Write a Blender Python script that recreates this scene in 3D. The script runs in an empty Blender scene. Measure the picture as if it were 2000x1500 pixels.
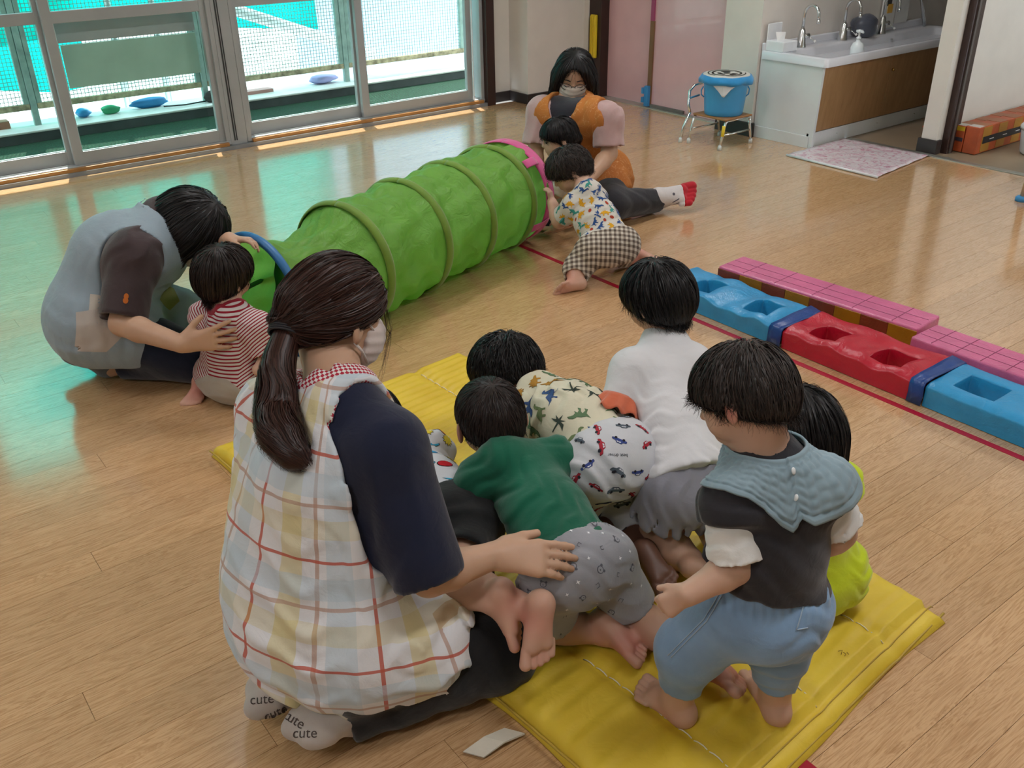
import bpy, bmesh, math, random
import numpy as np
from mathutils import Vector, Matrix
from mathutils.bvhtree import BVHTree
from mathutils.geometry import tessellate_polygon

SC = bpy.context.scene
COL = SC.collection
random.seed(7); RNG = np.random.default_rng(7)

# ------------------------------------------------------------------ camera
FPX, PITCH, ROLL, YAW, CAMH = 1814.24, 0.490854, -0.0176643, 0.924334, 1.5
_cp, _sp = math.cos(PITCH), math.sin(PITCH)
FW = np.array([math.cos(YAW)*_cp, math.sin(YAW)*_cp, -_sp])
_r = np.array([math.sin(YAW), -math.cos(YAW), 0.0]); _u = np.cross(_r, FW)
RT = _r*math.cos(ROLL)+_u*math.sin(ROLL); UP = -_r*math.sin(ROLL)+_u*math.cos(ROLL)
CAM = np.array([0, 0, CAMH])
cd = bpy.data.cameras.new('camera'); cam = bpy.data.objects.new('camera', cd); COL.objects.link(cam)
cd.sensor_fit = 'HORIZONTAL'; cd.sensor_width = 36; cd.lens = FPX*36/2000; cd.clip_start = 0.05; cd.clip_end = 200
cam.matrix_world = Matrix(((RT[0], UP[0], -FW[0], CAM[0]), (RT[1], UP[1], -FW[1], CAM[1]), (RT[2], UP[2], -FW[2], CAM[2]), (0, 0, 0, 1)))
SC.camera = cam

# ------------------------------------------------------------------ sky, sun, ceiling lights, exposure
w = bpy.data.worlds.new('sky'); SC.world = w; w.use_nodes = True
bg = w.node_tree.nodes['Background']; bg.inputs[0].default_value = (0.78, 0.90, 1.0, 1); bg.inputs[1].default_value = 6.5
sd = bpy.data.lights.new('sun', 'SUN'); sun = bpy.data.objects.new('sun', sd); COL.objects.link(sun)
sd.energy = 12.0; sd.angle = math.radians(0.6); sd.color = (1, 0.95, 0.88)
_sv = Vector((-0.12, -0.40, -0.92)).normalized(); sun.rotation_euler = _sv.to_track_quat('-Z', 'Y').to_euler(); sun.location = (3, 9, 6)
SC.view_settings.view_transform = 'Standard'; SC.view_settings.look = 'None'
SC.view_settings.gamma = 1; SC.view_settings.use_curve_mapping = False
SC.view_settings.exposure = -0.03
CEIL_LIGHT = 21.0

def U(x, y, z=0.0):
    """point on the horizontal plane z seen at pixel x, y of the 2000x1500 frame"""
    d = FW+(x-1000)/FPX*RT-(y-750)/FPX*UP
    return CAM+d*(z-CAMH)/d[2]

def UD(x, y, dep):
    return CAM+(FW+(x-1000)/FPX*RT-(y-750)/FPX*UP)*dep

# ------------------------------------------------------------------ materials
def lin(c):
    if isinstance(c, str):
        c = tuple(int(c[i:i+2], 16)/255 for i in (0, 2, 4))
    return tuple((v/12.92 if v <= 0.04045 else ((v+0.055)/1.055)**2.4) for v in c)+(1.0,)

class NT:
    def __init__(s, name):
        s.m = bpy.data.materials.new(name); s.m.use_nodes = True
        s.t = s.m.node_tree; s.b = s.t.nodes['Principled BSDF']; s.out = s.t.nodes['Material Output']
    def n(s, typ, **kw):
        x = s.t.nodes.new(typ)
        for k, v in kw.items():
            if k.startswith('i_'):
                key = k[2:]
                key = int(key) if key.isdigit() else key.replace('_', ' ')
                x.inputs[key].default_value = v
            else: setattr(x, k, v)
        return x
    def l(s, a, b): s.t.links.new(a, b)
    def math(s, op, a, b=0.0, clamp=False):
        x = s.n('ShaderNodeMath', operation=op, use_clamp=clamp)
        for i, v in enumerate((a, b)):
            if isinstance(v, (int, float)): x.inputs[i].default_value = v
            else: s.l(v, x.inputs[i])
        return x.outputs[0]
    def mix(s, fac, a, b, mode='MIX'):
        x = s.n('ShaderNodeMix', data_type='RGBA', blend_type=mode)
        for i, v in ((0, fac), (6, a), (7, b)):
            if isinstance(v, (int, float)): x.inputs[i].default_value = v
            elif isinstance(v, tuple): x.inputs[i].default_value = v
            else: s.l(v, x.inputs[i])
        return x.outputs[2]
    def ramp(s, fac, stops, interp='LINEAR'):
        x = s.n('ShaderNodeValToRGB'); x.color_ramp.interpolation = interp
        e = x.color_ramp.elements
        while len(e) < len(stops): e.new(0.5)
        for i, (p, c) in enumerate(stops):
            e[i].position = p; e[i].color = c if len(c) == 4 else tuple(c)+(1,)
        s.l(fac, x.inputs[0]); return x.outputs[0]
    def base(s, v):
        if isinstance(v, tuple): s.b.inputs['Base Color'].default_value = v
        else: s.l(v, s.b.inputs['Base Color'])
    def setp(s, **kw):
        for k, v in kw.items():
            s.b.inputs[k.replace('_', ' ')].default_value = v
    def bump(s, h, strength=0.3, dist=0.002):
        x = s.n('ShaderNodeBump'); x.inputs['Strength'].default_value = strength; x.inputs['Distance'].default_value = dist
        s.l(h, x.inputs['Height']); s.l(x.outputs[0], s.b.inputs['Normal'])
    def noise(s, scale, vec=None, detail=3.0, rough=0.5, dist=0.0):
        x = s.n('ShaderNodeTexNoise'); x.inputs['Scale'].default_value = scale; x.inputs['Detail'].default_value = detail
        x.inputs['Roughness'].default_value = rough; x.inputs['Distortion'].default_value = dist
        if vec is not None: s.l(vec, x.inputs['Vector'])
        return x.outputs['Fac']
    def coord(s, kind='Object', scale=None, rot=None):
        c = s.n('ShaderNodeTexCoord').outputs[kind]
        if scale or rot:
            m = s.n('ShaderNodeMapping'); s.l(c, m.inputs[0])
            if scale: m.inputs['Scale'].default_value = scale
            if rot: m.inputs['Rotation'].default_value = rot
            c = m.outputs[0]
        return c

_MC = {}
def plain(name, col, rough=0.5, metal=0.0, var=0.06, bump=0.0, bscale=60, coat=0.0, spec=0.5, nscale=6, trans=0.0):
    if name in _MC: return _MC[name]
    t = NT(name); c = lin(col); co = t.coord()
    f = t.noise(nscale, co, 4)
    lo = tuple(v*(1-var*2.2) for v in c[:3])+(1,); hi = tuple(min(1, v*(1+var*2.2)) for v in c[:3])+(1,)
    t.base(t.ramp(f, [(0.25, lo), (0.75, hi)]))
    t.setp(Roughness=rough, Metallic=metal, Coat_Weight=coat, Specular_IOR_Level=spec)
    if bump: t.bump(t.noise(bscale, co, 3), bump, 0.003)
    _MC[name] = t.m; return t.m

def fabric(name, col, rough=0.85, var=0.07, wr=0.35, weave=900, sheen=0.25):
    if name in _MC: return _MC[name]
    t = NT(name); c = lin(col); co = t.coord()
    f = t.noise(9, co, 4)
    lo = tuple(v*(1-var*2) for v in c[:3])+(1,); hi = tuple(min(1, v*(1+var*2)) for v in c[:3])+(1,)
    t.base(t.ramp(f, [(0.25, lo), (0.75, hi)])); t.setp(Roughness=rough, Sheen_Weight=sheen, Specular_IOR_Level=0.25)
    h = t.math('ADD', t.noise(26, co, 3, 0.55, 0.6), t.math('MULTIPLY', t.noise(weave, co, 1), 0.08))
    t.bump(h, wr, 0.006); _MC[name] = t.m; return t.m

def emit(name, col, strength):
    t = NT(name); e = t.n('ShaderNodeEmission'); e.inputs[0].default_value = lin(col); e.inputs[1].default_value = strength
    t.l(e.outputs[0], t.out.inputs[0]); return t.m

# ------------------------------------------------------------------ mesh helpers
def tagk(o, label=None, cat=None, group=None, kind=None):
    if label: o['label'] = label
    if cat: o['category'] = cat
    if group: o['group'] = group
    if kind: o['kind'] = kind
    return o

def empty(name, loc, label=None, cat=None, group=None, kind=None, rz=0.0):
    o = bpy.data.objects.new(name, None); COL.objects.link(o); o.empty_display_size = 0.05
    o.location = tuple(loc); o.rotation_euler = (0, 0, rz)
    return tagk(o, label, cat, group, kind)

def link(name, me, mat=None, parent=None, loc=None):
    o = bpy.data.objects.new(name, me); COL.objects.link(o)
    if mat is not None and not me.materials: me.materials.append(mat)
    if parent is not None:
        o.parent = parent                       # parts are modelled in world coordinates
        if parent.type == 'EMPTY' and loc is None: o.matrix_parent_inverse = Matrix.Translation(-Vector(parent.location))
    if loc is not None: o.location = tuple(loc)
    return o

def pyd(name, v, f, mat=None, parent=None, smooth=False, loc=None, sharp=None):
    me = bpy.data.meshes.new(name); me.from_pydata([tuple(map(float, p)) for p in v], [], [tuple(map(int, q)) for q in f]); me.update()
    if smooth: me.shade_smooth()
    return link(name, me, mat, parent, loc)

def bm_obj(name, bm, mat=None, parent=None, smooth=False, loc=None, bev=0.0, seg=2):
    if bev: bmesh.ops.bevel(bm, geom=bm.edges[:], offset=bev, segments=seg, affect='EDGES', profile=0.5)
    bmesh.ops.recalc_face_normals(bm, faces=bm.faces[:])
    me = bpy.data.meshes.new(name); bm.to_mesh(me); bm.free()
    if smooth: me.shade_smooth()
    return link(name, me, mat, parent, loc)

def bbox(bm, x0, x1, y0, y1, z0, z1):
    vs = [bm.verts.new(p) for p in ((x0,y0,z0),(x1,y0,z0),(x1,y1,z0),(x0,y1,z0),(x0,y0,z1),(x1,y0,z1),(x1,y1,z1),(x0,y1,z1))]
    for q in ((3,2,1,0),(4,5,6,7),(0,1,5,4),(1,2,6,5),(2,3,7,6),(3,0,4,7)): bm.faces.new([vs[i] for i in q])

def box(name, x0, x1, y0, y1, z0, z1, mat, parent=None, bev=0.0, seg=2, smooth=False):
    bm = bmesh.new(); bbox(bm, min(x0,x1), max(x0,x1), min(y0,y1), max(y0,y1), min(z0,z1), max(z0,z1))
    return bm_obj(name, bm, mat, parent, smooth, None, bev, seg)

def tube(bm, pts, r, seg=10, cap=True):
    pts = [Vector(p) for p in pts]; rs = r if isinstance(r, (list, tuple)) else [r]*len(pts)
    rings = []; nrm = None
    for i, p in enumerate(pts):
        t = (pts[min(i+1, len(pts)-1)]-pts[max(i-1, 0)]).normalized()
        if nrm is None:
            nrm = t.orthogonal().normalized()
        else:
            nrm = (nrm-t*nrm.dot(t)).normalized()
        b = t.cross(nrm)
        rings.append([bm.verts.new(p+(nrm*math.cos(a)+b*math.sin(a))*rs[i]) for a in [2*math.pi*k/seg for k in range(seg)]])
    for a, b in zip(rings, rings[1:]):
        for k in range(seg): bm.faces.new((a[k], a[(k+1) % seg], b[(k+1) % seg], b[k]))
    if cap:
        bm.faces.new(rings[0][::-1]); bm.faces.new(rings[-1])

def tube_obj(name, pts, r, mat, parent=None, seg=12, smooth=True):
    bm = bmesh.new(); tube(bm, pts, r, seg); return bm_obj(name, bm, mat, parent, smooth)

def lathe(bm, prof, seg=32, c=(0, 0, 0), close=False):
    rings = []
    for r, z in prof:
        rings.append([bm.verts.new((c[0]+r*math.cos(2*math.pi*k/seg), c[1]+r*math.sin(2*math.pi*k/seg), c[2]+z)) for k in range(seg)])
    for a, b in zip(rings, rings[1:]):
        for k in range(seg): bm.faces.new((a[k], a[(k+1) % seg], b[(k+1) % seg], b[k]))
    if close:
        bm.faces.new(rings[0][::-1]); bm.faces.new(rings[-1])

def lathe_obj(name, prof, mat, parent=None, c=(0, 0, 0), seg=32, close=True):
    bm = bmesh.new(); lathe(bm, prof, seg, c, close); return bm_obj(name, bm, mat, parent, True)

# ================================================================== THE ROOM
WHITE = plain('wall_paint', 'd9d3cb', 0.75, var=0.02, bump=0.08, bscale=220)
DARKBASE = plain('dark_baseboard', '2c2524', 0.45, var=0.05)
ALU = plain('aluminium', 'a3a6a7', 0.42, 0.2, var=0.03)
ALU2 = plain('aluminium_sill', 'a6a9aa', 0.45, 0.2, var=0.03)
WOODSTRIP = plain('sill_wood', 'a9763f', 0.4, var=0.08)
DARKFRAME = plain('dark_wood_frame', '33211c', 0.35, var=0.08)
PINK = plain('pink_door', 'd9aeb0', 0.18, var=0.02, coat=0.35)
YELLOWGUARD = plain('yellow_guard', 'e0c22a', 0.5, var=0.04)
VINYL = plain('grey_brown_vinyl', '8d7c66', 0.4, var=0.08, nscale=3)

def plank_mat(name, a, b, gl):
    t = NT(name); oi = t.n('ShaderNodeObjectInfo'); co = t.n('ShaderNodeTexCoord').outputs['Object']
    ad = t.n('ShaderNodeVectorMath', operation='ADD'); t.l(co, ad.inputs[0])
    cm = t.n('ShaderNodeCombineXYZ'); t.l(t.math('MULTIPLY', oi.outputs['Random'], 37.0), cm.inputs[0]); t.l(t.math('MULTIPLY', oi.outputs['Random'], 91.0), cm.inputs[1]); t.l(cm.outputs[0], ad.inputs[1])
    mp = t.n('ShaderNodeMapping'); mp.inputs['Scale'].default_value = (1.1, 13, 1); t.l(ad.outputs[0], mp.inputs[0])
    broad = t.noise(2.2, mp.outputs[0], 5, 0.6, 1.6)
    mp2 = t.n('ShaderNodeMapping'); mp2.inputs['Scale'].default_value = (6, 150, 1); t.l(ad.outputs[0], mp2.inputs[0])
    fine = t.noise(2.0, mp2.outputs[0], 3, 0.6, 0.3)
    rings = t.math('PINGPONG', t.math('MULTIPLY', broad, 9.0), 0.5)
    k = t.math('ADD', t.math('MULTIPLY', rings, 0.55), t.math('MULTIPLY', fine, 0.75))
    col = t.ramp(k, [(0.2, lin(b)), (0.62, lin(a))])
    val = t.math('ADD', t.math('MULTIPLY', oi.outputs['Random'], 0.14), 0.93)
    hsv = t.n('ShaderNodeHueSaturation'); t.l(col, hsv.inputs['Color']); t.l(val, hsv.inputs['Value']); t.base(hsv.outputs[0])
    big = t.noise(1.2, t.n('ShaderNodeTexCoord').outputs['Object'], 2)
    rr = t.math('ADD', t.math('MULTIPLY', fine, 0.10), gl); t.l(rr, t.b.inputs['Roughness'])
    t.setp(Specular_IOR_Level=0.95, Coat_Weight=0.7, Coat_Roughness=0.12, Coat_IOR=1.6)
    t.bump(k, 0.06, 0.001)
    return t.m
PLANK = plank_mat('wood_plank', 'cfa87d', 'a57a4e', 0.11)

floor = box('floor', -3.2, 5.5, -2.6, 6.02, -0.08, -0.004, plain('floor_joint', '8b6a48', 0.6)); floor['kind'] = 'structure'
PW, PL = 0.097, 1.8
def plank_mesh(x0, x1, y0, y1, name='plank'):
    bm = bmesh.new(); bbox(bm, x0, x1, y0, y1, -0.01, 0.0)
    me = bpy.data.meshes.new(name); bm.to_mesh(me); bm.free(); me.materials.append(PLANK); return me
_pm = plank_mesh(0, PL-0.0009, 0, PW-0.0009)
rest = bmesh.new(); npl = 0
row0 = 0.645-0.097*40
for r in range(int((6.02-row0)/PW)+1):
    y = row0+r*PW
    if y > 6.02-0.02 or y < -2.6: continue
    off = (r*0.617*PL) % PL; x = -3.2-PL+off
    while x < 5.5:
        x0, x1 = max(x, -3.2), min(x+PL, 5.5)
        if x1-x0 > 0.02:
            y1 = min(y+PW, 6.02)
            # is it in view?
            c = np.array([(x0+x1)/2, y+PW/2, 0])-CAM
            vis = False
            for xx in np.linspace(x0, x1, 7):
                q = np.array([xx, y+PW/2, 0])-CAM; dz = q@FW
                if dz > 0.3 and abs(q@RT)/dz < 0.57 and abs(q@UP)/dz < 0.43: vis = True
            full = x0 == x and x1 == x+PL and y1 == y+PW
            if vis and npl < 298:
                me = _pm if full else plank_mesh(0, x1-x0-0.0009, 0, y1-y-0.0009)
                o = bpy.data.objects.new('plank', me); COL.objects.link(o); o.parent = floor; o.location = (x0, y, 0); npl += 1
            else:
                bbox(rest, x0, x1-0.0009, y, y1-0.0009, -0.01, 0.0)
        x += PL
o = bm_obj('plank_field', rest, PLANK, floor); o['kind'] = 'stuff'

# floor of the washing corner and the room beside it, metal threshold
f2 = box('floor_vinyl', 5.52, 9.0, 0.5, 4.05, -0.06, -0.002, VINYL); f2['kind'] = 'structure'
box('threshold_strip', 5.485, 5.535, 0.5, 3.56, -0.006, 0.006, plain('threshold_metal', 'a3a29a', 0.35, 0.7), f2, 0.002)

ceiling = box('ceiling', -3.3, 9.2, -2.7, 6.4, 2.6, 2.7, plain('ceiling_white', 'dedbd4', 0.85, var=0.01)); ceiling['kind'] = 'structure'
def wall(n, *a, m=None):
    o = box(n, *a, m or WHITE); o['kind'] = 'structure'; return o
wall('wall_left', -3.3, -3.2, -2.7, 6.4, -0.08, 2.6)
wall('wall_front', -3.2, 9.2, -2.7, -2.6, -0.08, 2.6)
wall('wall_right', 9.1, 9.2, -2.6, 6.4, -0.08, 2.6)
wall('wall_window_header', -3.2, 4.42, 6.05, 6.4, 2.05, 2.6)
wall('wall_window_corner', 4.42, 4.62, 6.08, 6.4, -0.05, 2.6)
wall('wall_column', 4.62, 5.19, 5.85, 6.4, -0.05, 2.6)
wall('wall_door_reveal', 5.19, 5.32, 5.80, 6.4, -0.05, 2.6)
wall('wall_back_upper', 5.22, 5.42, 4.30, 5.82, 2.0, 2.6)
wall('wall_sink', 5.08, 9.1, 4.03, 4.33, -0.05, 2.6)
wall('wall_partition', 5.56, 9.1, 2.985, 3.085, -0.05, 2.6)
wall('wall_side', 7.6, 7.7, 0.5, 2.985, -0.05, 2.6)
wall('wall_opening_header', 5.5, 5.62, 0.5, 4.03, 2.05, 2.6)
wall('wall_back_right', 5.5, 5.62, -2.6, 0.6, -0.05, 2.6)

def base(n, *a):
    o = box(n, *a, DARKBASE, None, 0.002); o['kind'] = 'structure'; return o
base('baseboard_corner', 4.42, 4.605, 6.062, 6.08, 0.0, 0.075)
base('baseboard_column', 4.605, 4.62, 5.835, 6.08, 0.0, 0.075)
base('baseboard_column_front', 4.62, 5.19, 5.835, 5.85, 0.0, 0.075)
base('baseboard_sink_wall', 5.065, 5.08, 4.0, 4.33, 0.0, 0.09)
base('baseboard_sink_wall_side', 5.08, 5.095, 4.015, 4.03, 0.0, 0.09)
base('baseboard_partition', 5.545, 5.60, 2.97, 3.10, 0.0, 0.085)

# dark frames
o = box('trim_window_end', 4.345, 4.42, 6.0, 6.12, -0.02, 2.1, DARKFRAME, None, 0.003); o['kind'] = 'structure'
o = box('trim_door_frame', 5.20, 5.34, 5.665, 5.82, -0.02, 2.1, DARKFRAME, None, 0.004); o['kind'] = 'structure'
tr = box('trim_opening_frame', 5.625, 5.70, 2.94, 2.985, -0.02, 2.1, DARKFRAME, None, 0.004); tr['kind'] = 'structure'
box('frame_groove', 5.648, 5.668, 2.932, 2.941, 0.0, 2.1, plain('frame_groove_grey', '565150', 0.3), tr)
box('frame_stop', 5.70, 5.76, 2.955, 2.985, -0.02, 2.1, DARKFRAME, tr, 0.003)

# pink sliding doors
d1 = box('door_1', 5.285, 5.315, 5.15, 5.68, 0.006, 2.0, PINK, None, 0.003); d1['kind'] = 'structure'
d2 = box('door_2', 5.245, 5.275, 4.31, 5.16, 0.006, 2.0, PINK, None, 0.003); d2['kind'] = 'structure'
BROWNSTRIP = plain('brown_edge_strip', '7c5a3c', 0.5); BLUETAPE = plain('blue_foam', '3b87bd', 0.6)
box('edge_strip', 5.232, 5.246, 5.125, 5.165, 0.02, 0.62, BROWNSTRIP, d2, 0.002)
box('edge_strip_upper', 5.232, 5.246, 5.13, 5.165, 0.62, 1.6, plain('magenta_strip', 'a5486e', 0.5), d2, 0.002)
g = box('finger_guard', 5.205, 5.235, 5.13, 5.17, 0.01, 0.16, BLUETAPE, d2, 0.004)
box('guard_tab', 5.2, 5.235, 5.17, 5.195, 0.10, 0.145, BLUETAPE, g, 0.003); box('guard_tab', 5.2, 5.235, 5.17, 5.195, 0.035, 0.075, BLUETAPE, g, 0.003)
box('kick_rail', 5.225, 5.245, 4.78, 5.12, 0.004, 0.028, plain('grey_rail', '6a6560', 0.5), d2, 0.002)
o = box('trim_door_track', 5.20, 5.30, 4.31, 5.68, -0.003, 0.005, plain('track_metal', 'b9b4ab', 0.35, 0.6)); o['kind'] = 'structure'
e = box('edge_rubber', 5.236, 5.25, 4.325, 4.345, 0.02, 2.0, plain('dark_rubber', '4d463f', 0.6), d2)
o = box('trim_corner_guard', 5.175, 5.20, 5.70, 5.765, 0.30, 0.62, YELLOWGUARD, None, 0.008, 3); o['kind'] = 'structure'
for k in range(3): box('guard_ridge', 5.170, 5.178, 5.710+k*0.019, 5.722+k*0.019, 0.31, 0.61, YELLOWGUARD, o, 0.002)
o = box('trim_corner_guard_door', 5.225, 5.245, 4.325, 4.352, 0.24, 0.50, YELLOWGUARD, None, 0.006, 3); o['kind'] = 'structure'

# ------------------------------------------------------------------ windows
def glass_mat():
    t = NT('window_glass'); tr = t.n('ShaderNodeBsdfTransparent'); tr.inputs[0].default_value = (0.93, 0.97, 0.96, 1)
    gl = t.n('ShaderNodeBsdfGlossy'); gl.inputs['Roughness'].default_value = 0.02
    lw = t.n('ShaderNodeLayerWeight'); lw.inputs['Blend'].default_value = 0.5; fr = t.math('MULTIPLY', t.math('POWER', lw.outputs['Facing'], 4.0), 0.35)
    mx = t.n('ShaderNodeMixShader'); t.l(fr, mx.inputs[0]); t.l(tr.outputs[0], mx.inputs[1]); t.l(gl.outputs[0], mx.inputs[2]); t.l(mx.outputs[0], t.out.inputs[0])
    return t.m
GLASS = glass_mat()
GASKET = plain('gasket_pale', 'b9d6d2', 0.5)
def sash(win, gx0, gx1, yo, zb=0.125):
    """one sliding sash: stiles, bottom and middle rails, two panes"""
    s = box('sash', gx0-0.062, gx0-0.004, yo-0.018, yo+0.018, 0.05, 2.0, ALU, win, 0.003)
    def pt(n, *a, m=ALU, b=0.003): box(n, *a, m, s, b)
    pt('stile', gx1+0.004, gx1+0.052, yo-0.018, yo+0.018, 0.05, 2.0)
    pt('bottom_rail', gx0-0.01, gx1+0.01, yo-0.016, yo+0.016, 0.052, zb)
    pt('middle_rail', gx0-0.01, gx1+0.01, yo-0.016, yo+0.016, 0.855, 0.92)
    pt('top_rail', gx0-0.01, gx1+0.01, yo-0.016, yo+0.016, 1.95, 2.0)
    pt('glass_pane', gx0-0.006, gx1+0.006, yo-0.002, yo+0.002, zb-0.004, 0.858, m=GLASS, b=0)
    pt('glass_pane', gx0-0.006, gx1+0.006, yo-0.002, yo+0.002, 0.917, 1.955, m=GLASS, b=0)
    pt('gasket', gx0-0.006, gx0, yo-0.006, yo+0.006, zb, 0.855, m=GASKET, b=0); pt('gasket', gx0, gx1, yo-0.006, yo+0.006, zb, zb+0.005, m=GASKET, b=0)
    return s
def window(name, x0, x1, panes):
    w_ = box(name, x0, x1, 6.04, 6.16, 0.028, 0.052, ALU2, None, 0.002); w_['kind'] = 'structure'
    box('frame_jamb', x0, x0+0.03, 6.045, 6.16, 0.05, 2.05, ALU, w_, 0.003); box('frame_jamb', x1-0.03, x1, 6.045, 6.16, 0.05, 2.05, ALU, w_, 0.003)
    box('frame_head', x0, x1, 6.045, 6.16, 2.0, 2.05, ALU, w_, 0.003)
    box('sill_strip', x0+0.03, x1-0.02, 6.022, 6.045, 0.02, 0.046, WOODSTRIP, w_, 0.003)
    box('track_rib', x0+0.03, x1-0.03, 6.075, 6.079, 0.05, 0.058, ALU, w_); box('track_rib', x0+0.03, x1-0.03, 6.125, 6.129, 0.05, 0.058, ALU, w_)
    for i, (a, b) in enumerate(panes): sash(w_, a, b, 6.128 if i % 2 == 0 else 6.082, 0.127 if i % 2 else 0.132)
    return w_
window('window_1', 0.40, 2.27, [(0.46, 1.262), (1.352, 2.200)])
window('window_2', 2.385, 4.345, [(2.462, 3.268), (3.345, 4.197)])
window('window_unseen', -1.58, 0.29, [(-1.52, -0.72), (-0.63, 0.22)])  # out-of-view copy of the left window, added to let in more daylight
for a, b, n in ((2.27, 2.385, 1), (0.29, 0.40, 2), (-3.2, -1.58, 3)):
    o = box('trim_mullion_%d' % n, a, b, 6.045, 6.2, -0.02, 2.06, ALU if n < 3 else WHITE, None, 0.004); o['kind'] = 'structure'
    if n == 1:
        box('mullion_groove', a+0.025, a+0.032, 6.04, 6.046, 0.05, 2.05, plain('gasket_black', '26282a', 0.5), o); box('mullion_groove', a+0.04, a+0.045, 6.04, 6.046, 0.05, 2.05, plain('gasket_black', '26282a', 0.5), o)
o = box('trim_sill_base', -3.2, 4.35, 6.008, 6.20, -0.05, 0.024, plain('sill_grey', '86888a', 0.5, 0.2)); o['kind'] = 'structure'
o = box('trim_curtain_cord', 4.232, 4.238, 6.03, 6.036, 0.05, 1.6, plain('cord_white', 'dfe3e5', 0.6)); o['kind'] = 'structure'

# ------------------------------------------------------------------ outside: balcony, parapet, fence, nets
TURF = NT('green_turf'); _co = TURF.coord(); TURF.base(TURF.ramp(TURF.noise(70, _co, 4), [(0.3, lin('062416')), (0.7, lin('12492c'))])); TURF.setp(Roughness=0.9); TURF.bump(TURF.noise(180, _co, 2), 0.7, 0.01); TURF = TURF.m
g = box('ground_balcony', -4.5, 6.5, 6.2, 7.30, -0.10, -0.03, TURF); g['kind'] = 'structure'
par = box('wall_parapet', -4.5, 6.5, 7.27, 7.62, -0.10, 0.035, plain('dark_concrete', '4b5152', 0.8, var=0.15)); par['kind'] = 'structure'
box('parapet_cap', -4.5, 6.5, 7.262, 7.64, 0.035, 0.05, plain('white_ledge', 'd8dad6', 0.6, var=0.08), par, 0.004)
sun_limit = box('sun_limit_eave', -4.5, 6.5, 6.4, 6.98, 2.5, 2.6, WHITE); sun_limit['kind'] = 'structure'  # unseen slab added outside, its depth set to limit the sun strip indoors
gnd = box('ground_yard', -30, 40, 7.7, 60, -1.3, -1.2, plain('pale_yard', '7f8b87', 0.9, var=0.3, nscale=2.2)); gnd['kind'] = 'structure'
FENCE = plain('fence_green_grey', '8fa8a0', 0.55, var=0.12, nscale=14); WIRE = plain('fence_wire', '7f978f', 0.6, 0.0)
RUST = plain('rusty_rail', 'a5997c', 0.75, var=0.3, nscale=22)
fx = [-2.35, -1.1, 0.15, 1.40, 2.65, 3.90, 5.15]
for i, x in enumerate(fx[:-1]):
    nm = ['by the edge of the net', 'under the green net', 'left of the board-covered window', 'behind the board-covered window', 'behind the open left pane', 'behind the right sliding pane'][i]
    fp = empty('fence_panel', (x+0.6, 7.45, 0.05), 'pale green wire mesh fence panel '+nm, 'fence', 'wire mesh fence panels on the parapet')
    y = 7.45; x0, x1 = x+0.025, x+1.225
    box('bottom_rail', x0, x1, y-0.02, y+0.02, 0.16, 0.20, RUST, fp, 0.003); box('top_rail', x0, x1, y-0.02, y+0.02, 1.7, 1.74, FENCE, fp, 0.003)
    box('frame_stile', x0, x0+0.035, y-0.018, y+0.018, 0.2, 1.7, FENCE, fp, 0.003); box('frame_stile', x1-0.035, x1, y-0.018, y+0.018, 0.2, 1.7, FENCE, fp, 0.003)
    box('post', x-0.022, x+0.022, y-0.022, y+0.022, 0.045, 1.8, FENCE, fp, 0.004)
    bm = bmesh.new()
    for k in range(1, 46): bbox(bm, x0+k*0.0261-0.0018, x0+k*0.0261+0.0018, y-0.0025, y, 0.2, 1.7)
    for k in range(1, 58): bbox(bm, x0, x1, y, y+0.0025, 0.2+k*0.0261-0.0018, 0.2+k*0.0261+0.0018)
    o = bm_obj('wire_mesh', bm, WIRE, fp); o['kind'] = 'stuff'

def wavy_sheet(name, x0, x1, y, z0, z1, mat, amp=0.05, nx=60, nz=24, seed=0, drop=0.0):
    v = []; f = []
    for j in range(nz+1):
        for i in range(nx+1):
            s = i/nx; t = j/nz; x = x0+(x1-x0)*s
            dy = amp*(math.sin(s*19+seed)+0.6*math.sin(s*41+t*3+seed*2)+0.7*math.sin(t*9+s*7))
            zb = z0+0.10*math.sin(s*9+seed)+drop*s
            v.append((x, y+dy, zb+(z1-zb)*t))
    for j in range(nz):
        for i in range(nx):
            a = j*(nx+1)+i; f.append((a, a+1, a+nx+2, a+nx+1))
    o = pyd(name, v, f, mat, None, True)
    m = o.modifiers.new('thickness', 'SOLIDIFY'); m.thickness = 0.004
    return o
def net_mat(name, col, tr=0.25):
    t = NT(name); c = lin(col); co = t.coord()
    d = t.n('ShaderNodeBsdfDiffuse'); tl = t.n('ShaderNodeBsdfTranslucent')
    cc = t.ramp(t.noise(5, co, 4), [(0.3, tuple(v*0.8 for v in c[:3])+(1,)), (0.7, c)])
    t.l(cc, d.inputs[0]); t.l(cc, tl.inputs[0])
    mx = t.n('ShaderNodeMixShader'); mx.inputs[0].default_value = 0.7; t.l(d.outputs[0], mx.inputs[1]); t.l(tl.outputs[0], mx.inputs[2])
    tp = t.n('ShaderNodeBsdfTransparent'); m2 = t.n('ShaderNodeMixShader'); m2.inputs[0].default_value = tr; t.l(mx.outputs[0], m2.inputs[1]); t.l(tp.outputs[0], m2.inputs[2]); t.l(m2.outputs[0], t.out.inputs[0])
    return t.m
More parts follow.
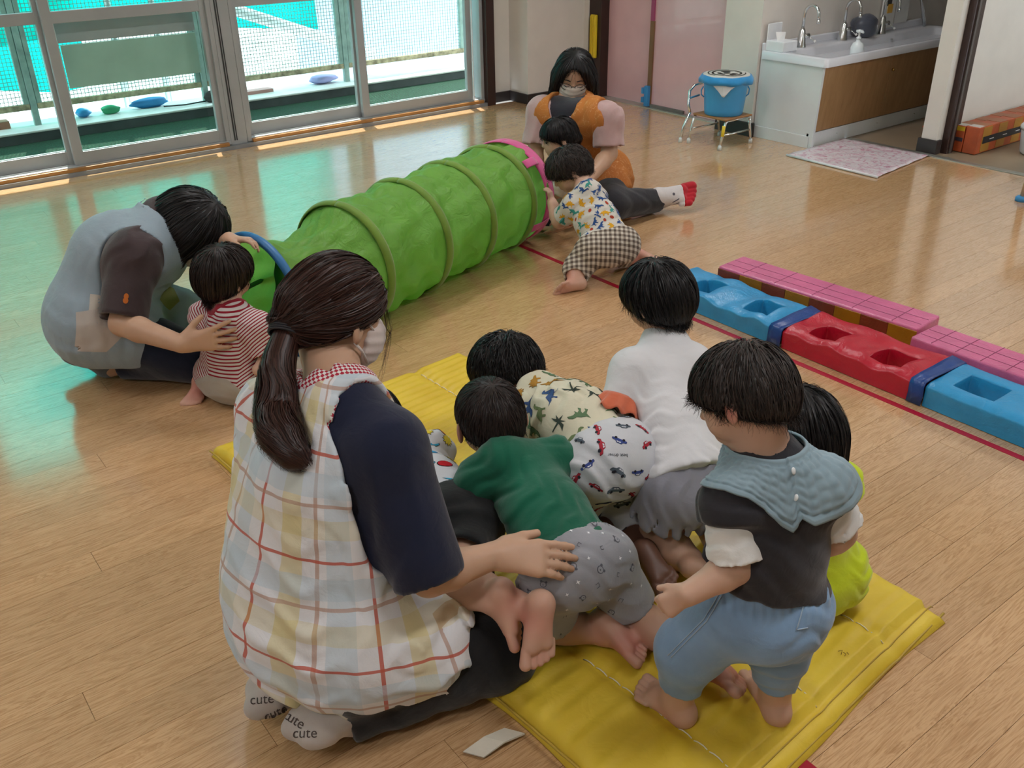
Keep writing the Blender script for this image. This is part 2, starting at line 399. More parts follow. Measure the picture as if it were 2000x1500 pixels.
# boards leaning against the outside of the second pane
bd = empty('window_board', (1.78, 6.19, 0.47), 'grey and green board sheets covering the upper half of the sliding window', 'board')
box('grey_sheet', 1.362, 2.198, 6.176, 6.182, 0.735, 0.848, plain('grey_sheet', 'a4a6a6', 0.8, var=0.03), bd)
box('green_sheet', 1.385, 2.196, 6.178, 6.184, 0.478, 0.722, plain('green_sheet', 'a3c3b5', 0.8, var=0.04), bd)
box('lower_edge', 1.385, 2.196, 6.186, 6.20, 0.05, 0.478, None or GLASS, bd)

TEAL = net_mat('teal_netting', '12dcd2', 0.08)
tagk(wavy_sheet('safety_net', -4.0, 4.15, 8.35, 0.42, 3.3, TEAL, 0.05, 90, 24, 1.0), 'bright teal construction safety net hanging beyond the fence', 'net')
tagk(wavy_sheet('safety_net', -1.2, 2.2, 8.9, 0.1, 2.2, TEAL, 0.08, 60, 18, 2.4), 'second teal safety net hanging further back behind the first one', 'net')
tagk(box('site_panel', 4.1, 7.2, 8.75, 8.80, -1.2, 3.2, plain('pale_panel', 'bccbd8', 0.7, var=0.06)), 'pale blue-white site panel standing beyond the right end of the fence', 'panel')
for k, (x, y, z0, z1, tx) in enumerate([(2.2, 8.0, -1.2, 3.0, 'between the net and the fence, bare steel'), (2.55, 8.05, -1.2, 3.0, 'beside the first pole behind the open pane')]):
    tagk(tube_obj('scaffold_pole', [(x, y, z0), (x, y, z1)], 0.024, plain('scaffold_steel', 'a9b5b2', 0.4, 0.5)), 'upright scaffold pole '+tx, 'pole')
tagk(tube_obj('scaffold_pole', [(2.9, 7.95, 0.75), (4.6, 8.2, 0.12)], 0.05, plain('white_beam', 'e3e8e6', 0.6)), 'slanting white beam lying beyond the fence', 'beam')
BLUEP = plain('blue_plastic', '2f86c4', 0.4, var=0.12); 
def blob(name, c, s, mat, label, cat, seed):
    bm = bmesh.new(); bmesh.ops.create_icosphere(bm, subdivisions=3, radius=1)
    for v in bm.verts:
        p = v.co; k = 1+0.13*math.sin(3*p.x+seed)+0.10*math.sin(4*p.y+2*seed)+0.06*math.sin(7*p.z+seed*3)
        v.co = Vector((c[0]+p.x*k*s[0], c[1]+p.y*k*s[1], max(c[2]+p.z*k*s[2], c[2]-s[2])))
    return tagk(bm_obj(name, bm, mat, None, True), label, cat)
blob('plastic_sheet', (2.22, 7.52, 0.085), (0.15, 0.05, 0.035), BLUEP, 'bright blue folded plastic sheet lying on the parapet ledge', 'sheet', 1.0)
blob('rope_coil', (1.93, 7.5, 0.08), (0.08, 0.05, 0.03), plain('green_rope', '3e9a6c', 0.7), 'green coiled rope lying beside the blue sheet', 'rope', 2.0)
blob('plastic_sheet', (1.74, 7.5, 0.08), (0.06, 0.05, 0.03), BLUEP, 'small crumpled blue plastic lump beside the green rope', 'sheet', 2.7)
blob('rag', (3.72, 7.5, 0.085), (0.13, 0.06, 0.035), plain('lilac_rag', 'a7a6d8', 0.8), 'lilac rag crumpled on the ledge by the fence post', 'cloth', 3.1)
blob('dark_planter', (2.66, 7.38, 0.09), (0.05, 0.04, 0.04), plain('dark_stone', '3c3a38', 0.9), 'dark stone lump at the foot of the fence post', 'stone', 0.5)
tagk(box('wood_offcut', 2.95, 3.22, 7.45, 7.55, 0.05, 0.075, plain('pinkish_wood', 'b88a84', 0.7)), 'pinkish wooden offcut lying on the ledge', 'wood')
tagk(box('wood_offcut', 0.95, 1.22, 7.45, 7.55, 0.05, 0.10, plain('brown_wood', '9a6a55', 0.7)), 'brown wooden offcut lying on the ledge left of the board', 'wood')
tagk(tube_obj('cable', [(2.3, 7.42, 0.06), (2.45, 7.36, 0.062), (2.6, 7.40, 0.06), (2.75, 7.35, 0.07), (2.9, 7.40, 0.062)], 0.006, plain('black_cable', '202325', 0.5), seg=6), 'thin dark cable trailing along the ledge', 'cable')

# ceiling lights
for k, (x, y) in enumerate([(-1.2, 0.4), (1.6, 0.4), (4.2, 0.4), (-1.2, 3.4), (1.6, 3.4), (4.2, 3.4)]):
    L = empty('ceiling_light', (x, y, 2.6), 'long white ceiling light fitting', 'light', 'ceiling light fittings')
    box('housing', x-0.62, x+0.62, y-0.11, y+0.11, 2.55, 2.6, plain('light_housing', 'e8e8e6', 0.5), L, 0.006)
    box('diffuser', x-0.60, x+0.60, y-0.09, y+0.09, 2.535, 2.55, emit('light_diffuser', 'fff8f0', 3.0) if k == 0 else bpy.data.materials['light_diffuser'], L)
    ld = bpy.data.lights.new('lamp', 'AREA'); ld.shape = 'RECTANGLE'; ld.size = 1.2; ld.size_y = 0.2; ld.energy = CEIL_LIGHT; ld.color = (0.98, 0.98, 1.0)
    lo = bpy.data.objects.new('lamp', ld); COL.objects.link(lo); lo.parent = L; lo.location = (0, 0, -0.07)
# ================================================================== FURNISHINGS
# red tape on the floor
RED = plain('red_tape', 'a3102e', 0.35, var=0.05)
tagk(box('floor_tape', 2.558, 2.582, 0.2, 3.45, 0.0, 0.0009, RED), 'long red tape line running across the floor in front of the low blocks', 'tape')
tagk(box('floor_tape', 1.165, 1.192, 0.30, 1.0, 0.0, 0.0009, RED), 'short red tape line coming out from under the yellow mat', 'tape')

# ---- soft blocks with square holes
def tape_plastic(name, col, var=0.06):
    t = NT(name); c = lin(col); co = t.coord()
    t.base(t.ramp(t.noise(14, co, 4), [(0.25, tuple(v*(1-2*var) for v in c[:3])+(1,)), (0.75, tuple(min(1, v*(1+2*var)) for v in c[:3])+(1,))]))
    t.setp(Roughness=0.32, Specular_IOR_Level=0.55)
    cr = t.noise(13, co, 4, 0.6, 1.5); t.bump(t.math('ADD', cr, t.math('MULTIPLY', t.noise(60, co, 2, 0.5, 2.0), 0.25)), 0.45, 0.008); return t.m
SKYB = tape_plastic('sky_blue_tape', '2b93c9'); REDB = tape_plastic('red_plastic', 'b5142f'); NAVYB = tape_plastic('navy_tape', '123f86')
PINKB = tape_plastic('pink_tape', 'cf6a94'); AMBER = tape_plastic('amber_tape', '9c6a14'); BROWNB = tape_plastic('brown_tape', '7d3a22')

def wobble(p, s, a):
    return a*(math.sin(p[1]*23+s)+0.6*math.sin(p[1]*51+p[0]*17+s*2)+0.5*math.sin(p[0]*37+s*1.3))
def holed_block(name, label, x0, x1, y0, y1, h, holes, mat, seed, amp, navy):
    """a bar with square holes through it, puckered skin; holes: (xa, xb, ya, yb)"""
    root = empty(name, ((x0+x1)/2, (y0+y1)/2, 0), label, 'soft block', 'holed blocks laid in a row')
    xs = sorted(set([x0, x1]+[v for hh in holes for v in hh[:2]])); ys = sorted(set([y0, y1]+[v for hh in holes for v in hh[2:]]))
    def sub(a, d):
        o = []
        for p, q in zip(a, a[1:]):
            n = max(1, int(round((q-p)/d)))
            o += [p+(q-p)*i/n for i in range(n)]
        return o+[a[-1]]
    xs = sub(xs, 0.02); ys = sub(ys, 0.02)
    zs = [0.002, 0.02, 0.04, 0.06, h]
    solid = {}
    for i in range(len(xs)-1):
        for j in range(len(ys)-1):
            cx, cy = (xs[i]+xs[i+1])/2, (ys[j]+ys[j+1])/2
            solid[i, j] = not any(a < cx < b and c < cy < d for a, b, c, d in holes)
    bm = bmesh.new(); V = {}
    def vert(i, j, k):
        if (i, j, k) not in V:
            x, y, z = xs[i], ys[j], zs[k]
            t = z/h; dz = wobble((x, y), seed, amp)*t*1.3
            edge = min(x-x0, x1-x)
            if k == 4: dz -= 0.010*math.exp(-(edge/0.014)**2)
            dx = wobble((y*1.3, x), seed+1, amp)*t*(1 if (i in (0, len(xs)-1)) else 0.5)
            if amp > 0.002:
                for a, b, c, d in holes:                       # pinched in corners
                    dd = min(math.hypot(x-p, y-q) for p in (a, b) for q in (c, d)); dz -= 0.006*math.exp(-(dd/0.02)**2)*t
                    dz += 0.004*math.exp(-(min(abs(y-c), abs(y-d))/0.03)**2)*t
            V[i, j, k] = bm.verts.new((x+dx, y, z+dz))
        return V[i, j, k]
    nx, ny = len(xs)-1, len(ys)-1
    for (i, j), s in solid.items():
        if not s: continue
        bm.faces.new((vert(i, j, 4), vert(i+1, j, 4), vert(i+1, j+1, 4), vert(i, j+1, 4)))
        for di, dj, a, b in ((-1, 0, (i, j+1), (i, j)), (1, 0, (i+1, j), (i+1, j+1)), (0, -1, (i, j), (i+1, j)), (0, 1, (i+1, j+1), (i, j+1))):
            if not solid.get((i+di, j+dj), False):
                for k in range(4): bm.faces.new((vert(*a, k), vert(*b, k), vert(*b, k+1), vert(*a, k+1)))
    o = bm_obj('body', bm, mat, root, True)
    m = o.modifiers.new('bev', 'BEVEL'); m.width = 0.004; m.segments = 2; m.limit_method = 'ANGLE'; m.angle_limit = math.radians(50)
    for ya, yb in navy:
        n = 12; v = []; f = []
        prof = [(x0-0.003, 0.003), (x0-0.003, h*0.5), (x0-0.002, h-0.010), (x0+0.008, h+0.001), (x0+0.06, h+0.003), ((x0+x1)/2, h+0.004), (x1-0.06, h+0.003), (x1-0.008, h+0.001), (x1+0.002, h-0.010), (x1+0.003, 0.003)]
        for j, yy in enumerate((ya, (ya*2+yb)/3, (ya+2*yb)/3, yb)):
            for x, z in prof: v.append((x+wobble((yy, z*3), seed+4, amp*0.4), yy+wobble((x, z), seed+2, 0.002), z+(wobble((x, yy), seed, amp)*z/h if z > 0.05 else 0)))
        q = len(prof)
        for j in range(3):
            for i in range(q-1): f.append((j*q+i, j*q+i+1, (j+1)*q+i+1, (j+1)*q+i))
        t = pyd('tape_band', v, f, NAVYB, root, True); md = t.modifiers.new('th', 'SOLIDIFY'); md.thickness = 0.003; md.offset = 1
    return root
HX = (2.665, 2.785)
holed_block('holed_block', 'sky blue puckered soft block with two square holes at the far end of the row', 2.62, 2.868, 1.90, 2.47, 0.078, [HX+(1.95, 2.065), HX+(2.235, 2.35)], SKYB, 0.4, 0.0045, [(1.842, 1.90)])
holed_block('holed_block', 'red puckered soft block with two square holes between the blue ones', 2.622, 2.87, 1.335, 1.842, 0.078, [HX+(1.655, 1.765), (2.665, 2.79, 1.40, 1.515)], REDB, 2.1, 0.004, [(1.284, 1.335)])
holed_block('holed_block', 'smooth sky blue block with crisp square holes next to the red block', 2.625, 2.875, 0.62, 1.284, 0.08, [(2.685, 2.80, 1.093, 1.226), (2.685, 2.80, 0.80, 0.93)], SKYB, 3.3, 0.0008, [])

def pink_beam(label, x0, x1, y0, y1, h, rot, lines, side):
    root = empty('balance_beam', ((x0+x1)/2, (y0+y1)/2, 0), label, 'balance beam', 'pink low beams')
    M = Matrix.Translation(((x0+x1)/2, y1, 0)) @ Matrix.Rotation(rot, 4, 'Z') @ Matrix.Translation((-(x0+x1)/2, -y1, 0))
    def place(o):
        o.data.transform(M); return o
    place(box('body', x0, x1, y0, y1, 0.002, h, PINKB, root, 0.008, 3))
    LN = plain('pink_seam', '8f4263', 0.5)
    for a in lines: place(box('tape_seam', x0+0.004, x1-0.004, a-0.0009, a+0.0009, h-0.001, h+0.0012, LN, root))
    for xx in (x0+0.045, x0+0.10): place(box('tape_seam', xx, xx+0.0016, y0+0.01, y1-0.01, h-0.001, h+0.0010, LN, root))
    n = 8
    if side:
        for k in range(n):
            a = y0+(y1-y0)*k/n; b = y0+(y1-y0)*(k+1)/n
            place(box('side_patch', x0-0.004, x0+0.002, a, b-0.001, 0.006, h-0.010, (AMBER, BROWNB)[k % 2], root, 0.0015))
    return root
pink_beam('long pink taped beam with amber and brown side behind the red and blue blocks', 2.89, 3.06, 1.52, 2.39, 0.095, 0.072, [1.62, 1.78, 1.95, 2.12, 2.27], True)
pink_beam('second pink taped beam with crosswise seams behind the smooth blue block', 2.895, 3.06, 0.55, 1.505, 0.088, 0.0, [1.43-0.088*k for k in range(10)], False)

# ---- yellow mat
def mat_yellow():
    t = NT('yellow_mat_cloth'); co = t.coord()
    t.base(t.ramp(t.noise(7, co, 4), [(0.2, lin('cfae28')), (0.8, lin('e6ca45'))])); t.setp(Roughness=0.5, Specular_IOR_Level=0.4)
    t.bump(t.math('ADD', t.noise(24, co, 3, 0.5, 0.8), t.math('MULTIPLY', t.noise(700, co, 1), 0.06)), 0.28, 0.006); return t.m
MATY = mat_yellow()
mA = U(405, 880, .03); mB = U(895, 684, .04); mC = U(1852, 1187, .03); mD = mA+(mC-mB); mD = np.array([0.83, 0.63, 0.03])
mat_root = empty('floor_mat', ((mA+mC)/2*np.array([1, 1, 0])), 'large yellow quilted floor mat with white tufting stitches', 'mat')
st_rows = []
def matpos(s, t):
    """s along the short side, t along the long side"""
    p = (mA*(1-s)+mB*s)*(1-t)+(mD*(1-s)+mC*s)*t
    return p
STIT = [(s, t0) for s in (0.22, 0.50, 0.78) for t0 in np.linspace(0.04, 0.94, 12)]
def math_z(s, t):
    e = min(s, 1-s)*0.95; e2 = min(t, 1-t)*1.85; ed = min(e, e2)
    z = 0.045*(1-math.exp(-ed/0.012)) + 0.004
    for sr in (0.22, 0.50, 0.78):
        z -= 0.010*math.exp(-((s-sr)*0.95/0.018)**2)
    # puckers running across, radiating from the stitches
    z += 0.0032*math.sin(t*1.85*2*math.pi/0.062+2.0*math.sin(s*9))*min(1, ed/0.05)*(0.55+0.45*math.sin(s*5+t*3))
    z += 0.0022*math.sin(t*1.85*2*math.pi/0.035+3*s)*min(1, ed/0.05)*(1 if t < 0.6 else 0.5)
    z += 0.004*math.sin(t*7+s*5)*min(1, ed/0.1)
    if t > 0.97: z *= 0.6
    return max(z, 0.004)
ns, nt = 110, 230
gv = np.zeros(((ns+1)*(nt+1)*2, 3)); gf = []
for j in range(nt+1):
    for i in range(ns+1):
        s, t = i/ns, j/nt; p = matpos(s, t); k = j*(ns+1)+i
        wob = 0.012*math.sin(t*17+1)*math.exp(-min(s, 1-s)/0.05)+0.012*math.sin(s*11)*math.exp(-(1-t)/0.03)
        gv[k] = (p[0]+wob, p[1]+0.5*wob, math_z(s, t)); gv[k+(ns+1)*(nt+1)] = (p[0]+wob, p[1]+0.5*wob, 0.001)
N1 = (ns+1)*(nt+1)
for j in range(nt):
    for i in range(ns):
        a = j*(ns+1)+i; gf.append((a, a+ns+1, a+ns+2, a+1))
rim = [i for i in range(ns+1)]+[j*(ns+1)+ns for j in range(1, nt+1)]+[nt*(ns+1)+i for i in range(ns-1, -1, -1)]+[j*(ns+1) for j in range(nt-1, 0, -1)]
for a, b in zip(rim, rim[1:]+rim[:1]): gf.append((a, b, b+N1, a+N1))
gf.append([r+N1 for r in rim][::-1])
mat_body = pyd('mat_body', gv, gf, MATY, mat_root, True)
bmx = bmesh.new(); bmx.from_mesh(mat_body.data); bmesh.ops.delete(bmx, geom=[v for v in bmx.verts if not v.link_faces], context='VERTS'); bmesh.ops.recalc_face_normals(bmx, faces=bmx.faces[:]); bmx.to_mesh(mat_body.data); bmx.free(); mat_body.data.shade_smooth()
STI = plain('white_thread', 'e9e4d2', 0.7)
for sr in (0.22, 0.50, 0.78):
    for k in range(46):
        t0 = 0.035+k*0.0205
        if (k % 23) in (10, 11): continue
        a, b = matpos(sr, t0), matpos(sr, t0+0.0175)
        za, zb = math_z(sr, t0), math_z(sr, t0+0.0175)
        pts = [(a[0], a[1], za+0.001), tuple(a*0.7+b*0.3)[:2]+(za*0.7+zb*0.3+0.0045,), tuple(a*0.3+b*0.7)[:2]+(za*0.3+zb*0.7+0.0045,), (b[0], b[1], zb+0.001)]
        bm = bmesh.new(); tube(bm, pts, 0.0014, 5); bm_obj('stitch', bm, STI, mat_root, True)
# piped edges
PIP = plain('mat_piping', 'b7993a', 0.5)
for off, nm in ((0.005, 'edge_piping'), (0.032, 'edge_seam')):
    bm = bmesh.new(); tube(bm, [tuple(matpos(s_, 1-off/1.85)[:2])+(math_z(s_, 1-off/1.85)+0.002,) for s_ in np.linspace(0.005, 0.995, 60)], 0.003 if off < 0.01 else 0.0016, 6); bm_obj(nm, bm, PIP, mat_root, True)
bm = bmesh.new(); tube(bm, [tuple(matpos(0.004, t_)[:2])+(math_z(0.012, t_)+0.002,) for t_ in np.linspace(0.005, 0.995, 90)], 0.003, 6); bm_obj('edge_piping', bm, PIP, mat_root, True)
bm = bmesh.new()
for pts_ in ([(1637, 1272), (1645, 1270), (1643, 1278)], [(1647, 1274), (1652, 1277), (1650, 1281)], [(1654, 1274), (1658, 1278)]):
    tube(bm, [tuple(U(x_, y_, 0.052)) for x_, y_ in pts_], 0.0008, 5)
o = bm_obj('ink_mark', bm, plain('ink_brown', '8a6a2a', 0.8), mat_root, True); o['kind'] = 'stuff'
# carrying strap poking out
s0 = U(1005, 1432, 0.004); s1 = U(925, 1478, 0.002); wv = np.array([0.012, -0.018, 0])
pyd('strap', [tuple(s0-wv+[0, 0, .003]), tuple(s0+wv+[0, 0, .003]), tuple((s0+s1)/2+wv+[0, 0, .012]), tuple((s0+s1)/2-wv+[0, 0, .012]), tuple(s1+wv+[0, 0, .004]), tuple(s1-wv+[0, 0, .004])], [(0, 1, 2, 3), (3, 2, 4, 5)], fabric('strap_cream', 'c9c3b4', 0.8), mat_root).modifiers.new('t', 'SOLIDIFY').thickness = 0.004

# ---- play tunnel
tn = np.array([1.12, 2.93]); tf = np.array([2.60, 3.44]); TR = 0.235
tax = (tf-tn)/np.linalg.norm(tf-tn); TL = np.linalg.norm(tf-tn)
def tun_frame(t):
    c = tn+(tf-tn)*t
    an = math.atan2(0.22, 1.1); af = math.atan2(0.42, 1.1); am = math.atan2(tax[1], tax[0])
    a = an+(am-an)*min(1, t/0.25) if t < 0.25 else am+(af-am)*max(0, (t-0.8)/0.2)
    return c, np.array([math.cos(a), math.sin(a)])
RIBS = [0.0, 0.27, 0.50, 0.70, 0.90, 1.0]
def tun_pt(t, a, r=TR, crink=True):
    c, ax = tun_frame(t); sd = np.array([-ax[1], ax[0]])
    rr = r
    if crink:
        d = min(abs(t-q) for q in RIBS)
        sag = 0.040 if t < 0.27 else 0.018
        rr = r-sag*(1-math.exp(-(d/0.05)**2))*(0.75+0.25*math.sin(3*a+t*9))
        if t < 0.27: rr -= 0.05*math.sin(math.pi*t/0.27)*(0.4+0.6*max(0, math.cos(a)))
        fold = 1-math.exp(-(d/0.02)**2)
        rr += fold*(0.008*math.sin(a*5+t*31+2*math.sin(t*14))+0.007*math.sin(a*4-t*67+1.5*math.sin(a*3))+0.004*math.sin(a*17+t*23+3*math.sin(a*2)))
    z = TR+rr*math.cos(a)
    wx = 0.02*math.sin(t*1.4*math.pi*2)*0
    if z < 0.012: z = 0.012-0.004*(0.012-z)
    return (c[0]-sd[0]*rr*math.sin(a), c[1]-sd[1]*rr*math.sin(a), z)
tun = empty('play_tunnel', (float((tn+tf)[0]/2), float((tn+tf)[1]/2), 0), 'lime green crawl-through play tunnel lying across the floor', 'tunnel')
def green_cloth(name, col, tr=0.35):
    t = NT(name); c = lin(col); co = t.coord()
    cc = t.ramp(t.noise(6, co, 3), [(0.3, tuple(v*0.86 for v in c[:3])+(1,)), (0.7, c)]); t.base(cc); t.setp(Roughness=0.42, Specular_IOR_Level=0.4)
    t.bump(t.noise(13, co, 4, 0.6, 1.8), 0.8, 0.014)
    tl = t.n('ShaderNodeBsdfTranslucent'); t.l(cc, tl.inputs[0]); mx = t.n('ShaderNodeMixShader'); mx.inputs[0].default_value = tr
    t.l(t.b.outputs[0], mx.inputs[1]); t.l(tl.outputs[0], mx.inputs[2]); t.l(mx.outputs[0], t.out.inputs[0]); return t.m
LIME = green_cloth('lime_nylon', '9ad666', 0.55)
OLIVE = fabric('olive_rib', '6d8d34', 0.6, wr=0.2); DKGREEN = fabric('dark_green_binding', '12552a', 0.7, wr=0.2)
na, ntt = 96, 200; v = []; f = []
for i in range(ntt+1):
    for k in range(na): v.append(tun_pt(i/ntt, 2*math.pi*k/na))
for i in range(ntt):
    for k in range(na): f.append((i*na+k, i*na+(k+1) % na, (i+1)*na+(k+1) % na, (i+1)*na+k))
pyd('tunnel_cloth', v, f, LIME, tun, True)
def band(name, t0, t1, r0, mat, tilt=0.0, n=96, a0=0.0, a1=2*math.pi, th=0.006):
    v = []; f = []; m = 5
    for k in range(n+1):
        a = a0+(a1-a0)*k/n
        for j in range(m):
            q = j/(m-1); t = t0+(t1-t0)*q+tilt*math.cos(a)
            v.append(tun_pt(t, a, r0+th*math.sin(math.pi*q), False))
    for k in range(n):
        for j in range(m-1): f.append((k*m+j, k*m+j+1, (k+1)*m+j+1, (k+1)*m+j))
    o = pyd(name, v, f, mat, tun, True); md = o.modifiers.new('t', 'SOLIDIFY'); md.thickness = 0.004; md.offset = 0; return o
for t in (0.27, 0.50, 0.70, 0.90):
    band('rib_sleeve', t-0.013, t+0.013, TR+0.001, OLIVE, 0.0, th=0.012)
    band('inner_binding', t-0.011, t+0.011, TR-0.012, DKGREEN, 0.0, th=-0.004)
v = []; f = []
for k in range(97):
    for t in (0.125, 0.145, 0.165):
        p = tun_pt(t+0.02*math.cos(2*math.pi*k/96), 2*math.pi*k/96); c_, ax_ = tun_frame(t); q = np.array([c_[0], c_[1], TR]); v.append(tuple(q+(np.array(p)-q)*0.88))
for k in range(96):
    for j in range(2): f.append((k*3+j, k*3+j+1, (k+1)*3+j+1, (k+1)*3+j))
pyd('inner_binding', v, f, DKGREEN, tun, True).modifiers.new('t', 'SOLIDIFY').thickness = 0.004
HOOPB = plain('blue_hoop', '2f6fa6', 0.45); PINKH = fabric('pink_binding', 'd2578f', 0.6, wr=0.15)
bm = bmesh.new(); tube(bm, [tun_pt(0.0, 2*math.pi*k/72, TR, False) for k in range(73)], 0.015, 12, False); bm_obj('near_hoop', bm, HOOPB, tun, True)
band('far_binding', 0.962, 1.002, TR+0.004, PINKH, th=0.003)
bm = bmesh.new(); tube(bm, [tun_pt(1.0, 2*math.pi*k/72, TR-0.002, False) for k in range(73)], 0.010, 10, False); bm_obj('far_hoop', bm, PINKH, tun, True)
band('far_tie', 0.915, 0.975, TR+0.010, PINKH, a0=0.70, a1=0.86, n=8)       # pink tabs at the sides
band('far_tie', 0.90, 0.99, TR+0.012, PINKH, a0=-0.95, a1=-0.75, n=8)
band('far_tie', 0.90, 0.99, TR+0.012, PINKH, a0=1.95, a1=2.1, n=8)
bm = bmesh.new(); tube(bm, [tun_pt(0.02+0.25*q, -1.7+0.1*q, TR-0.045, False) for q in np.linspace(0, 1, 12)], 0.009, 6); bm_obj('inner_strap', bm, DKGREEN, tun, True)

# ---- stool with bucket
CHROME = plain('chrome', 'd5d8d8', 0.16, 1.0, var=0.01)
sx0, sx1, sy0, sy1 = 4.66, 4.92, 3.90, 4.20
stool = empty('toddler_chair', (4.79, 4.05, 0), 'small tubular steel toddler chair with wooden seat standing by the pink door', 'chair')
SEATW = plain('seat_wood', '9c6c3c', 0.4, var=0.1)
bm = bmesh.new(); bbox(bm, sx0+0.005, sx1, sy0, sy1-0.02, 0.178, 0.19); bm_obj('seat', bm, SEATW, stool, False, None, 0.005, 3)
for yy in (sy0+0.01, sy1-0.025):
    tube_obj('leg', [(sx0-0.02, yy, 0.012), (sx0+0.0, yy, 0.10), (sx0+0.015, yy, 0.165), (sx0+0.045, yy, 0.182)], 0.0085, CHROME, stool)
    tube_obj('leg', [(sx1+0.02, yy, 0.012), (sx1-0.005, yy, 0.12), (sx1-0.012, yy, 0.18)], 0.0085, CHROME, stool)
    tube_obj('side_rail', [(sx0+0.04, yy, 0.176), (sx1-0.01, yy, 0.176)], 0.007, CHROME, stool)
    tube_obj('stretcher', [(sx0+0.0, yy, 0.09), (sx1, yy, 0.09)], 0.006, CHROME, stool)
    for xx in (sx0-0.02, sx1+0.02): lathe_obj('rubber_foot', [(0.0, 0.0), (0.013, 0.0), (0.012, 0.02), (0.0095, 0.03)], plain('rubber_white', 'cfd2d0', 0.6), stool, (xx, yy, 0.0), 14)
tube_obj('backrest_post', [(sx0-0.0, sy1+0.0, 0.19), (sx0+0.005, sy1+0.022, 0.24), (sx0+0.02, sy1+0.032, 0.32), (sx0+0.06, sy1+0.03, 0.352), (sx0+0.12, sy1+0.02, 0.358)], 0.0085, CHROME, stool)
tube_obj('leg', [(sx0-0.05, sy1+0.02, 0.012), (sx0-0.03, sy1+0.018, 0.10), (sx0-0.0, sy1+0.0, 0.19)], 0.0085, CHROME, stool)
lathe_obj('rubber_foot', [(0.0, 0.0), (0.013, 0.0), (0.012, 0.02), (0.0095, 0.03)], plain('rubber_white', 'cfd2d0', 0.6), stool, (sx0-0.05, sy1+0.02, 0), 14)
tube_obj('backrest_bar', [(sx0+0.01, sy1+0.025, 0.275), (sx0+0.10, sy1+0.02, 0.285)], 0.006, plain('blue_bar', '4a94bb', 0.4, 0.3), stool)
tube_obj('yellow_cap', [(sx0-0.003, sy0+0.01, 0.085), (sx0+0.004, sy0+0.01, 0.15)], 0.0105, YELLOWGUARD, stool)
bk = empty('bucket', (4.81, 4.03, 0.19), 'sky blue plastic bucket with bag liner standing on the toddler chair', 'bucket')
BUCK = plain('bucket_blue', '3a97cf', 0.35, var=0.03, coat=0.1)
bc = (4.80, 4.04, 0.19); BS = 1.2
lathe_obj('bucket_body', [(r_*BS, z_*1.1) for r_, z_ in [(0.0, 0.0), (0.098, 0.0), (0.101, 0.004), (0.104, 0.03), (0.118, 0.20), (0.122, 0.21), (0.115, 0.21), (0.10, 0.02), (0.0, 0.012)]], BUCK, bk, bc, 40)
bm = bmesh.new(); n = 60; rings = []
for (r, z, wv_) in [(0.120, 0.175, 0.004), (0.140, 0.182, 0.006), (0.143, 0.20, 0.003), (0.128, 0.222, 0.001), (0.110, 0.225, 0.0)]:
    r *= BS; z *= 1.1
    rings.append([bm.verts.new((bc[0]+(r+wv_*math.sin(9*a))*math.cos(a), bc[1]+(r+wv_*math.sin(9*a))*math.sin(a), bc[2]+z+wv_*math.sin(7*a+1))) for a in [2*math.pi*k/n for k in range(n)]])
for a, b in zip(rings, rings[1:]):
    for k in range(n): bm.faces.new((a[k], a[(k+1) % n], b[(k+1) % n], b[k]))
bm_obj('frilled_cover', bm, fabric('blue_cover', '2f8cc6', 0.6, wr=0.5), bk, True)
ld = lathe_obj('lid', [(r_*BS, z_*1.1) for r_, z_ in [(0.0, 0.228), (0.118, 0.226), (0.126, 0.221), (0.126, 0.214), (0.0, 0.212)]], plain('lid_white', 'cfcdc6', 0.5), bk, bc, 40)
INK = plain('print_black', '1d1d1d', 0.6)
for (r0, r1, a0, a1) in [(0.070, 0.080, 0, 2*math.pi), (0.094, 0.100, 0.6, 3.2), (0.094, 0.100, 3.8, 5.6), (0.0, 0.018, 0, 6.28), (0.03, 0.055, 0.3, 1.4), (0.03, 0.05, 2.2, 3.6), (0.03, 0.058, 4.2, 5.2)]:
    nn = 24; v = []; f = []
    for k in range(nn+1):
        a = a0+(a1-a0)*k/nn
        for r in (r0*BS, r1*BS): v.append((bc[0]+r*math.cos(a), bc[1]+r*math.sin(a), bc[2]+0.2292*1.1))
    for k in range(nn): f.append((2*k, 2*k+1, 2*k+3, 2*k+2))
    pyd('lid_print', v, f, INK, ld)
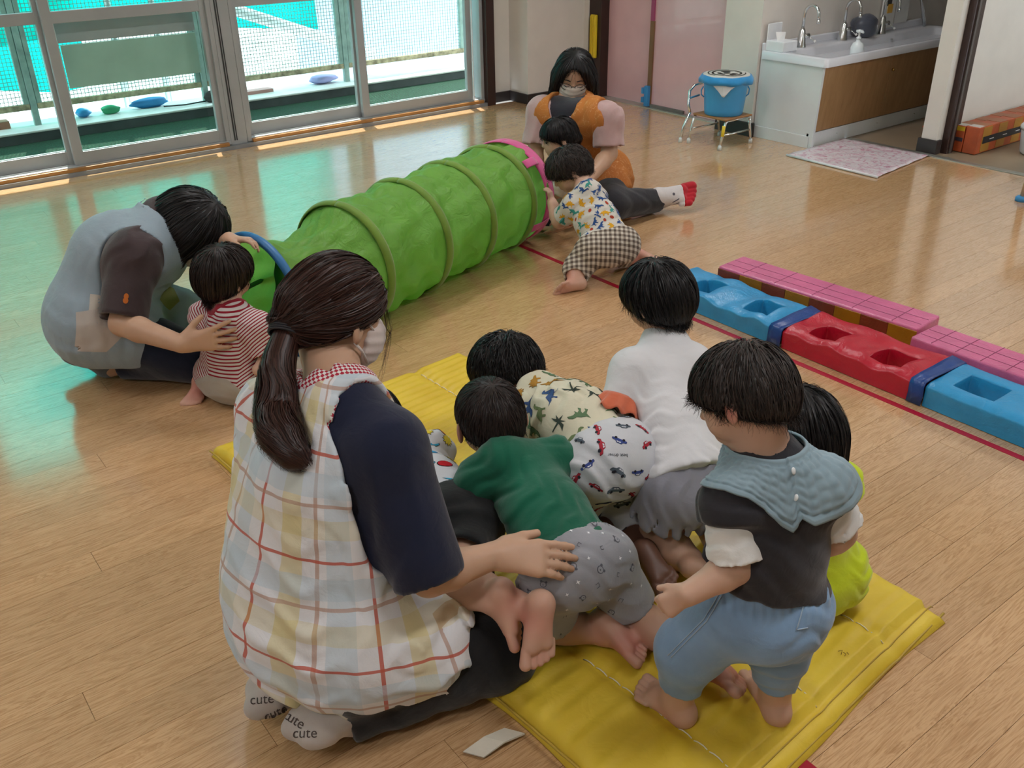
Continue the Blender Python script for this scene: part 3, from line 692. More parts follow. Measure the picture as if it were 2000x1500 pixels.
# white liner corner hanging over the near side, towards the room
dirs_ = np.array([-0.78, -0.62]); sdv = np.array([0.62, -0.78]); v = []; f = []
for j in range(7):
    for i in range(9):
        a = (i/8-0.5)*1.25; z = (0.185-0.075*(j/6)*(1-abs(i/8-0.45)*1.5))*1.1; r = (0.1195+0.003*math.sin(i*2.1)+0.003)*BS
        ang = math.atan2(dirs_[1], dirs_[0])+a*(1-0.45*j/6)
        v.append((bc[0]+r*math.cos(ang), bc[1]+r*math.sin(ang), bc[2]+z))
for j in range(6):
    for i in range(8): f.append((j*9+i, j*9+i+1, (j+1)*9+i+1, (j+1)*9+i))
pyd('bag_liner', v, f, plain('liner_white', 'dfe6ea', 0.35), bk, True).modifiers.new('t', 'SOLIDIFY').thickness = 0.002
for s_ in (-1, 1):
    a0 = math.atan2(RT[1], RT[0])
    c_ = np.array([bc[0]+s_*0.118*BS*math.cos(a0), bc[1]+s_*0.118*BS*math.sin(a0)])
    tube_obj('handle', [(c_[0], c_[1], bc[2]+0.17), (c_[0]+s_*0.012*math.cos(a0), c_[1]+s_*0.012*math.sin(a0), bc[2]+0.15), (c_[0]+s_*0.010*math.cos(a0), c_[1]+s_*0.010*math.sin(a0), bc[2]+0.12), (c_[0]-s_*0.008*math.cos(a0), c_[1]-s_*0.008*math.sin(a0), bc[2]+0.105)], 0.004, BUCK, bk, 8)

# ---- washbasin unit
SINKW = plain('sink_white', 'd7d9df', 0.2, var=0.01, coat=0.3); PANELW = plain('panel_white', 'd3d9d9', 0.35, var=0.02)
OAK = NT('oak_door'); _c = OAK.coord('Object', (3, 3, 0.35)); OAK.base(OAK.ramp(OAK.noise(9, _c, 4, 0.6, 0.8), [(0.25, lin('8f6c44')), (0.75, lin('a8835a'))])); OAK.setp(Roughness=0.4); OAK = OAK.m
sk = empty('wash_basin', (5.9, 3.8, 0), 'long white wash basin unit with oak doors standing in the washing corner', 'sink')
X0, X1, YF, YB = 5.10, 6.95, 3.55, 4.026
v = [(X0, YB-0.005, 0), (X0, YF+0.005, 0), (X0, YF-0.01, 0.505), (X0, YB-0.005, 0.505)]
v2 = [(x+0.02, y, z) for x, y, z in v]
pyd('side_panel', v+v2, [(0, 1, 2, 3), (7, 6, 5, 4), (0, 4, 5, 1), (1, 5, 6, 2), (2, 6, 7, 3), (3, 7, 4, 0)], PANELW, sk)
box('plinth', X0+0.0, X1, YF+0.035, YF+0.05, 0.0, 0.09, PANELW, sk)
box('plinth_side', X0-0.006, X0, YF+0.03, YB-0.01, 0.0, 0.075, PANELW, sk, 0.002)
for k in range(3): lathe_obj('plinth_screw', [(0, -0.001), (0.006, -0.001), (0.006, 0.002), (0, 0.003)], CHROME, sk, (X0+0.3+0.45*k, YF+0.034, 0.05), 10)
box('carcass', X0+0.02, X1, YF+0.045, YB-0.002, 0.0, 0.435, plain('carcass', '5d4a38', 0.6), sk)
def slant_door(xa, xb):
    zt, zb = 0.498, 0.095
    yt, yb = YF-0.008, YF+0.028
    v = []
    for x in (xa, xb):
        v += [(x, yb, zb), (x, yt, zt), (x, yt+0.018, zt), (x, yb+0.018, zb)]
    bm = bmesh.new(); vs = [bm.verts.new(p) for p in v]
    for q in ((0, 1, 2, 3), (7, 6, 5, 4), (0, 4, 5, 1), (1, 5, 6, 2), (2, 6, 7, 3), (3, 7, 4, 0)): bm.faces.new([vs[i] for i in q])
    return bm_obj('door', bm, OAK, sk, False, None, 0.003, 2)
D1 = slant_door(X0+0.008, 5.855); D2 = slant_door(5.86, 6.62); D3 = slant_door(6.625, X1)
bm = bmesh.new(); bmesh.ops.create_uvsphere(bm, u_segments=14, v_segments=8, radius=0.011, matrix=Matrix.Translation((5.875, YF-0.006, 0.40))); bm_obj('knob', bm, plain('brass', 'a98a52', 0.25, 1.0), D2, True)
# worktop with a long basin
tb = bmesh.new(); zt = 0.55
def ringrect(x0, x1, y0, y1, z, r, n=6):
    out = []
    for cx, cy, a0 in ((x1-r, y1-r, 0), (x0+r, y1-r, 90), (x0+r, y0+r, 180), (x1-r, y0+r, 270)):
        for k in range(n+1):
            a = math.radians(a0+90*k/n); out.append(tb.verts.new((cx+r*math.cos(a), cy+r*math.sin(a), z)))
    return out
Rr = [ringrect(X0-0.01, X1, YF-0.035, YB, zt-0.05, 0.025), ringrect(X0-0.01, X1, YF-0.035, YB, zt-0.004, 0.025), ringrect(X0-0.006, X1-0.004, YF-0.031, YB-0.004, zt, 0.025),
      ringrect(X0+0.06, X1-0.06, YF+0.0, YB-0.15, zt, 0.05), ringrect(X0+0.075, X1-0.075, YF+0.012, YB-0.16, zt-0.012, 0.05), ringrect(X0+0.12, X1-0.12, YF+0.05, YB-0.185, zt-0.105, 0.06), ]
for a, b in zip(Rr, Rr[1:]):
    n = len(a)
    for k in range(n): tb.faces.new((a[k], a[(k+1) % n], b[(k+1) % n], b[k]))
tb.faces.new(Rr[-1]); tb.faces.new(Rr[0][::-1])
bm_obj('basin_top', tb, SINKW, sk, True).modifiers.new('e', 'EDGE_SPLIT').split_angle = math.radians(60)
box('backsplash', X0-0.004, X1, YB-0.03, YB-0.002, zt-0.005, zt+0.045, SINKW, sk, 0.008, 3)
lathe_obj('overflow', [(0, 0), (0.012, 0), (0.012, 0.002), (0, 0.002)], CHROME, sk, (6.30, YB-0.172, zt-0.03), 14)
def faucet(x, label):
    y = YB-0.10; z = zt
    t = empty('faucet', (x, y, z), label, 'faucet', 'gooseneck faucets on the basin')
    lathe_obj('faucet_base', [(0, 0), (0.034, 0), (0.034, 0.004), (0.030, 0.02), (0.019, 0.105), (0.012, 0.118), (0, 0.12)], CHROME, t, (x, y, z), 24)
    pts = [(x, y, z+0.11), (x, y, z+0.20)]
    for k in range(1, 11):
        a = math.pi*k/10*1.02; pts.append((x, y-0.055*(1-math.cos(a)), z+0.20+0.06*math.sin(a)))
    pts.append((x, y-0.112, z+0.175))
    s = tube_obj('spout', pts, 0.0095, CHROME, t); tube_obj('aerator', [(x, y-0.112, z+0.178), (x, y-0.1125, z+0.155)], 0.012, CHROME, s)
    v_ = tube_obj('valve', [(x+0.0, y-0.01, z+0.07), (x+0.045, y-0.02, z+0.072)], [0.013, 0.015], CHROME, t)
    tube_obj('lever', [(x+0.04, y-0.022, z+0.068), (x+0.055, y-0.06, z+0.04)], 0.0035, CHROME, v_); tube_obj('lever_tip', [(x+0.055, y-0.06, z+0.042), (x+0.058, y-0.068, z+0.034)], 0.008, plain('lever_white', 'e4e4e2', 0.4), v_)
    return t
faucet(5.37, 'chrome gooseneck faucet beside the white tissue box'); faucet(5.82, 'chrome gooseneck faucet between the soap bottle and the grey bag'); faucet(6.27, 'chrome gooseneck faucet on the far side of the grey bag')
tis = empty('tissue_box', (5.2, 3.95, zt), 'open white plastic box with upright lid standing on the basin corner', 'box')
BXW = plain('box_white', 'e0e3e6', 0.4)
box('box_body', 5.105, 5.245, 3.86, 4.0, zt, zt+0.062, BXW, tis, 0.005); box('box_lid', 5.112, 5.25, 3.996, 4.004, zt+0.045, zt+0.16, BXW, tis, 0.003)
pyd('tissue', [(5.14, 3.94, zt+0.06), (5.20, 3.93, zt+0.06), (5.20, 3.925, zt+0.11), (5.125, 3.945, zt+0.115)], [(0, 1, 2, 3)], plain('tissue_white', 'f0f0ee', 0.8), tis).modifiers.new('t', 'SOLIDIFY').thickness = 0.002
box('red_label', 5.19, 5.235, 3.955, 3.985, zt+0.060, zt+0.064, plain('label_red', 'b7303a', 0.5), tis)
so = empty('soap_bottle', (5.52, 3.60, zt-0.06), 'white pump soap bottle standing at the near rim of the basin', 'bottle')
SOAP = plain('soap_white', 'dfe7ea', 0.3)
lathe_obj('bottle_body', [(0, 0), (0.038, 0), (0.041, 0.006), (0.041, 0.08), (0.032, 0.105), (0.014, 0.115), (0.014, 0.13), (0, 0.13)], SOAP, so, (5.52, 3.605, zt-0.06), 24)
pp = lathe_obj('pump', [(0, 0.128), (0.016, 0.128), (0.016, 0.14), (0.007, 0.145), (0.006, 0.165), (0.022, 0.17), (0.022, 0.182), (0, 0.186)], SOAP, so, (5.52, 3.605, zt-0.06), 20); tube_obj('nozzle', [(5.52, 3.605, zt+0.117), (5.50, 3.565, zt+0.113)], 0.007, SOAP, pp, 8)
bmh = [(5.52-0.0425*math.cos(a), 3.605-0.0425*math.sin(a), zt+0.0-0.06+q) for a in (0.7,) for q in (0.03,)]
tube_obj('label_mark', [(5.4925, 3.573, zt-0.02), (5.497, 3.570, zt-0.01), (5.503, 3.567, zt-0.016)], 0.003, INK, so, 6)
blob('plastic_bag', (6.06, 3.93, zt+0.07), (0.12, 0.075, 0.075), plain('grey_bag', '555a66', 0.3, var=0.15, bump=0.8, bscale=18), 'crumpled dark grey plastic bag lying behind the faucets', 'bag', 1.7)
pk = empty('leaning_pack', (6.45, 3.98, zt), 'white printed pack leaning against the wall behind the basin', 'package')
box('pack_body', 6.38, 6.50, 3.985, 4.02, zt+0.02, zt+0.34, plain('pack_white', 'd9d9d4', 0.5), pk, 0.004); box('pack_print', 6.385, 6.44, 3.983, 3.986, zt+0.17, zt+0.30, plain('pack_black', '2a2a28', 0.5), pk); box('pack_print', 6.40, 6.46, 3.982, 3.985, zt+0.12, zt+0.18, plain('pack_yellow', 'd8a640', 0.5), pk)
tagk(box('white_board', 6.52, 6.68, 3.99, 4.02, zt+0.04, zt+0.45, plain('board_white', 'cfcfcb', 0.6), None, 0.003), 'narrow white board leaning against the wall beside the printed pack', 'board')
tagk(tube_obj('steel_rod', [(6.83, 3.93, zt+0.002), (6.72, 4.005, zt+0.42)], 0.012, CHROME), 'slanting steel rod leaning against the wall at the end of the basin', 'rod')
tagk(tube_obj('broom_stick', [(6.12, 3.37, 0.03), (6.22, 3.12, 0.36), (6.26, 3.10, 0.50)], 0.007, plain('stick_metal', '9d8f7e', 0.4, 0.4)), 'thin metal stick with orange tip leaning beside the white post', 'stick')
tagk(tube_obj('stick_tip', [(6.105, 3.385, 0.012), (6.125, 3.36, 0.05)], 0.013, plain('tip_orange', 'c8562c', 0.5)), 'small orange rubber tip at the foot of the thin metal stick', 'tip')
blob('floor_cloth', (6.35, 3.42, 0.03), (0.10, 0.05, 0.03), plain('black_cloth', '22222a', 0.8), 'black cloth lying on the floor under the basin', 'cloth', 0.9)

# ---- pink plastic-covered bath mat
def bathmat():
    t = NT('pink_bath_mat'); co = t.coord()
    n1 = t.noise(16, co, 5, 0.65, 2.0)
    t.base(t.ramp(n1, [(0.30, lin('b9798e')), (0.42, lin('d9b3c0')), (0.52, lin('e4dbe0')), (0.8, lin('d6c9d2'))])); t.setp(Roughness=0.25, Coat_Weight=0.5, Coat_Roughness=0.1)
    t.bump(t.noise(22, co, 4, 0.6, 1.0), 0.7, 0.01); return t.m
bt = empty('wash_mat', (5.16, 3.2, 0), 'pink and white mat under clear plastic lying before the wash basin', 'mat')
q0, q1, q2, q3 = np.array([4.85, 3.55]), np.array([4.83, 2.90]), np.array([5.485, 2.975]), np.array([5.47, 3.57])
v = []; f = []; n = 24
for j in range(n+1):
    for i in range(n+1):
        s, t = i/n, j/n; p = (q0*(1-s)+q3*s)*(1-t)+(q1*(1-s)+q2*s)*t
        v.append((p[0], p[1], 0.004+0.004*abs(math.sin(s*11+3*math.sin(t*8)))))
for j in range(n):
    for i in range(n): a = j*(n+1)+i; f.append((a, a+1, a+n+2, a+n+1))
pyd('mat_cloth', v, f, bathmat(), bt, True).modifiers.new('t', 'SOLIDIFY').thickness = 0.003
bm = bmesh.new(); tube(bm, [tuple(q0-0.005)+(0.008,), tuple(q1-0.005)+(0.008,)], 0.007, 8); bm_obj('plastic_edge', bm, plain('clear_edge', 'd9dde0', 0.2), bt, True)

# ---- room to the right: orange boxes, white bin, blue-footed leg
def obox(x0, x1, y0, y1, h, label, band_):
    t = empty('long_box', ((x0+x1)/2, (y0+y1)/2, 0), label, 'box', 'long orange boxes by the wall')
    box('box_body', x0, x1, y0, y1, 0.002, h, plain('orange_box', 'b2532c', 0.45, var=0.15, nscale=9), t, 0.004)
    n = 9
    for k in range(n):
        a = x0+0.05+(x1-x0-0.1)*k/n; b = a+(x1-x0-0.1)/n*0.55
        box('tape_patch', a, b, y0-0.0015, y0+0.001, 0.01, h-0.005, plain('box_amber', 'ab7a2e', 0.4), t); box('tape_patch', a, b, y0+0.002, y1-0.002, h-0.001, h+0.0015, plain('box_brown', '9c5b32', 0.4), t)
    box('top_label', x0+0.01, x0+0.07, y0+0.006, y1-0.006, h, h+0.002, plain('label_grey', 'c9c4be', 0.6), t)
    if band_:
        box('black_band', x0+0.06, x1, y0-0.003, y0+0.001, h*0.36, h*0.62, plain('band_black', '1c1f27', 0.4), t)
        for k in range(7): box('band_mark', x0+0.14+0.16*k, x0+0.19+0.16*k, y0-0.004, y0, h*0.47, h*0.50, plain('mark_white', 'd6d6d6', 0.5), t)
    else:
        box('yellow_edge', x0-0.002, x0+0.002, y0+0.002, y1-0.002, h-0.03, h-0.004, plain('edge_yellow', 'd2b02a', 0.5), t); box('dark_tape', x0-0.003, x0+0.002, y0+0.004, y1-0.004, h*0.42, h*0.56, plain('tape_dark', '3a3440', 0.5), t)
obox(5.72, 7.5, 2.81, 2.895, 0.165, 'orange patchwork long box with a black band, beside the white bin', True)
obox(5.72, 7.5, 2.90, 2.975, 0.16, 'narrow orange long box with yellow edge pushed against the wall', False)
bn = empty('lidded_bin', (6.0, 2.60, 0), 'round white lidded bin standing beside the orange long box', 'bin')
lathe_obj('bin_body', [(0, 0), (0.095, 0), (0.105, 0.012), (0.118, 0.115), (0.12, 0.15), (0, 0.15)], plain('bin_white', 'c6cccf', 0.4), bn, (6.04, 2.58, 0), 36)
lathe_obj('bin_lid', [(0, 0.15), (0.128, 0.15), (0.13, 0.165), (0.115, 0.185), (0, 0.192)], plain('bin_lid_white', 'd2d6d8', 0.35), bn, (6.04, 2.58, 0), 36)
tl = U(1990, 392, 0); 
tb_ = empty('low_table', (tl[0], tl[1], 0), 'low pale wooden table standing on a blue rubber foot', 'table')
lathe_obj('rubber_foot', [(0, 0), (0.034, 0), (0.034, 0.018), (0.024, 0.026), (0, 0.026)], BLUETAPE, tb_, (tl[0]+0.01, tl[1]-0.01, 0), 24)
tube_obj('leg', [(tl[0]+0.015, tl[1]-0.012, 0.02), (tl[0]+0.03, tl[1]-0.02, 0.42)], 0.018, plain('pale_wood', 'd2a884', 0.5), tb_)
box('tabletop', tl[0]-0.02, tl[0]+0.55, tl[1]-0.75, tl[1]+0.01, 0.42, 0.445, plain('table_wood', 'c9a27a', 0.4), tb_, 0.006)
# ================================================================== SOFT BODIES (distance fields turned into meshes)
F32 = np.float32
def V3(*a): return np.array(a if len(a) == 3 else a[0], dtype=float)
def unit(v): v = np.asarray(v, float); return v/np.linalg.norm(v)
IR = unit([RT[0], RT[1], 0]); AW = unit([FW[0], FW[1], 0]); ZZ = np.array([0, 0, 1.0])

class Cone:
    """tapered capsule; flat=(axis, s) squeezes it along axis by s (<1 thinner); cut clips the far end flat"""
    def __init__(s, a, b, ra, rb=None, flat=None, cut=0):
        s.a, s.b = V3(a), V3(b); s.ra, s.rb = ra, (ra if rb is None else rb); s.flat = flat; s.cut = cut
    def grow(s, t): return Cone(s.a, s.b, s.ra+t, s.rb+t, s.flat, s.cut)
    def box(s):
        r = max(s.ra, s.rb); return np.minimum(s.a, s.b)-r, np.maximum(s.a, s.b)+r
    def __call__(s, P):
        pa = P-s.a.astype(F32); ba = (s.b-s.a).astype(F32)
        h = np.clip(pa@ba/max(float(ba@ba), 1e-9), 0, 1)
        q = pa-h[..., None]*ba
        r = s.ra+(s.rb-s.ra)*h
        if s.flat is not None:
            n = s.flat[0].astype(F32); k = q@n
            q = q+(k*(1/s.flat[1]-1))[..., None]*n
            d = np.sqrt((q*q).sum(-1))-r; d = d*(s.flat[1]*0.5+0.5)
        else:
            d = np.sqrt((q*q).sum(-1))-r
        if s.cut:
            L = float(np.linalg.norm(s.b-s.a)); t = pa@(ba/L)-L
            d = np.maximum(d, t.astype(F32))
            if s.cut == 2: d = np.maximum(d, -pa@(ba/L))
        return d

class Ell:
    def __init__(s, c, rad, f=None, u=None):
        s.c, s.rad = V3(c), V3(rad)
        if f is None: s.R = np.eye(3)
        else:
            f = unit(f); u = unit(u-f*np.dot(u, f)); s.R = np.array([f, np.cross(u, f), u])   # rows: forward, left, up
    def grow(s, t):
        e = Ell(s.c, s.rad+t); e.R = s.R; return e
    def box(s):
        r = max(s.rad); return s.c-r, s.c+r
    def __call__(s, P):
        q = (P-s.c.astype(F32))@s.R.T.astype(F32)
        k0 = np.sqrt(((q/s.rad.astype(F32))**2).sum(-1)); k1 = np.sqrt(((q/(s.rad**2).astype(F32))**2).sum(-1))+1e-9
        return k0*(k0-1)/k1

class Half:
    """keeps the side the normal points away from"""
    def __init__(s, p, n): s.p, s.n = V3(p), unit(n)
    def grow(s, t): return s
    def __call__(s, P): return (P-s.p.astype(F32))@s.n.astype(F32)

def smin(a, b, k):
    if k <= 0: return np.minimum(a, b)
    h = np.clip(0.5+0.5*(b-a)/k, 0, 1); return b+(a-b)*h-k*h*(1-h)

def S(*prims, k=0.02):
    """union list"""
    out = []
    for p in prims:
        if isinstance(p, list): out += p
        elif isinstance(p, tuple): out.append(p)
        else: out.append(('u', p, k))
    return out
def CUT(p, k=0.004): return ('s', p, k)
def KEEP(p, k=0.004): return ('i', p, k)
def grow(prog, t): return [(o, p.grow(t), k) for o, p, k in prog]

def evalp(prog, P, disp=None):
    d = np.full(P.shape[:-1], 9.0, F32)
    for o, p, k in prog:
        if o == 'u': d = smin(d, p(P), k)
        elif o == 's': d = -smin(-d, p(P), k)
        else: d = -smin(-d, -p(P), k)
    if disp is not None: d = d+disp(P)
    return d

def polygonize(prog, vox, disp=None):
    lo = np.min([p.box()[0] for o, p, k in prog if o == 'u'], 0)-0.03; hi = np.max([p.box()[1] for o, p, k in prog if o == 'u'], 0)+0.03
    B = 8; nb = np.maximum(1, np.ceil((hi-lo)/(vox*B)).astype(int)); n = nb*B
    bi = np.stack(np.meshgrid(*[np.arange(q) for q in nb], indexing='ij'), -1).reshape(-1, 3)
    cen = (lo+(bi+0.5)*B*vox-vox/2).astype(F32); hd = vox*B*0.87
    # per primitive values at the block centres
    dv = [p(cen) for o, p, k in prog]
    d = np.full(len(cen), 9.0, F32)
    for (o, p, k), q in zip(prog, dv):
        d = smin(d, q, k) if o == 'u' else (-smin(-d, q, k) if o == 's' else -smin(-d, -q, k))
    act = np.abs(d) < hd*1.7+0.012
    un = np.min([q for (o, p, k), q in zip(prog, dv) if o == 'u'], 0)
    loc = np.stack(np.meshgrid(np.arange(B), np.arange(B), np.arange(B), indexing='ij'), -1).reshape(-1, 3)
    A = np.nonzero(act)[0]
    pts = ((lo+bi[A]*B*vox)[:, None, :]+(loc*vox)[None]).astype(F32)
    D = np.full((len(A), B**3), 0.5, F32)
    for (o, p, k), q in zip(prog, dv):
        if o == 'u':
            m = np.nonzero(q[A] < un[A]+hd*3.2+k*1.5)[0]
            if len(m): D[m] = smin(D[m], p(pts[m]), k)
        else:
            m = np.nonzero(np.abs(q[A]) < 0.12)[0] if False else np.arange(len(A))
            v = p(pts); D = -smin(-D, v, k) if o == 's' else -smin(-D, -v, k)
    if disp is not None: D = D+disp(pts)
    G = np.where(d > 0, F32(0.5), F32(-0.5)).reshape(nb)
    G = np.broadcast_to(G[:, None, :, None, :, None], (nb[0], B, nb[1], B, nb[2], B)).copy()
    bx = bi[A]
    G[bx[:, 0], :, bx[:, 1], :, bx[:, 2], :] = D.reshape(-1, B, B, B)
    G = G.reshape(n)
    s = G < 0
    s[0] = s[-1] = False; s[:, 0] = s[:, -1] = False; s[:, :, 0] = s[:, :, -1] = False
    G = np.where((~s) & (G < 0), F32(1e-4), G)
    c = s[:-1, :-1, :-1].astype(np.int8)
    for dx, dy, dz in ((1,0,0),(0,1,0),(0,0,1),(1,1,0),(1,0,1),(0,1,1),(1,1,1)):
        c += s[dx:n[0]-1+dx, dy:n[1]-1+dy, dz:n[2]-1+dz]
    ci = np.argwhere((c > 0) & (c < 8))
    idx = np.full(c.shape, -1, np.int32); idx[ci[:, 0], ci[:, 1], ci[:, 2]] = np.arange(len(ci))
    acc = np.zeros((len(ci), 3)); cnt = np.zeros(len(ci))
    C8 = [(0,0,0),(1,0,0),(0,1,0),(1,1,0),(0,0,1),(1,0,1),(0,1,1),(1,1,1)]
    g8 = [G[ci[:, 0]+a, ci[:, 1]+b, ci[:, 2]+e] for a, b, e in C8]
    for i, j in ((0,1),(2,3),(4,5),(6,7),(0,2),(1,3),(4,6),(5,7),(0,4),(1,5),(2,6),(3,7)):
        m = (g8[i] < 0) != (g8[j] < 0)
        t = g8[i][m]/(g8[i][m]-g8[j][m])
        a, b = np.array(C8[i]), np.array(C8[j])
        acc[m] += a+(b-a)*t[:, None]; cnt[m] += 1
    V = lo+(ci+acc/cnt[:, None])*vox
    F = []
    for ax in range(3):
        sl0 = [slice(None)]*3; sl1 = [slice(None)]*3
        sl0[ax] = slice(0, -1); sl1[ax] = slice(1, None)
        cr = s[tuple(sl0)] != s[tuple(sl1)]
        e = np.argwhere(cr); o1, o2 = [(1, 2), (2, 0), (0, 1)][ax]
        e = e[(e[:, o1] > 0) & (e[:, o2] > 0)]
        e = e[(e[:, o1] < n[o1]-1) & (e[:, o2] < n[o2]-1)]
        def at(d1, d2):
            q = e.copy(); q[:, o1] -= d1; q[:, o2] -= d2; return idx[q[:, 0], q[:, 1], q[:, 2]]
        quad = np.stack([at(1, 1), at(0, 1), at(0, 0), at(1, 0)], 1)
        flip = ~s[e[:, 0], e[:, 1], e[:, 2]]
        quad[flip] = quad[flip][:, ::-1]
        F.append(quad)
    F = np.concatenate(F); F = F[(F >= 0).all(1)]
    # relax a little
    nb_ = np.zeros((len(V), 3)); w_ = np.zeros(len(V))
    for a, b in ((0, 1), (1, 2), (2, 3), (3, 0)):
        np.add.at(nb_, F[:, a], V[F[:, b]]); np.add.at(w_, F[:, a], 1)
    ok = w_ > 0; V[ok] = V[ok]*0.6+0.4*nb_[ok]/w_[ok][:, None]
    return V, F

def np_mesh(name, V, F, mat, parent, uv=None, attrs=None, smooth=True):
    me = bpy.data.meshes.new(name); F = np.asarray(F); k = F.shape[1]
    me.vertices.add(len(V)); me.vertices.foreach_set('co', np.asarray(V, F32).ravel())
    me.loops.add(F.size); me.loops.foreach_set('vertex_index', F.ravel().astype(np.int32))
    me.polygons.add(len(F)); me.polygons.foreach_set('loop_start', np.arange(0, F.size, k, dtype=np.int32))
    me.update(calc_edges=True); me.validate()
    if smooth: me.shade_smooth()
    if uv is not None:
        a = me.attributes.new('cloth', 'FLOAT_VECTOR', 'POINT'); a.data.foreach_set('vector', np.asarray(uv(V), F32).ravel())
    if attrs:
        for n_, val in attrs.items():
            a = me.attributes.new(n_, 'FLOAT', 'POINT'); a.data.foreach_set('value', np.asarray(val, F32))
    return link(name, me, mat, parent)

def sdf_part(name, prog, vox, mat, parent, disp=None, uv=None, attrs=None, dec=None):
    V, F = polygonize(prog, vox, disp)
    at = {k: fn(V) for k, fn in attrs.items()} if attrs else None
    o = np_mesh(name, V, F, mat, parent, uv, at)
    if name == 'body' and dec is None: dec = 0.38
    if dec:
        m = o.modifiers.new('d', 'DECIMATE'); m.ratio = dec
        me = bpy.data.meshes.new_from_object(o.evaluated_get(bpy.context.evaluated_depsgraph_get())); o.modifiers.clear()
        old = o.data; o.data = me; bpy.data.meshes.remove(old); me.shade_smooth()
    return o

def folds(amp, lam, across, seed=0.0, along=None, mask=None):
    """cloth folds: ridges spaced lam apart, running perpendicular to across"""
    ac = unit(across).astype(F32); al = unit(along if along is not None else np.cross(ac, [0.3, 0.5, 0.8])).astype(F32); th = np.cross(ac, al)
    def fn(P):
        x = P@ac; y = P@al; z = P@th
        w_ = 0.35*np.sin(y*2*math.pi/(lam*4.3)+seed)+0.3*np.sin(z*2*math.pi/(lam*3.1)+seed*2+1)+0.2*np.sin(y*2*math.pi/(lam*1.9)+z*40+seed)
        a = np.sin(2*math.pi*(x/lam+w_)); b = np.sin(2*math.pi*(x/(lam*0.47)+1.7*w_+0.3))
        m = 0.55+0.45*np.sin(y*2*math.pi/(lam*5)+seed*3+z*9)
        r = amp*(a*0.75+b*0.3)*m
        if mask is not None: r = r*mask(P)
        return r.astype(F32)
    return fn
def addf(*fs): return lambda P: sum(f(P) for f in fs)

# ------------------------------------------------------------------ anatomy
def head_prims(hc, f, u, S_, adult=False, ears=True, earout=0.40):
    f = unit(f); u = unit(u-f*np.dot(u, f)); r = np.cross(f, u)
    def L(a, b, c): return hc+S_*(a*f+b*r+c*u)
    P = []
    if adult:
        cr = Ell(L(-0.04, 0, 0.13), S_*V3(0.43, 0.355, 0.38), f, u); fa = Ell(L(0.14, 0, -0.17), S_*V3(0.26, 0.29, 0.34), f, u); ch = Ell(L(0.27, 0, -0.41), S_*V3(0.10, 0.12, 0.09), f, u); eo = 0.345
    else:
        cr = Ell(L(-0.05, 0, 0.11), S_*V3(0.50, 0.405, 0.405), f, u); fa = Ell(L(0.14, 0, -0.19), S_*V3(0.30, 0.31, 0.30), f, u); ch = Ell(L(0.30, 0, -0.39), S_*V3(0.10, 0.12, 0.08), f, u); eo = earout
    P += [('u', cr, 0), ('u', fa, 0.10*S_*1.5), ('u', ch, 0.08*S_)]
    for sd in (-1, 1): P.append(('u', Ell(L(0.23, sd*0.17, -0.22), S_*V3(0.14, 0.13, 0.14), f, u), 0.06*S_))
    fz = 0.42 if adult else 0.43
    for sd in (-1, 1): P.append(('s', Ell(L(fz+0.03, sd*0.15, -0.02), S_*V3(0.07, 0.10, 0.06), f, u), 0.05*S_))
    P.append(('u', Cone(L(fz-0.03, 0, -0.01), L(fz+0.045, 0, -0.13), 0.03*S_, 0.05*S_), 0.05*S_))
    for sd in (-1, 1): P.append(('u', Ell(L(fz-0.005, sd*0.055, -0.15), S_*V3(0.04, 0.035, 0.03), f, u), 0.02*S_))
    P.append(('u', Ell(L(fz-0.015, 0, -0.255), S_*V3(0.045, 0.10, 0.028), f, u), 0.02*S_)); P.append(('u', Ell(L(fz-0.02, 0, -0.30), S_*V3(0.05, 0.085, 0.03), f, u), 0.02*S_))
    P.append(('s', Ell(L(fz+0.03, 0, -0.277), S_*V3(0.03, 0.085, 0.006), f, u), 0.006*S_))
    if ears:
        for sd in (-1, 1):
            ef = unit(f*0.90+r*sd*(-0.45)); eu = unit(u-0.15*f)
            ec = L(-0.03, sd*(eo+0.02), -0.08)
            P.append(('u', Ell(ec, S_*V3(0.085, 0.038, 0.135), ef, eu), 0.015*S_))
            P.append(('s', Ell(ec+S_*(sd*0.045*r+0.02*f), S_*V3(0.050, 0.028, 0.085), ef, eu), 0.012*S_))
            P.append(('u', Ell(ec+S_*(sd*0.0*r+0.035*f-0.02*u), S_*V3(0.02, 0.025, 0.03), ef, eu), 0.01*S_))
    return P, L, (f, r, u)

def arm_prims(sh, el, wr, r0, r1, r2, k=0.02):
    sh, el, wr = map(V3, (sh, el, wr))
    m = el+(wr-el)*0.3
    return [('u', Cone(sh, el, r0, r1), k), ('u', Cone(el, m, r1*0.98, r1*1.02), 0.012), ('u', Cone(m, wr, r1*1.0, r2), 0.012)]
def leg_prims(hip, kn, an, r0, r1, r2, r3, back=None, k=0.03):
    hip, kn, an = map(V3, (hip, kn, an))
    c = kn+(an-kn)*0.32
    if back is not None: c = c+unit(back)*r1*0.18
    return [('u', Cone(hip, kn, r0, r1), k), ('u', Cone(kn, c, r1*0.95, r2), 0.02), ('u', Cone(c, an, r2, r3), 0.02)]

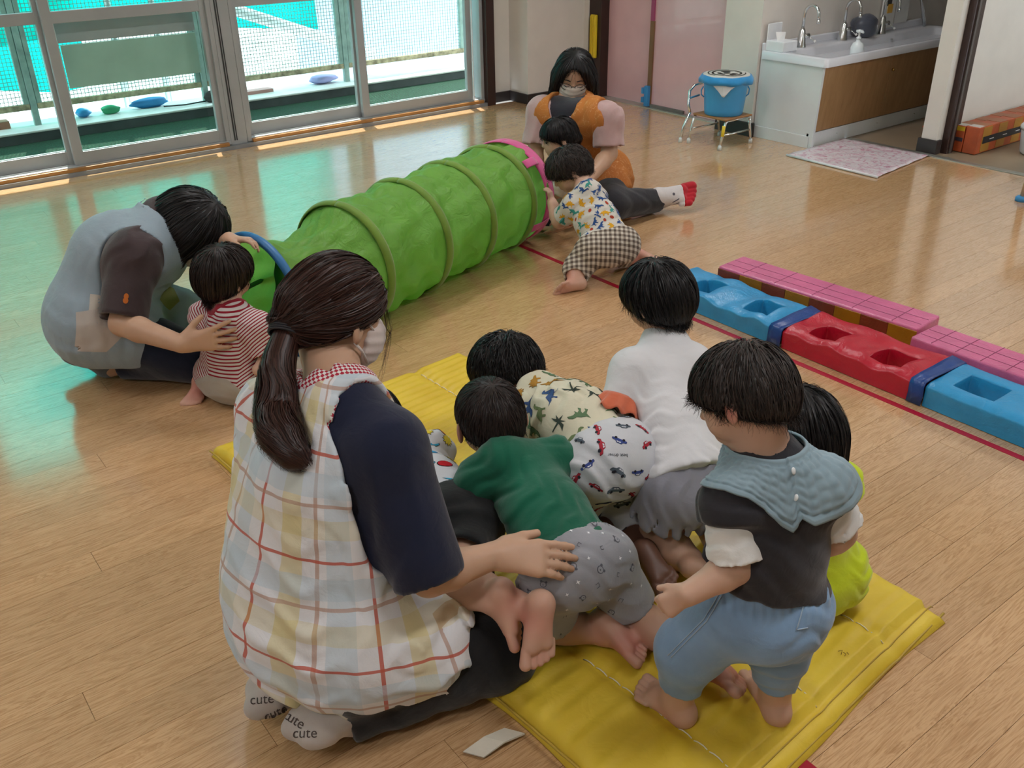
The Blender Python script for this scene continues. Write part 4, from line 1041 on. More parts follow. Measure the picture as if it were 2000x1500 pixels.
def hand_prims(w, d, n, th, L, curl=(0.3, 0.35, 0.4, 0.45), spread=0.10, thumb=0.6, chub=1.0, tcurl=0.3):
    """w wrist, d towards the knuckles, n out of the palm, th thumb side"""
    d = unit(d); n = unit(n-d*np.dot(n, d)); t = np.cross(n, d); t = t if np.dot(t, th) > 0 else -t
    s = L/0.17; P = []
    pl = 0.088*s; pw = 0.036*s
    P.append(('u', Cone(w, w+d*0.02*s, 0.024*s, 0.027*s, (n, 0.72)), 0.01*s))
    for o in (-0.72, -0.25, 0.22, 0.70):
        P.append(('u', Cone(w+d*0.018*s+t*o*0.45*pw, w+d*pl*(1-0.05*abs(o))+t*o*pw, 0.015*s*chub, 0.0125*s*chub, (n, 0.9)), 0.012*s))
    P.append(('u', Ell(w+d*0.03*s+t*pw*0.55+n*0.006*s, V3(0.030, 0.017, 0.016)*s*chub, d, n), 0.012*s))
    lens = (0.070, 0.078, 0.073, 0.057)
    for i, (o, ln, cu) in enumerate(zip((0.76, 0.26, -0.25, -0.74), lens, curl)):
        b = w+d*pl*(1-0.05*abs(o))+t*o*pw; dd = unit(d+t*spread*(1.5-i)*0.9); ang = 0.0; r = 0.0085*s*chub*(0.9 if i == 3 else 1)
        for q, (fr, ck) in enumerate(((0.46, 0.9), (0.30, 1.1), (0.24, 0.9))):
            ang += cu*ck
            di = unit(dd*math.cos(ang)+n*math.sin(ang)); e = b+di*ln*s*fr
            P.append(('u', Cone(b, e, r*(1-0.06*q), r*(1-0.06*(q+1))), 0.004*s)); b = e
    b = w+d*0.022*s+t*pw*0.8+n*0.004*s; dd = unit(d*math.cos(thumb)+t*math.sin(thumb)+n*0.25)
    e = b+dd*0.038*s; P.append(('u', Cone(b, e, 0.0125*s*chub, 0.0105*s*chub), 0.010*s))
    dd2 = unit(dd*math.cos(tcurl)+d*math.sin(tcurl)); e2 = e+dd2*0.030*s
    P.append(('u', Cone(e, e2, 0.0105*s*chub, 0.0085*s*chub), 0.004*s))
    return P

def foot_prims(an, fwd, dn, L, big, toes=True, chub=1.0):
    """an ankle, fwd towards the toes, dn towards the sole, big = side of the big toe"""
    fwd = unit(fwd); dn = unit(dn-fwd*np.dot(dn, fwd)); t = np.cross(fwd, dn); t = t if np.dot(t, big) > 0 else -t
    s = L/0.125; P = []
    heel = an+dn*0.022*s-fwd*0.018*s
    P.append(('u', Cone(an, heel, 0.021*s*chub, 0.0215*s*chub), 0.015*s))
    bm_ = heel+fwd*0.080*s+t*0.012*s+dn*0.006*s; bl = heel+fwd*0.072*s-t*0.016*s+dn*0.006*s
    P.append(('u', Cone(heel, bm_, 0.0215*s*chub, 0.0155*s*chub), 0.014*s)); P.append(('u', Cone(heel, bl, 0.020*s*chub, 0.0135*s*chub), 0.014*s))
    P.append(('u', Cone(an+fwd*0.008*s, heel+fwd*0.06*s-dn*0.006*s, 0.019*s, 0.015*s), 0.016*s))
    if toes:
        for i, (o, ln, r) in enumerate(((0.0215, 0.108, 0.0112), (0.0050, 0.108, 0.0080), (-0.0085, 0.103, 0.0076), (-0.0205, 0.096, 0.0072), (-0.0310, 0.087, 0.0068))):
            e = heel+fwd*(ln+0.006)*s+t*o*s+dn*0.010*s
            P.append(('u', Cone(e-fwd*0.026*s-dn*0.004*s, e, r*s*0.92, r*s*1.08), 0.0015*s))
    else:
        P.append(('u', Cone(bm_, bm_+fwd*0.022*s, 0.0145*s, 0.011*s, None), 0.02*s)); P.append(('u', Cone(bl, bl+fwd*0.016*s, 0.013*s, 0.0105*s), 0.02*s))
    return P

# ------------------------------------------------------------------ hair strands
def strands(prog, roots, flow, length, steps=7, width=0.0012, lift=0.0015, jit=0.25, seed=1, droop=0.0, tip=0.15, curl=0.0):
    rg = np.random.default_rng(seed); P = roots.astype(float).copy(); n = len(P)
    L = length*(0.6+0.6*rg.random(n)); jd = rg.normal(0, jit, (n, 3)); ph = rg.random(n)*6.28
    eps = 0.002; path = [P.copy()]; nrm = []
    def grad(Q):
        g = np.stack([evalp(prog, (Q+e).astype(F32))-evalp(prog, (Q-e).astype(F32)) for e in np.eye(3)*eps], 1); return g/(np.linalg.norm(g, axis=1)[:, None]+1e-9)
    lf = lift*(0.3+1.4*rg.random(n))
    for s in range(steps):
        g = grad(P); nrm.append(g)
        d = flow(P)+jd*(0.5+s/steps)
        d = d-g*(d*g).sum(1)[:, None]*(1 if s < steps*0.6 else 0.85); d /= np.linalg.norm(d, axis=1)[:, None]+1e-9
        if curl: d = d+curl*np.stack([np.sin(ph+s*1.3), np.cos(ph*1.7+s*1.1), np.sin(ph*2.3+s)], 1); d /= np.linalg.norm(d, axis=1)[:, None]
        d[:, 2] -= droop*s/steps
        P = P+d*(L/steps)[:, None]
        dist = evalp(prog, P.astype(F32))
        inside = dist < lf
        P = P+g*np.where(inside, lf-dist, np.where(dist < lf*3, (lf-dist)*0.5, 0))[:, None]
        path.append(P.copy())
    nrm.append(nrm[-1]); Q = np.stack(path, 1); N = np.stack(nrm, 1)
    T = np.gradient(Q, axis=1); Sd = np.cross(T, N); Sd /= np.linalg.norm(Sd, axis=2)[..., None]+1e-9
    ro = rg.normal(0, 0.55, (n, 1, 1)); Nn = np.cross(Sd, T); Nn /= np.linalg.norm(Nn, axis=2)[..., None]+1e-9; Sd = Sd*np.cos(ro)+Nn*np.sin(ro)
    wd = width*np.concatenate([[0.7], np.linspace(1, tip, steps)])[None, :, None]*(0.7+0.6*rg.random((n, 1, 1)))
    V = np.stack([Q-Sd*wd, Q+Sd*wd], 2).reshape(-1, 3)
    m = steps+1; b = (np.arange(n)*m*2)[:, None]+(np.arange(steps)*2)[None]
    F = np.stack([b, b+1, b+3, b+2], -1).reshape(-1, 4)
    return V, F

def sample_roots(V, F, n, seed=3, keep=None):
    rg = np.random.default_rng(seed); c = V[F].mean(1)
    a = np.linalg.norm(np.cross(V[F[:, 2]]-V[F[:, 0]], V[F[:, 3]]-V[F[:, 1]]), axis=1)
    if keep is not None: a = a*keep(c)
    i = rg.choice(len(F), n, p=a/a.sum()); w_ = rg.random((n, 4)); w_ /= w_.sum(1)[:, None]
    return (V[F[i]]*w_[..., None]).sum(1)

def hair_part(prog, vox, mat, parent, flow, n, length, disp=None, extra=None, name='hair', keep=None, **kw):
    V, F = polygonize(prog, vox, disp)
    R = sample_roots(V, F, n, 3, keep); v2, f2 = strands(prog, R, flow, length, **kw)
    Vs, Fs = [V, v2], [F, f2+len(V)]
    k = len(V)+len(v2)
    if extra:
        for v, f in extra: Vs.append(v); Fs.append(f+k); k += len(v)
    sh = [np.full(len(V), 0.35)]
    rg = np.random.default_rng(9); per = (kw.get('steps', 7)+1)*2; sh.append(np.repeat(rg.random(len(v2)//per), per))
    if extra:
        for v, f in extra: sh.append(np.repeat(rg.random(len(v)//30+1), 30)[:len(v)])
    return np_mesh(name, np.concatenate(Vs), np.concatenate(Fs), mat, parent, attrs={'shade': np.concatenate(sh)})

def lock(path, rad, n, width, seed=0, tip=0.2, splay=0.0, steps=14):
    """a free bunch of strands along a path (ponytail, tufts)"""
    rg = np.random.default_rng(seed); path = np.asarray(path, float)
    tt = np.linspace(0, 1, len(path)); q = np.linspace(0, 1, steps+1)
    C = np.stack([np.interp(q, tt, path[:, i]) for i in range(3)], 1); R = np.interp(q, tt, rad)
    T = np.gradient(C, axis=0); T /= np.linalg.norm(T, axis=1)[:, None]
    a = np.cross(T, [0.3, 0.2, 0.9]); a /= np.linalg.norm(a, axis=1)[:, None]; b = np.cross(T, a)
    ang = rg.random(n)*6.283; rr = np.sqrt(rg.random(n))**0.6; sh = 1-0.35*rg.random(n)
    Q = np.zeros((n, steps+1, 3)); N = np.zeros_like(Q)
    for s in range(steps+1):
        qq = q[s]*sh; Cs = np.stack([np.interp(qq, q, C[:, i]) for i in range(3)], 1); Rs = np.interp(qq, q, R)*(1+splay*q[s]*rg.normal(0, 0.15, n))
        A = np.stack([np.interp(qq, q, a[:, i]) for i in range(3)], 1); Bv = np.stack([np.interp(qq, q, b[:, i]) for i in range(3)], 1)
        an = ang+0.25*np.sin(q[s]*5+ang*3)
        o = A*np.cos(an)[:, None]+Bv*np.sin(an)[:, None]
        Q[:, s] = Cs+o*(Rs*rr)[:, None]; N[:, s] = o
    Tt = np.gradient(Q, axis=1); Sd = np.cross(Tt, N); Sd /= np.linalg.norm(Sd, axis=2)[..., None]+1e-9
    wd = width*np.linspace(1, tip, steps+1)[None, :, None]
    V = np.stack([Q-Sd*wd, Q+Sd*wd], 2).reshape(-1, 3); m = steps+1
    bI = (np.arange(n)*m*2)[:, None]+(np.arange(steps)*2)[None]
    return V, np.stack([bI, bI+1, bI+3, bI+2], -1).reshape(-1, 4)

# ------------------------------------------------------------------ materials for people
def skin_mat(name, col, pink='c4736a'):
    t = NT(name); c = lin(col); co = t.coord(); n = t.noise(14, co, 4)
    b = t.ramp(n, [(0.3, tuple(v*0.92 for v in c[:3])+(1,)), (0.7, tuple(min(1, v*1.05) for v in c[:3])+(1,))])
    at = t.n('ShaderNodeAttribute', attribute_name='pink'); b = t.mix(t.math('MULTIPLY', at.outputs['Fac'], 0.75, True), b, lin(pink)); t.base(b)
    t.setp(Roughness=0.48, Specular_IOR_Level=0.35, Subsurface_Weight=0.12, Subsurface_Radius=(0.02, 0.008, 0.004), Subsurface_Scale=0.5)
    t.bump(t.noise(320, co, 2), 0.06, 0.001); return t.m
SKIN = skin_mat('skin_light', 'c8a28c'); SKINA = skin_mat('skin_adult', 'c09a80'); SKIND = skin_mat('skin_brown', '6a4a3c', '8a5a4c'); SKINM = skin_mat('skin_medium', 'b8917a')  # base tones for pale, adult, brown and medium skin
def hair_mat(name, col, rough=0.38):
    t = NT(name); c = lin(col); n = t.n('ShaderNodeAttribute', attribute_name='shade').outputs['Fac']
    t.base(t.ramp(n, [(0.0, tuple(v*0.45 for v in c[:3])+(1,)), (1.0, tuple(min(1, v*2.0) for v in c[:3])+(1,))]))
    t.setp(Roughness=rough+0.08, Specular_IOR_Level=0.32); return t.m
HAIRK = hair_mat('hair_black', '141213'); HAIRB = hair_mat('hair_brown_black', '211815'); HAIRR = hair_mat('hair_dark_brown', '2e1b16', 0.34); HAIRS = hair_mat('hair_soft_dark', '2a2320', 0.45)

def pinkfn(pts):
    def fn(V):
        o = np.zeros(len(V))
        for c, r in pts: o = np.maximum(o, np.exp(-(((V-c)**2).sum(1))/(r*r)))
        return o
    return fn

# ------------------------------------------------------------------ printed motifs
COLATT = {}
def print_mat():
    t = NT('textile_print'); a = t.n('ShaderNodeAttribute', attribute_name='ink'); t.base(a.outputs['Color']); t.setp(Roughness=0.85, Specular_IOR_Level=0.2); return t.m
PRINT = print_mat()
def ngon(n, rx, ry, cx=0, cy=0, a0=0): return [(cx+rx*math.cos(a0+2*math.pi*i/n), cy+ry*math.sin(a0+2*math.pi*i/n)) for i in range(n)]
DINO = [(-1, .05), (-.75, .0), (-.5, .22), (-.2, .42), (.1, .40), (.3, .30), (.42, .62), (.5, .86), (.68, .95), (.9, .86), (.92, .74), (.7, .70), (.64, .45), (.52, .12), (.42, -.05), (.44, -.45), (.28, -.45), (.22, -.12), (-.12, -.14), (-.14, -.48), (-.32, -.48), (-.34, -.08), (-.6, -.14)]
RAPTOR = [(-1, .3), (-.6, .2), (-.2, .38), (.15, .45), (.4, .7), (.75, .72), (.95, .58), (.7, .48), (.5, .36), (.4, .1), (.55, -.05), (.38, -.02), (.25, .02), (.2, -.25), (.38, -.5), (.1, -.5), (0, -.2), (-.2, -.05), (-.35, -.35), (-.2, -.55), (-.5, -.52), (-.5, -.1), (-.7, .05)]
STEGO = [(-1, -.05), (-.65, .1), (-.5, .42), (-.38, .25), (-.2, .62), (-.06, .38), (.12, .66), (.24, .34), (.42, .46), (.5, .18), (.8, .1), (.95, -.05), (.75, -.12), (.5, -.1), (.46, -.45), (.3, -.45), (.26, -.16), (-.2, -.16), (-.24, -.45), (-.42, -.45), (-.46, -.08)]
PALM = [(0, -.8), (.1, -.8), (.14, .1), (.5, .0), (.85, -.2), (.6, .28), (.2, .3), (.55, .6), (.1, .42), (-.05, .85), (-.12, .4), (-.6, .5), (-.3, .25), (-.8, .05), (-.4, .02), (-.05, .1)]
CARB = [(-1, -.1), (-.95, .12), (-.6, .18), (-.38, .45), (.25, .45), (.5, .17), (.92, .1), (1, -.12), (.95, -.22), (-.95, -.22)]
BOLT = [(0, 1), (.35, .2), (.08, .2), (.3, -1), (-.3, .0), (-.02, .0), (-.2, 1)]
BURST = [((1.0 if i % 2 == 0 else 0.68)*math.cos(i*math.pi/11), (0.8 if i % 2 == 0 else 0.55)*math.sin(i*math.pi/11)) for i in range(22)]
def scalep(p, k): return [(x*k, y*k) for x, y in p]
def motif_car(c):
    dk = tuple(v*0.45 for v in lin(c)[:3])+(1,)
    return [(scalep(CARB, 1.06), dk, 0), (CARB, lin(c), 1), ([(-.32, .2), (-.24, .38), (-.03, .38), (-.03, .2)], lin('c9ccd4'), 2), ([(.03, .2), (.03, .38), (.2, .38), (.36, .2)], lin('c9ccd4'), 2), (ngon(8, .2, .2, -.55, -.22), lin('2b2b33'), 2), (ngon(8, .2, .2, .55, -.22), lin('2b2b33'), 2)]
def motif_flat(shape, c, edge=True):
    r = []
    if edge: r.append((scalep(shape, 1.05), tuple(v*0.5 for v in lin(c)[:3])+(1,), 0))
    r.append((shape, lin(c), 1)); return r
def motif_out(shape, c): return [(scalep(shape, 1.12), lin('141414'), 0), (shape, lin(c), 1)]

def bvh_of(o):
    me = o.data; n = len(me.vertices); co = np.zeros(n*3, F32); me.vertices.foreach_get('co', co); co = co.reshape(-1, 3)
    nf = len(me.polygons); li = np.zeros(nf*4, np.int32); me.loops.foreach_get('vertex_index', li); li = li.reshape(-1, 4)
    return BVHTree.FromPolygons([tuple(map(float, c)) for c in co], [tuple(map(int, q)) for q in li]), co
def refine(tri_pts, tris, maxlen):
    """split long edges so that the print can follow the cloth"""
    pts = [Vector((p[0], p[1], 0)) for p in tri_pts]; out = list(tris)
    for it in range(4):
        new = []; mid = {}; ch = False
        def mp(a, b):
            k = (min(a, b), max(a, b))
            if k not in mid: mid[k] = len(pts); pts.append((pts[a]+pts[b])/2)
            return mid[k]
        for a, b, c in out:
            l = max((pts[a]-pts[b]).length, (pts[b]-pts[c]).length, (pts[c]-pts[a]).length)
            if l > maxlen:
                ch = True; ab, bc, ca = mp(a, b), mp(b, c), mp(c, a); new += [(a, ab, ca), (ab, b, bc), (ca, bc, c), (ab, bc, ca)]
            else: new.append((a, b, c))
        out = new
        if not ch: break
    return pts, out
def decal(bv, centre, nrm, tx, polys, size, V, F, K, lift=0.0006):
    nrm = Vector(nrm).normalized(); tx = Vector(tx); tx = (tx-nrm*tx.dot(nrm)).normalized(); ty = nrm.cross(tx); c = Vector(centre)
    for poly, col, lay in polys:
        if isinstance(poly, tuple): pts2, tris = poly          # ready triangles
        else: pts2, tris = poly, tessellate_polygon([[Vector((x, y, 0)) for x, y in poly]])
        pts, tris = refine(pts2, tris, 0.015/size)
        b = len(V)
        for p in pts:
            q = c+(tx*p.x+ty*p.y)*size
            h = bv.ray_cast(q+nrm*0.04, -nrm, 0.09)
            if h[0] is None: h = bv.find_nearest(q)
            V.append(tuple(h[0]+h[1]*(lift+0.0005*lay)*(1 if h[1].dot(nrm) > 0 else -1)))
        for t_ in tris: F.append(tuple(b+i for i in t_)); K.append(col)
def print_obj(name, V, F, K, parent):
    if not F: return
    me = bpy.data.meshes.new(name); me.from_pydata(V, [], F); a = me.attributes.new('ink', 'FLOAT_COLOR', 'FACE')
    a.data.foreach_set('color', np.asarray(K, F32).ravel()); me.shade_smooth(); o = link(name, me, PRINT, parent); o['kind'] = 'stuff'; return o
def scatter_print(o, motifs, size, spacing, seed, keep=None, name='print', face_cam=True):
    """place motifs over a garment, kept apart by spacing"""
    rg = random.Random(seed); bv, co = bvh_of(o); V, F, K = [], [], []
    npr = np.random.default_rng(seed); cand = co[npr.permutation(len(co))[:6000]]
    if keep is not None: cand = cand[[bool(keep(p)) for p in cand]]
    free = np.ones(len(cand), bool); got = 0
    for i in range(len(cand)):
        if not free[i]: continue
        p = cand[i]; got += 1; free &= ((cand-p)**2).sum(1) > spacing*spacing
        h = bv.find_nearest(Vector(tuple(map(float, p)))); n = h[1]
        a = rg.random()*6.283; tx = n.orthogonal().normalized(); tx = Matrix.Rotation(a, 3, n) @ tx
        decal(bv, p, n, tx, motifs[got % len(motifs)], size*(0.85+0.3*rg.random()), V, F, K)
        if got > 160: break
    return print_obj(name, V, F, K, o)
def text_tris(s):
    cu = bpy.data.curves.new('t', 'FONT'); cu.body = s; cu.align_x = 'CENTER'; cu.align_y = 'CENTER'; ob = bpy.data.objects.new('t', cu); COL.objects.link(ob)
    dg = bpy.context.evaluated_depsgraph_get(); me = bpy.data.meshes.new_from_object(ob.evaluated_get(dg)); me.calc_loop_triangles()
    pts = [(v.co.x, v.co.y) for v in me.vertices]; tr = [tuple(t.vertices) for t in me.loop_triangles]
    bpy.data.objects.remove(ob); return pts, tr
def text_print(o, txt, at, right, size, col, name='lettering', nrm=None):
    bv, co = bvh_of(o); h = bv.find_nearest(Vector(tuple(map(float, at)))); V, F, K = [], [], []
    if nrm is not None:
        h2 = bv.ray_cast(Vector(tuple(CAM)), Vector(tuple(unit(np.asarray(at)-CAM)))); h = h2 if h2[0] is not None else h
    decal(bv, h[0], h[1] if nrm is None else Vector(tuple(nrm)), Vector(tuple(map(float, right))), [(text_tris(txt), lin(col), 1)], size, V, F, K, 0.0006)
    return print_obj(name, V, F, K, o)
# ================================================================== PEOPLE
class Fn:
    def __init__(s, fn, lo=None, hi=None): s.fn, s.lo, s.hi = fn, lo, hi
    def grow(s, t): return s
    def box(s): return V3(s.lo), V3(s.hi)
    def __call__(s, P): return s.fn(P).astype(F32)
def poly_region(pts):
    """vertical prism over an outline in the floor plane (negative inside)"""
    A = np.array([p[:2] for p in pts]); Bq = np.roll(A, -1, 0)
    def fn(P):
        x, y = P[..., 0], P[..., 1]; best = np.full(x.shape, 9.0); ins = np.zeros(x.shape, bool)
        for (ax, ay), (bx, by) in zip(A, Bq):
            dx, dy = bx-ax, by-ay; h = np.clip(((x-ax)*dx+(y-ay)*dy)/(dx*dx+dy*dy), 0, 1)
            best = np.minimum(best, (x-ax-h*dx)**2+(y-ay-h*dy)**2)
            c = (ay > y) != (by > y); ins ^= c & (x < (bx-ax)*(y-ay)/(by-ay+1e-12)+ax)
        return np.where(ins, -1, 1)*np.sqrt(best)
    return Fn(fn)

def child_hair(L, ax, S_, front=(0.46, 0.05), back=(-0.45, -0.36), t=0.045, ear=0.10, low=True):
    f, r, u = ax
    P = [('u', Ell(L(-0.05, 0, 0.115), S_*V3(0.50+t, 0.405+t, 0.405+t), f, u), 0)]
    if low: P.append(('u', Ell(L(-0.20, 0, -0.10), S_*V3(0.33+t, 0.33+t, 0.36), f, u), 0.03))
    d = np.array(back)-np.array(front); n = np.array([-d[1], d[0]]); n = n if n[1] < 0 else -n
    P.append(KEEP(Half(L(front[0], 0, front[1]), n[0]*f+n[1]*u), 0.012))
    if ear:
        for sd in (-1, 1): P.append(CUT(Ell(L(0.0, sd*0.43, -0.10), S_*V3(ear, 0.12, ear*1.35), f, u), 0.006))
    return P
def whorl_flow(W, u, down=0.5):
    def fl(P):
        d = P-W; d = d/(np.linalg.norm(d, axis=1)[:, None]+1e-6); return d-u*down
    return fl
def clumps(W, C, n=34, amp=0.0028, seed=0.0):
    """locks fanning out from the whorl W of a head centred at C"""
    a = unit(W-C); e1 = unit(np.cross(a, [0.3, 0.8, 0.2])); e2 = np.cross(a, e1)
    def fn(P):
        q = P-np.asarray(C, F32); x = q@e1.astype(F32); y = q@e2.astype(F32); z = q@a.astype(F32)
        az = np.arctan2(y, x); rr = np.sqrt(x*x+y*y)
        w_ = az+0.35*np.sin(z*45+seed)+0.2*np.sin(az*3+seed*2)
        m = np.clip(rr/0.05, 0, 1)
        return (amp*m*(np.sin(n*w_)*0.6+0.5*np.sin(n*0.43*w_+z*30+seed)+0.35*np.sin(n*1.9*w_+z*50))).astype(F32)
    return fn
def hair_lumps(seed, amp=0.002):
    def fn(P):
        return (amp*(np.sin(P[..., 0]*190+seed+3*np.sin(P[..., 2]*60))+np.sin(P[..., 1]*210+seed*2+2*np.sin(P[..., 0]*70)))*0.7).astype(F32)
    return fn

class Multi:
    """several shapes blended into one"""
    def __init__(s, ps, k): s.ps, s.k = ps, k
    def grow(s, t): return Multi([p.grow(t) for p in s.ps], s.k)
    def box(s): b = [p.box() for p in s.ps]; return np.min([q[0] for q in b], 0), np.max([q[1] for q in b], 0)
    def __call__(s, P):
        d = s.ps[0](P)
        for p in s.ps[1:]: d = smin(d, p(P), s.k)
        return d
def torso_prims(pel, c7, hl, hr, sl, sr, rh, rt, rs, fc, fl=0.76, nk=None, rn=0.03, mid=None, k=0.03):
    pel, c7, hl, hr, sl, sr = map(V3, (pel, c7, hl, hr, sl, sr)); ms = (sl+sr)/2
    m = V3(mid) if mid is not None else (pel+ms)/2
    ax = unit(ms-pel); n = unit(fc-ax*np.dot(fc, ax))
    P = [('u', Cone(hl, hr, rh), 0), ('u', Cone(pel, m, rt, rt, (n, fl)), k), ('u', Cone(m, ms-ax*rt*0.62, rt, rt*0.96, (n, fl)), k), ('u', Multi([Cone(sl, sr, rs), Cone(c7, sl*0.72+ms*0.28, rn*1.05, rs*0.92), Cone(c7, sr*0.72+ms*0.28, rn*1.05, rs*0.92)], k), k)]
    if nk is not None: P += [('u', Cone(c7, nk, rn*1.12, rn), 0.025)]
    return P

def person(label, base):
    return empty('person', (float(base[0]), float(base[1]), float(base[2]) if len(base) > 2 else 0.0), label, 'person')

def sleeve(sh, el, t, r0, r1, frac, k=0.03, carve=0.006, deep=0.03):
    """short sleeve: cone cut flat across the arm, hollowed at its mouth"""
    sh, el = V3(sh), V3(el); e = sh+(el-sh)*frac; re = r1
    d = unit(el-sh)
    return [('u', Cone(sh, e, r0, re, None, 1), k)], [('s', Cone(e-d*deep, e+d*0.02, re-carve*1.6, re-carve), 0.002)]
def leg_tube(a, b, r0, r1, k=0.03, carve=0.006, deep=0.02):
    a, b = V3(a), V3(b); d = unit(b-a)
    return [('u', Cone(a, b, r0, r1, None, 1), k)], [('s', Cone(b-d*deep, b+d*0.02, r1-carve*1.4, r1-carve), 0.002)]

def pants(tp, g, wp, wn, legs, k=0.02, extra=()):
    """trousers over the same trunk: legs = list of (points, radii, mouth cut?)"""
    P = [(o, p.grow(g), kk) for o, p, kk in tp[:3]]+list(extra)+[KEEP(Half(wp, wn), 0.004)]
    cuts = []
    for pts, rad in legs:
        for i in range(len(pts)-1):
            last = i == len(pts)-2
            P.append(('u', Cone(pts[i], pts[i+1], rad[i], rad[i+1], None, 1 if last else 0), k))
        d = unit(V3(pts[-1])-V3(pts[-2])); cuts.append(('s', Cone(V3(pts[-1])-d*0.02, V3(pts[-1])+d*0.02, rad[-1]-0.009, rad[-1]-0.006), 0.002))
    return P+cuts
MT = 0.047    # top of the yellow mat

# ---------------------------------------------------------------- standing toddler with the quilted bib
def build_K():
    root = person('toddler standing on the yellow mat in pale blue trousers and a quilted grey-blue bib', (1.12, 0.81, MT))
    hc = U(1446, 772, .735); f = unit(-0.80*IR+0.42*AW-0.48*ZZ); u = unit(ZZ+0.35*AW-0.2*IR)
    S_ = 0.158
    hp, L, ax = head_prims(hc, f, u, S_, earout=0.41)
    c7 = U(1490, 905, .615)
    sl, sr = U(1425, 985, .575), U(1600, 955, .575); el, wl = U(1440, 1105, .475), U(1345, 1160, .44); er, wr = U(1640, 1040, .475), U(1590, 1075, .45)
    pel = U(1500, 1170, .365); fc = unit(0.36*np.array([1, 0, 0])+0.93*np.array([0, 1, 0]))
    hl, hr = U(1440, 1190, .34), U(1545, 1175, .345)
    kl, kr = U(1345, 1270, .215), U(1520, 1270, .215); al, ar = U(1322, 1368, .085), U(1513, 1362, .085)
    tp = torso_prims(pel, c7, hl, hr, sl+0.02*(sr-sl), sr, 0.058, 0.082, 0.036, fc, 0.74, L(-0.12, 0, -0.28), 0.044)
    body = S(*[tp, hp]); 
    body = hp[:]+[('u', p, max(k, 0.02)) for o, p, k in tp]
    body += arm_prims(sl, el, wl, 0.033, 0.028, 0.021)+arm_prims(sr, er, wr, 0.033, 0.028, 0.021)
    body += hand_prims(wl, unit(-IR*0.75-ZZ*0.65+AW*0.1), unit(AW*0.6-ZZ*0.2+IR*0.4), unit(AW+0.4*IR-0.2*ZZ), 0.092, (0.75, 0.85, 0.9, 1.0), 0.05, 0.5, 1.3)
    body += hand_prims(wr, unit(-IR*0.8+AW*0.5-ZZ*0.2), unit(-IR*0.2-ZZ), AW, 0.092, (0.5, 0.5, 0.6, 0.7), 0.05, 0.6, 1.3)
    body += leg_prims(hl, kl, al, 0.06, 0.043, 0.042, 0.030)+leg_prims(hr, kr, ar, 0.06, 0.043, 0.042, 0.030)
    body += foot_prims(al, unit(-IR*0.62+AW*0.75), -ZZ, 0.125, IR, chub=1.12)+foot_prims(ar, unit(AW*0.95-IR*0.15), -ZZ, 0.125, -IR, chub=1.12)
    sdf_part('body', body, 0.003, SKIN, root, attrs={'pink': pinkfn([(al-ZZ*0.03, 0.03), (ar-ZZ*0.03, 0.03), (L(-.03, -.43, -.08), 0.02)])})
    hair = child_hair(L, ax, S_, (0.46, 0.15), (-0.50, -0.36), 0.05, 0.10)
    W = L(-0.25, 0.05, 0.52)
    hair_part(hair, 0.004, HAIRS, root, whorl_flow(W, ax[2], 0.35), 4200, 0.062, clumps(W, hc, 40, 0.0018, 1.0), width=0.0010, lift=0.0035, jit=0.2, seed=5, steps=8)
    # dark vest over white sleeves
    ups, cutl = sleeve(sl+(el-sl)*0.12, el, 0, 0.044, 0.050, 0.84); ups2, cutr = sleeve(sr+(er-sr)*0.12, er, 0, 0.043, 0.048, 0.78)
    wsl = sdf_part('white_sleeve', ups+cutl, 0.0035, fabric('white_cotton', 'dcdcda', 0.85), root, folds(0.0018, 0.03, el-sl, 1.0))
    wsr = sdf_part('white_sleeve', ups2+cutr, 0.0035, fabric('white_cotton', 'dcdcda', 0.85), root, folds(0.0018, 0.03, er-sr, 2.0))
    vest = grow(tp[:4], 0.016)
    vest += [KEEP(Half(U(1500, 1135, .40), -ZZ+0.22*unit(sl-sr)), 0.006)]
    vest += [('u', Cone(sl, sl+(el-sl)*0.20, 0.052, 0.056, None, 1), 0.02), ('u', Cone(sr, sr+(er-sr)*0.18, 0.052, 0.056, None, 1), 0.02)]
    vest += [CUT(Cone(c7+ZZ*0.01, L(-0.1, 0, -0.3), 0.046, 0.046), 0.004)]
    ve = sdf_part('vest', vest, 0.004, fabric('charcoal_jersey', '2b2a2f', 0.9), root, folds(0.0026, 0.06, [0.5, -0.3, 1], 0.5))
    # bib
    bvv, _ = bvh_of(ve); cen = c7-ZZ*0.075+fc*0.01; rvv = unit(np.cross(fc, ZZ))
    tab = [(-180, 46), (-130, 47), (-112, 43), (-96, 28), (-78, 28), (-55, 33), (-38, 32), (-25, 26), (-12, 13), (-3, 7), (1, 12), (2, 18), (12, 10), (30, 9), (50, 15), (70, 25), (88, 33), (100, 37), (120, 46), (180, 46)]
    tx_, ty_ = zip(*tab); v = []; F_ = []; nph, nr = 260, 36
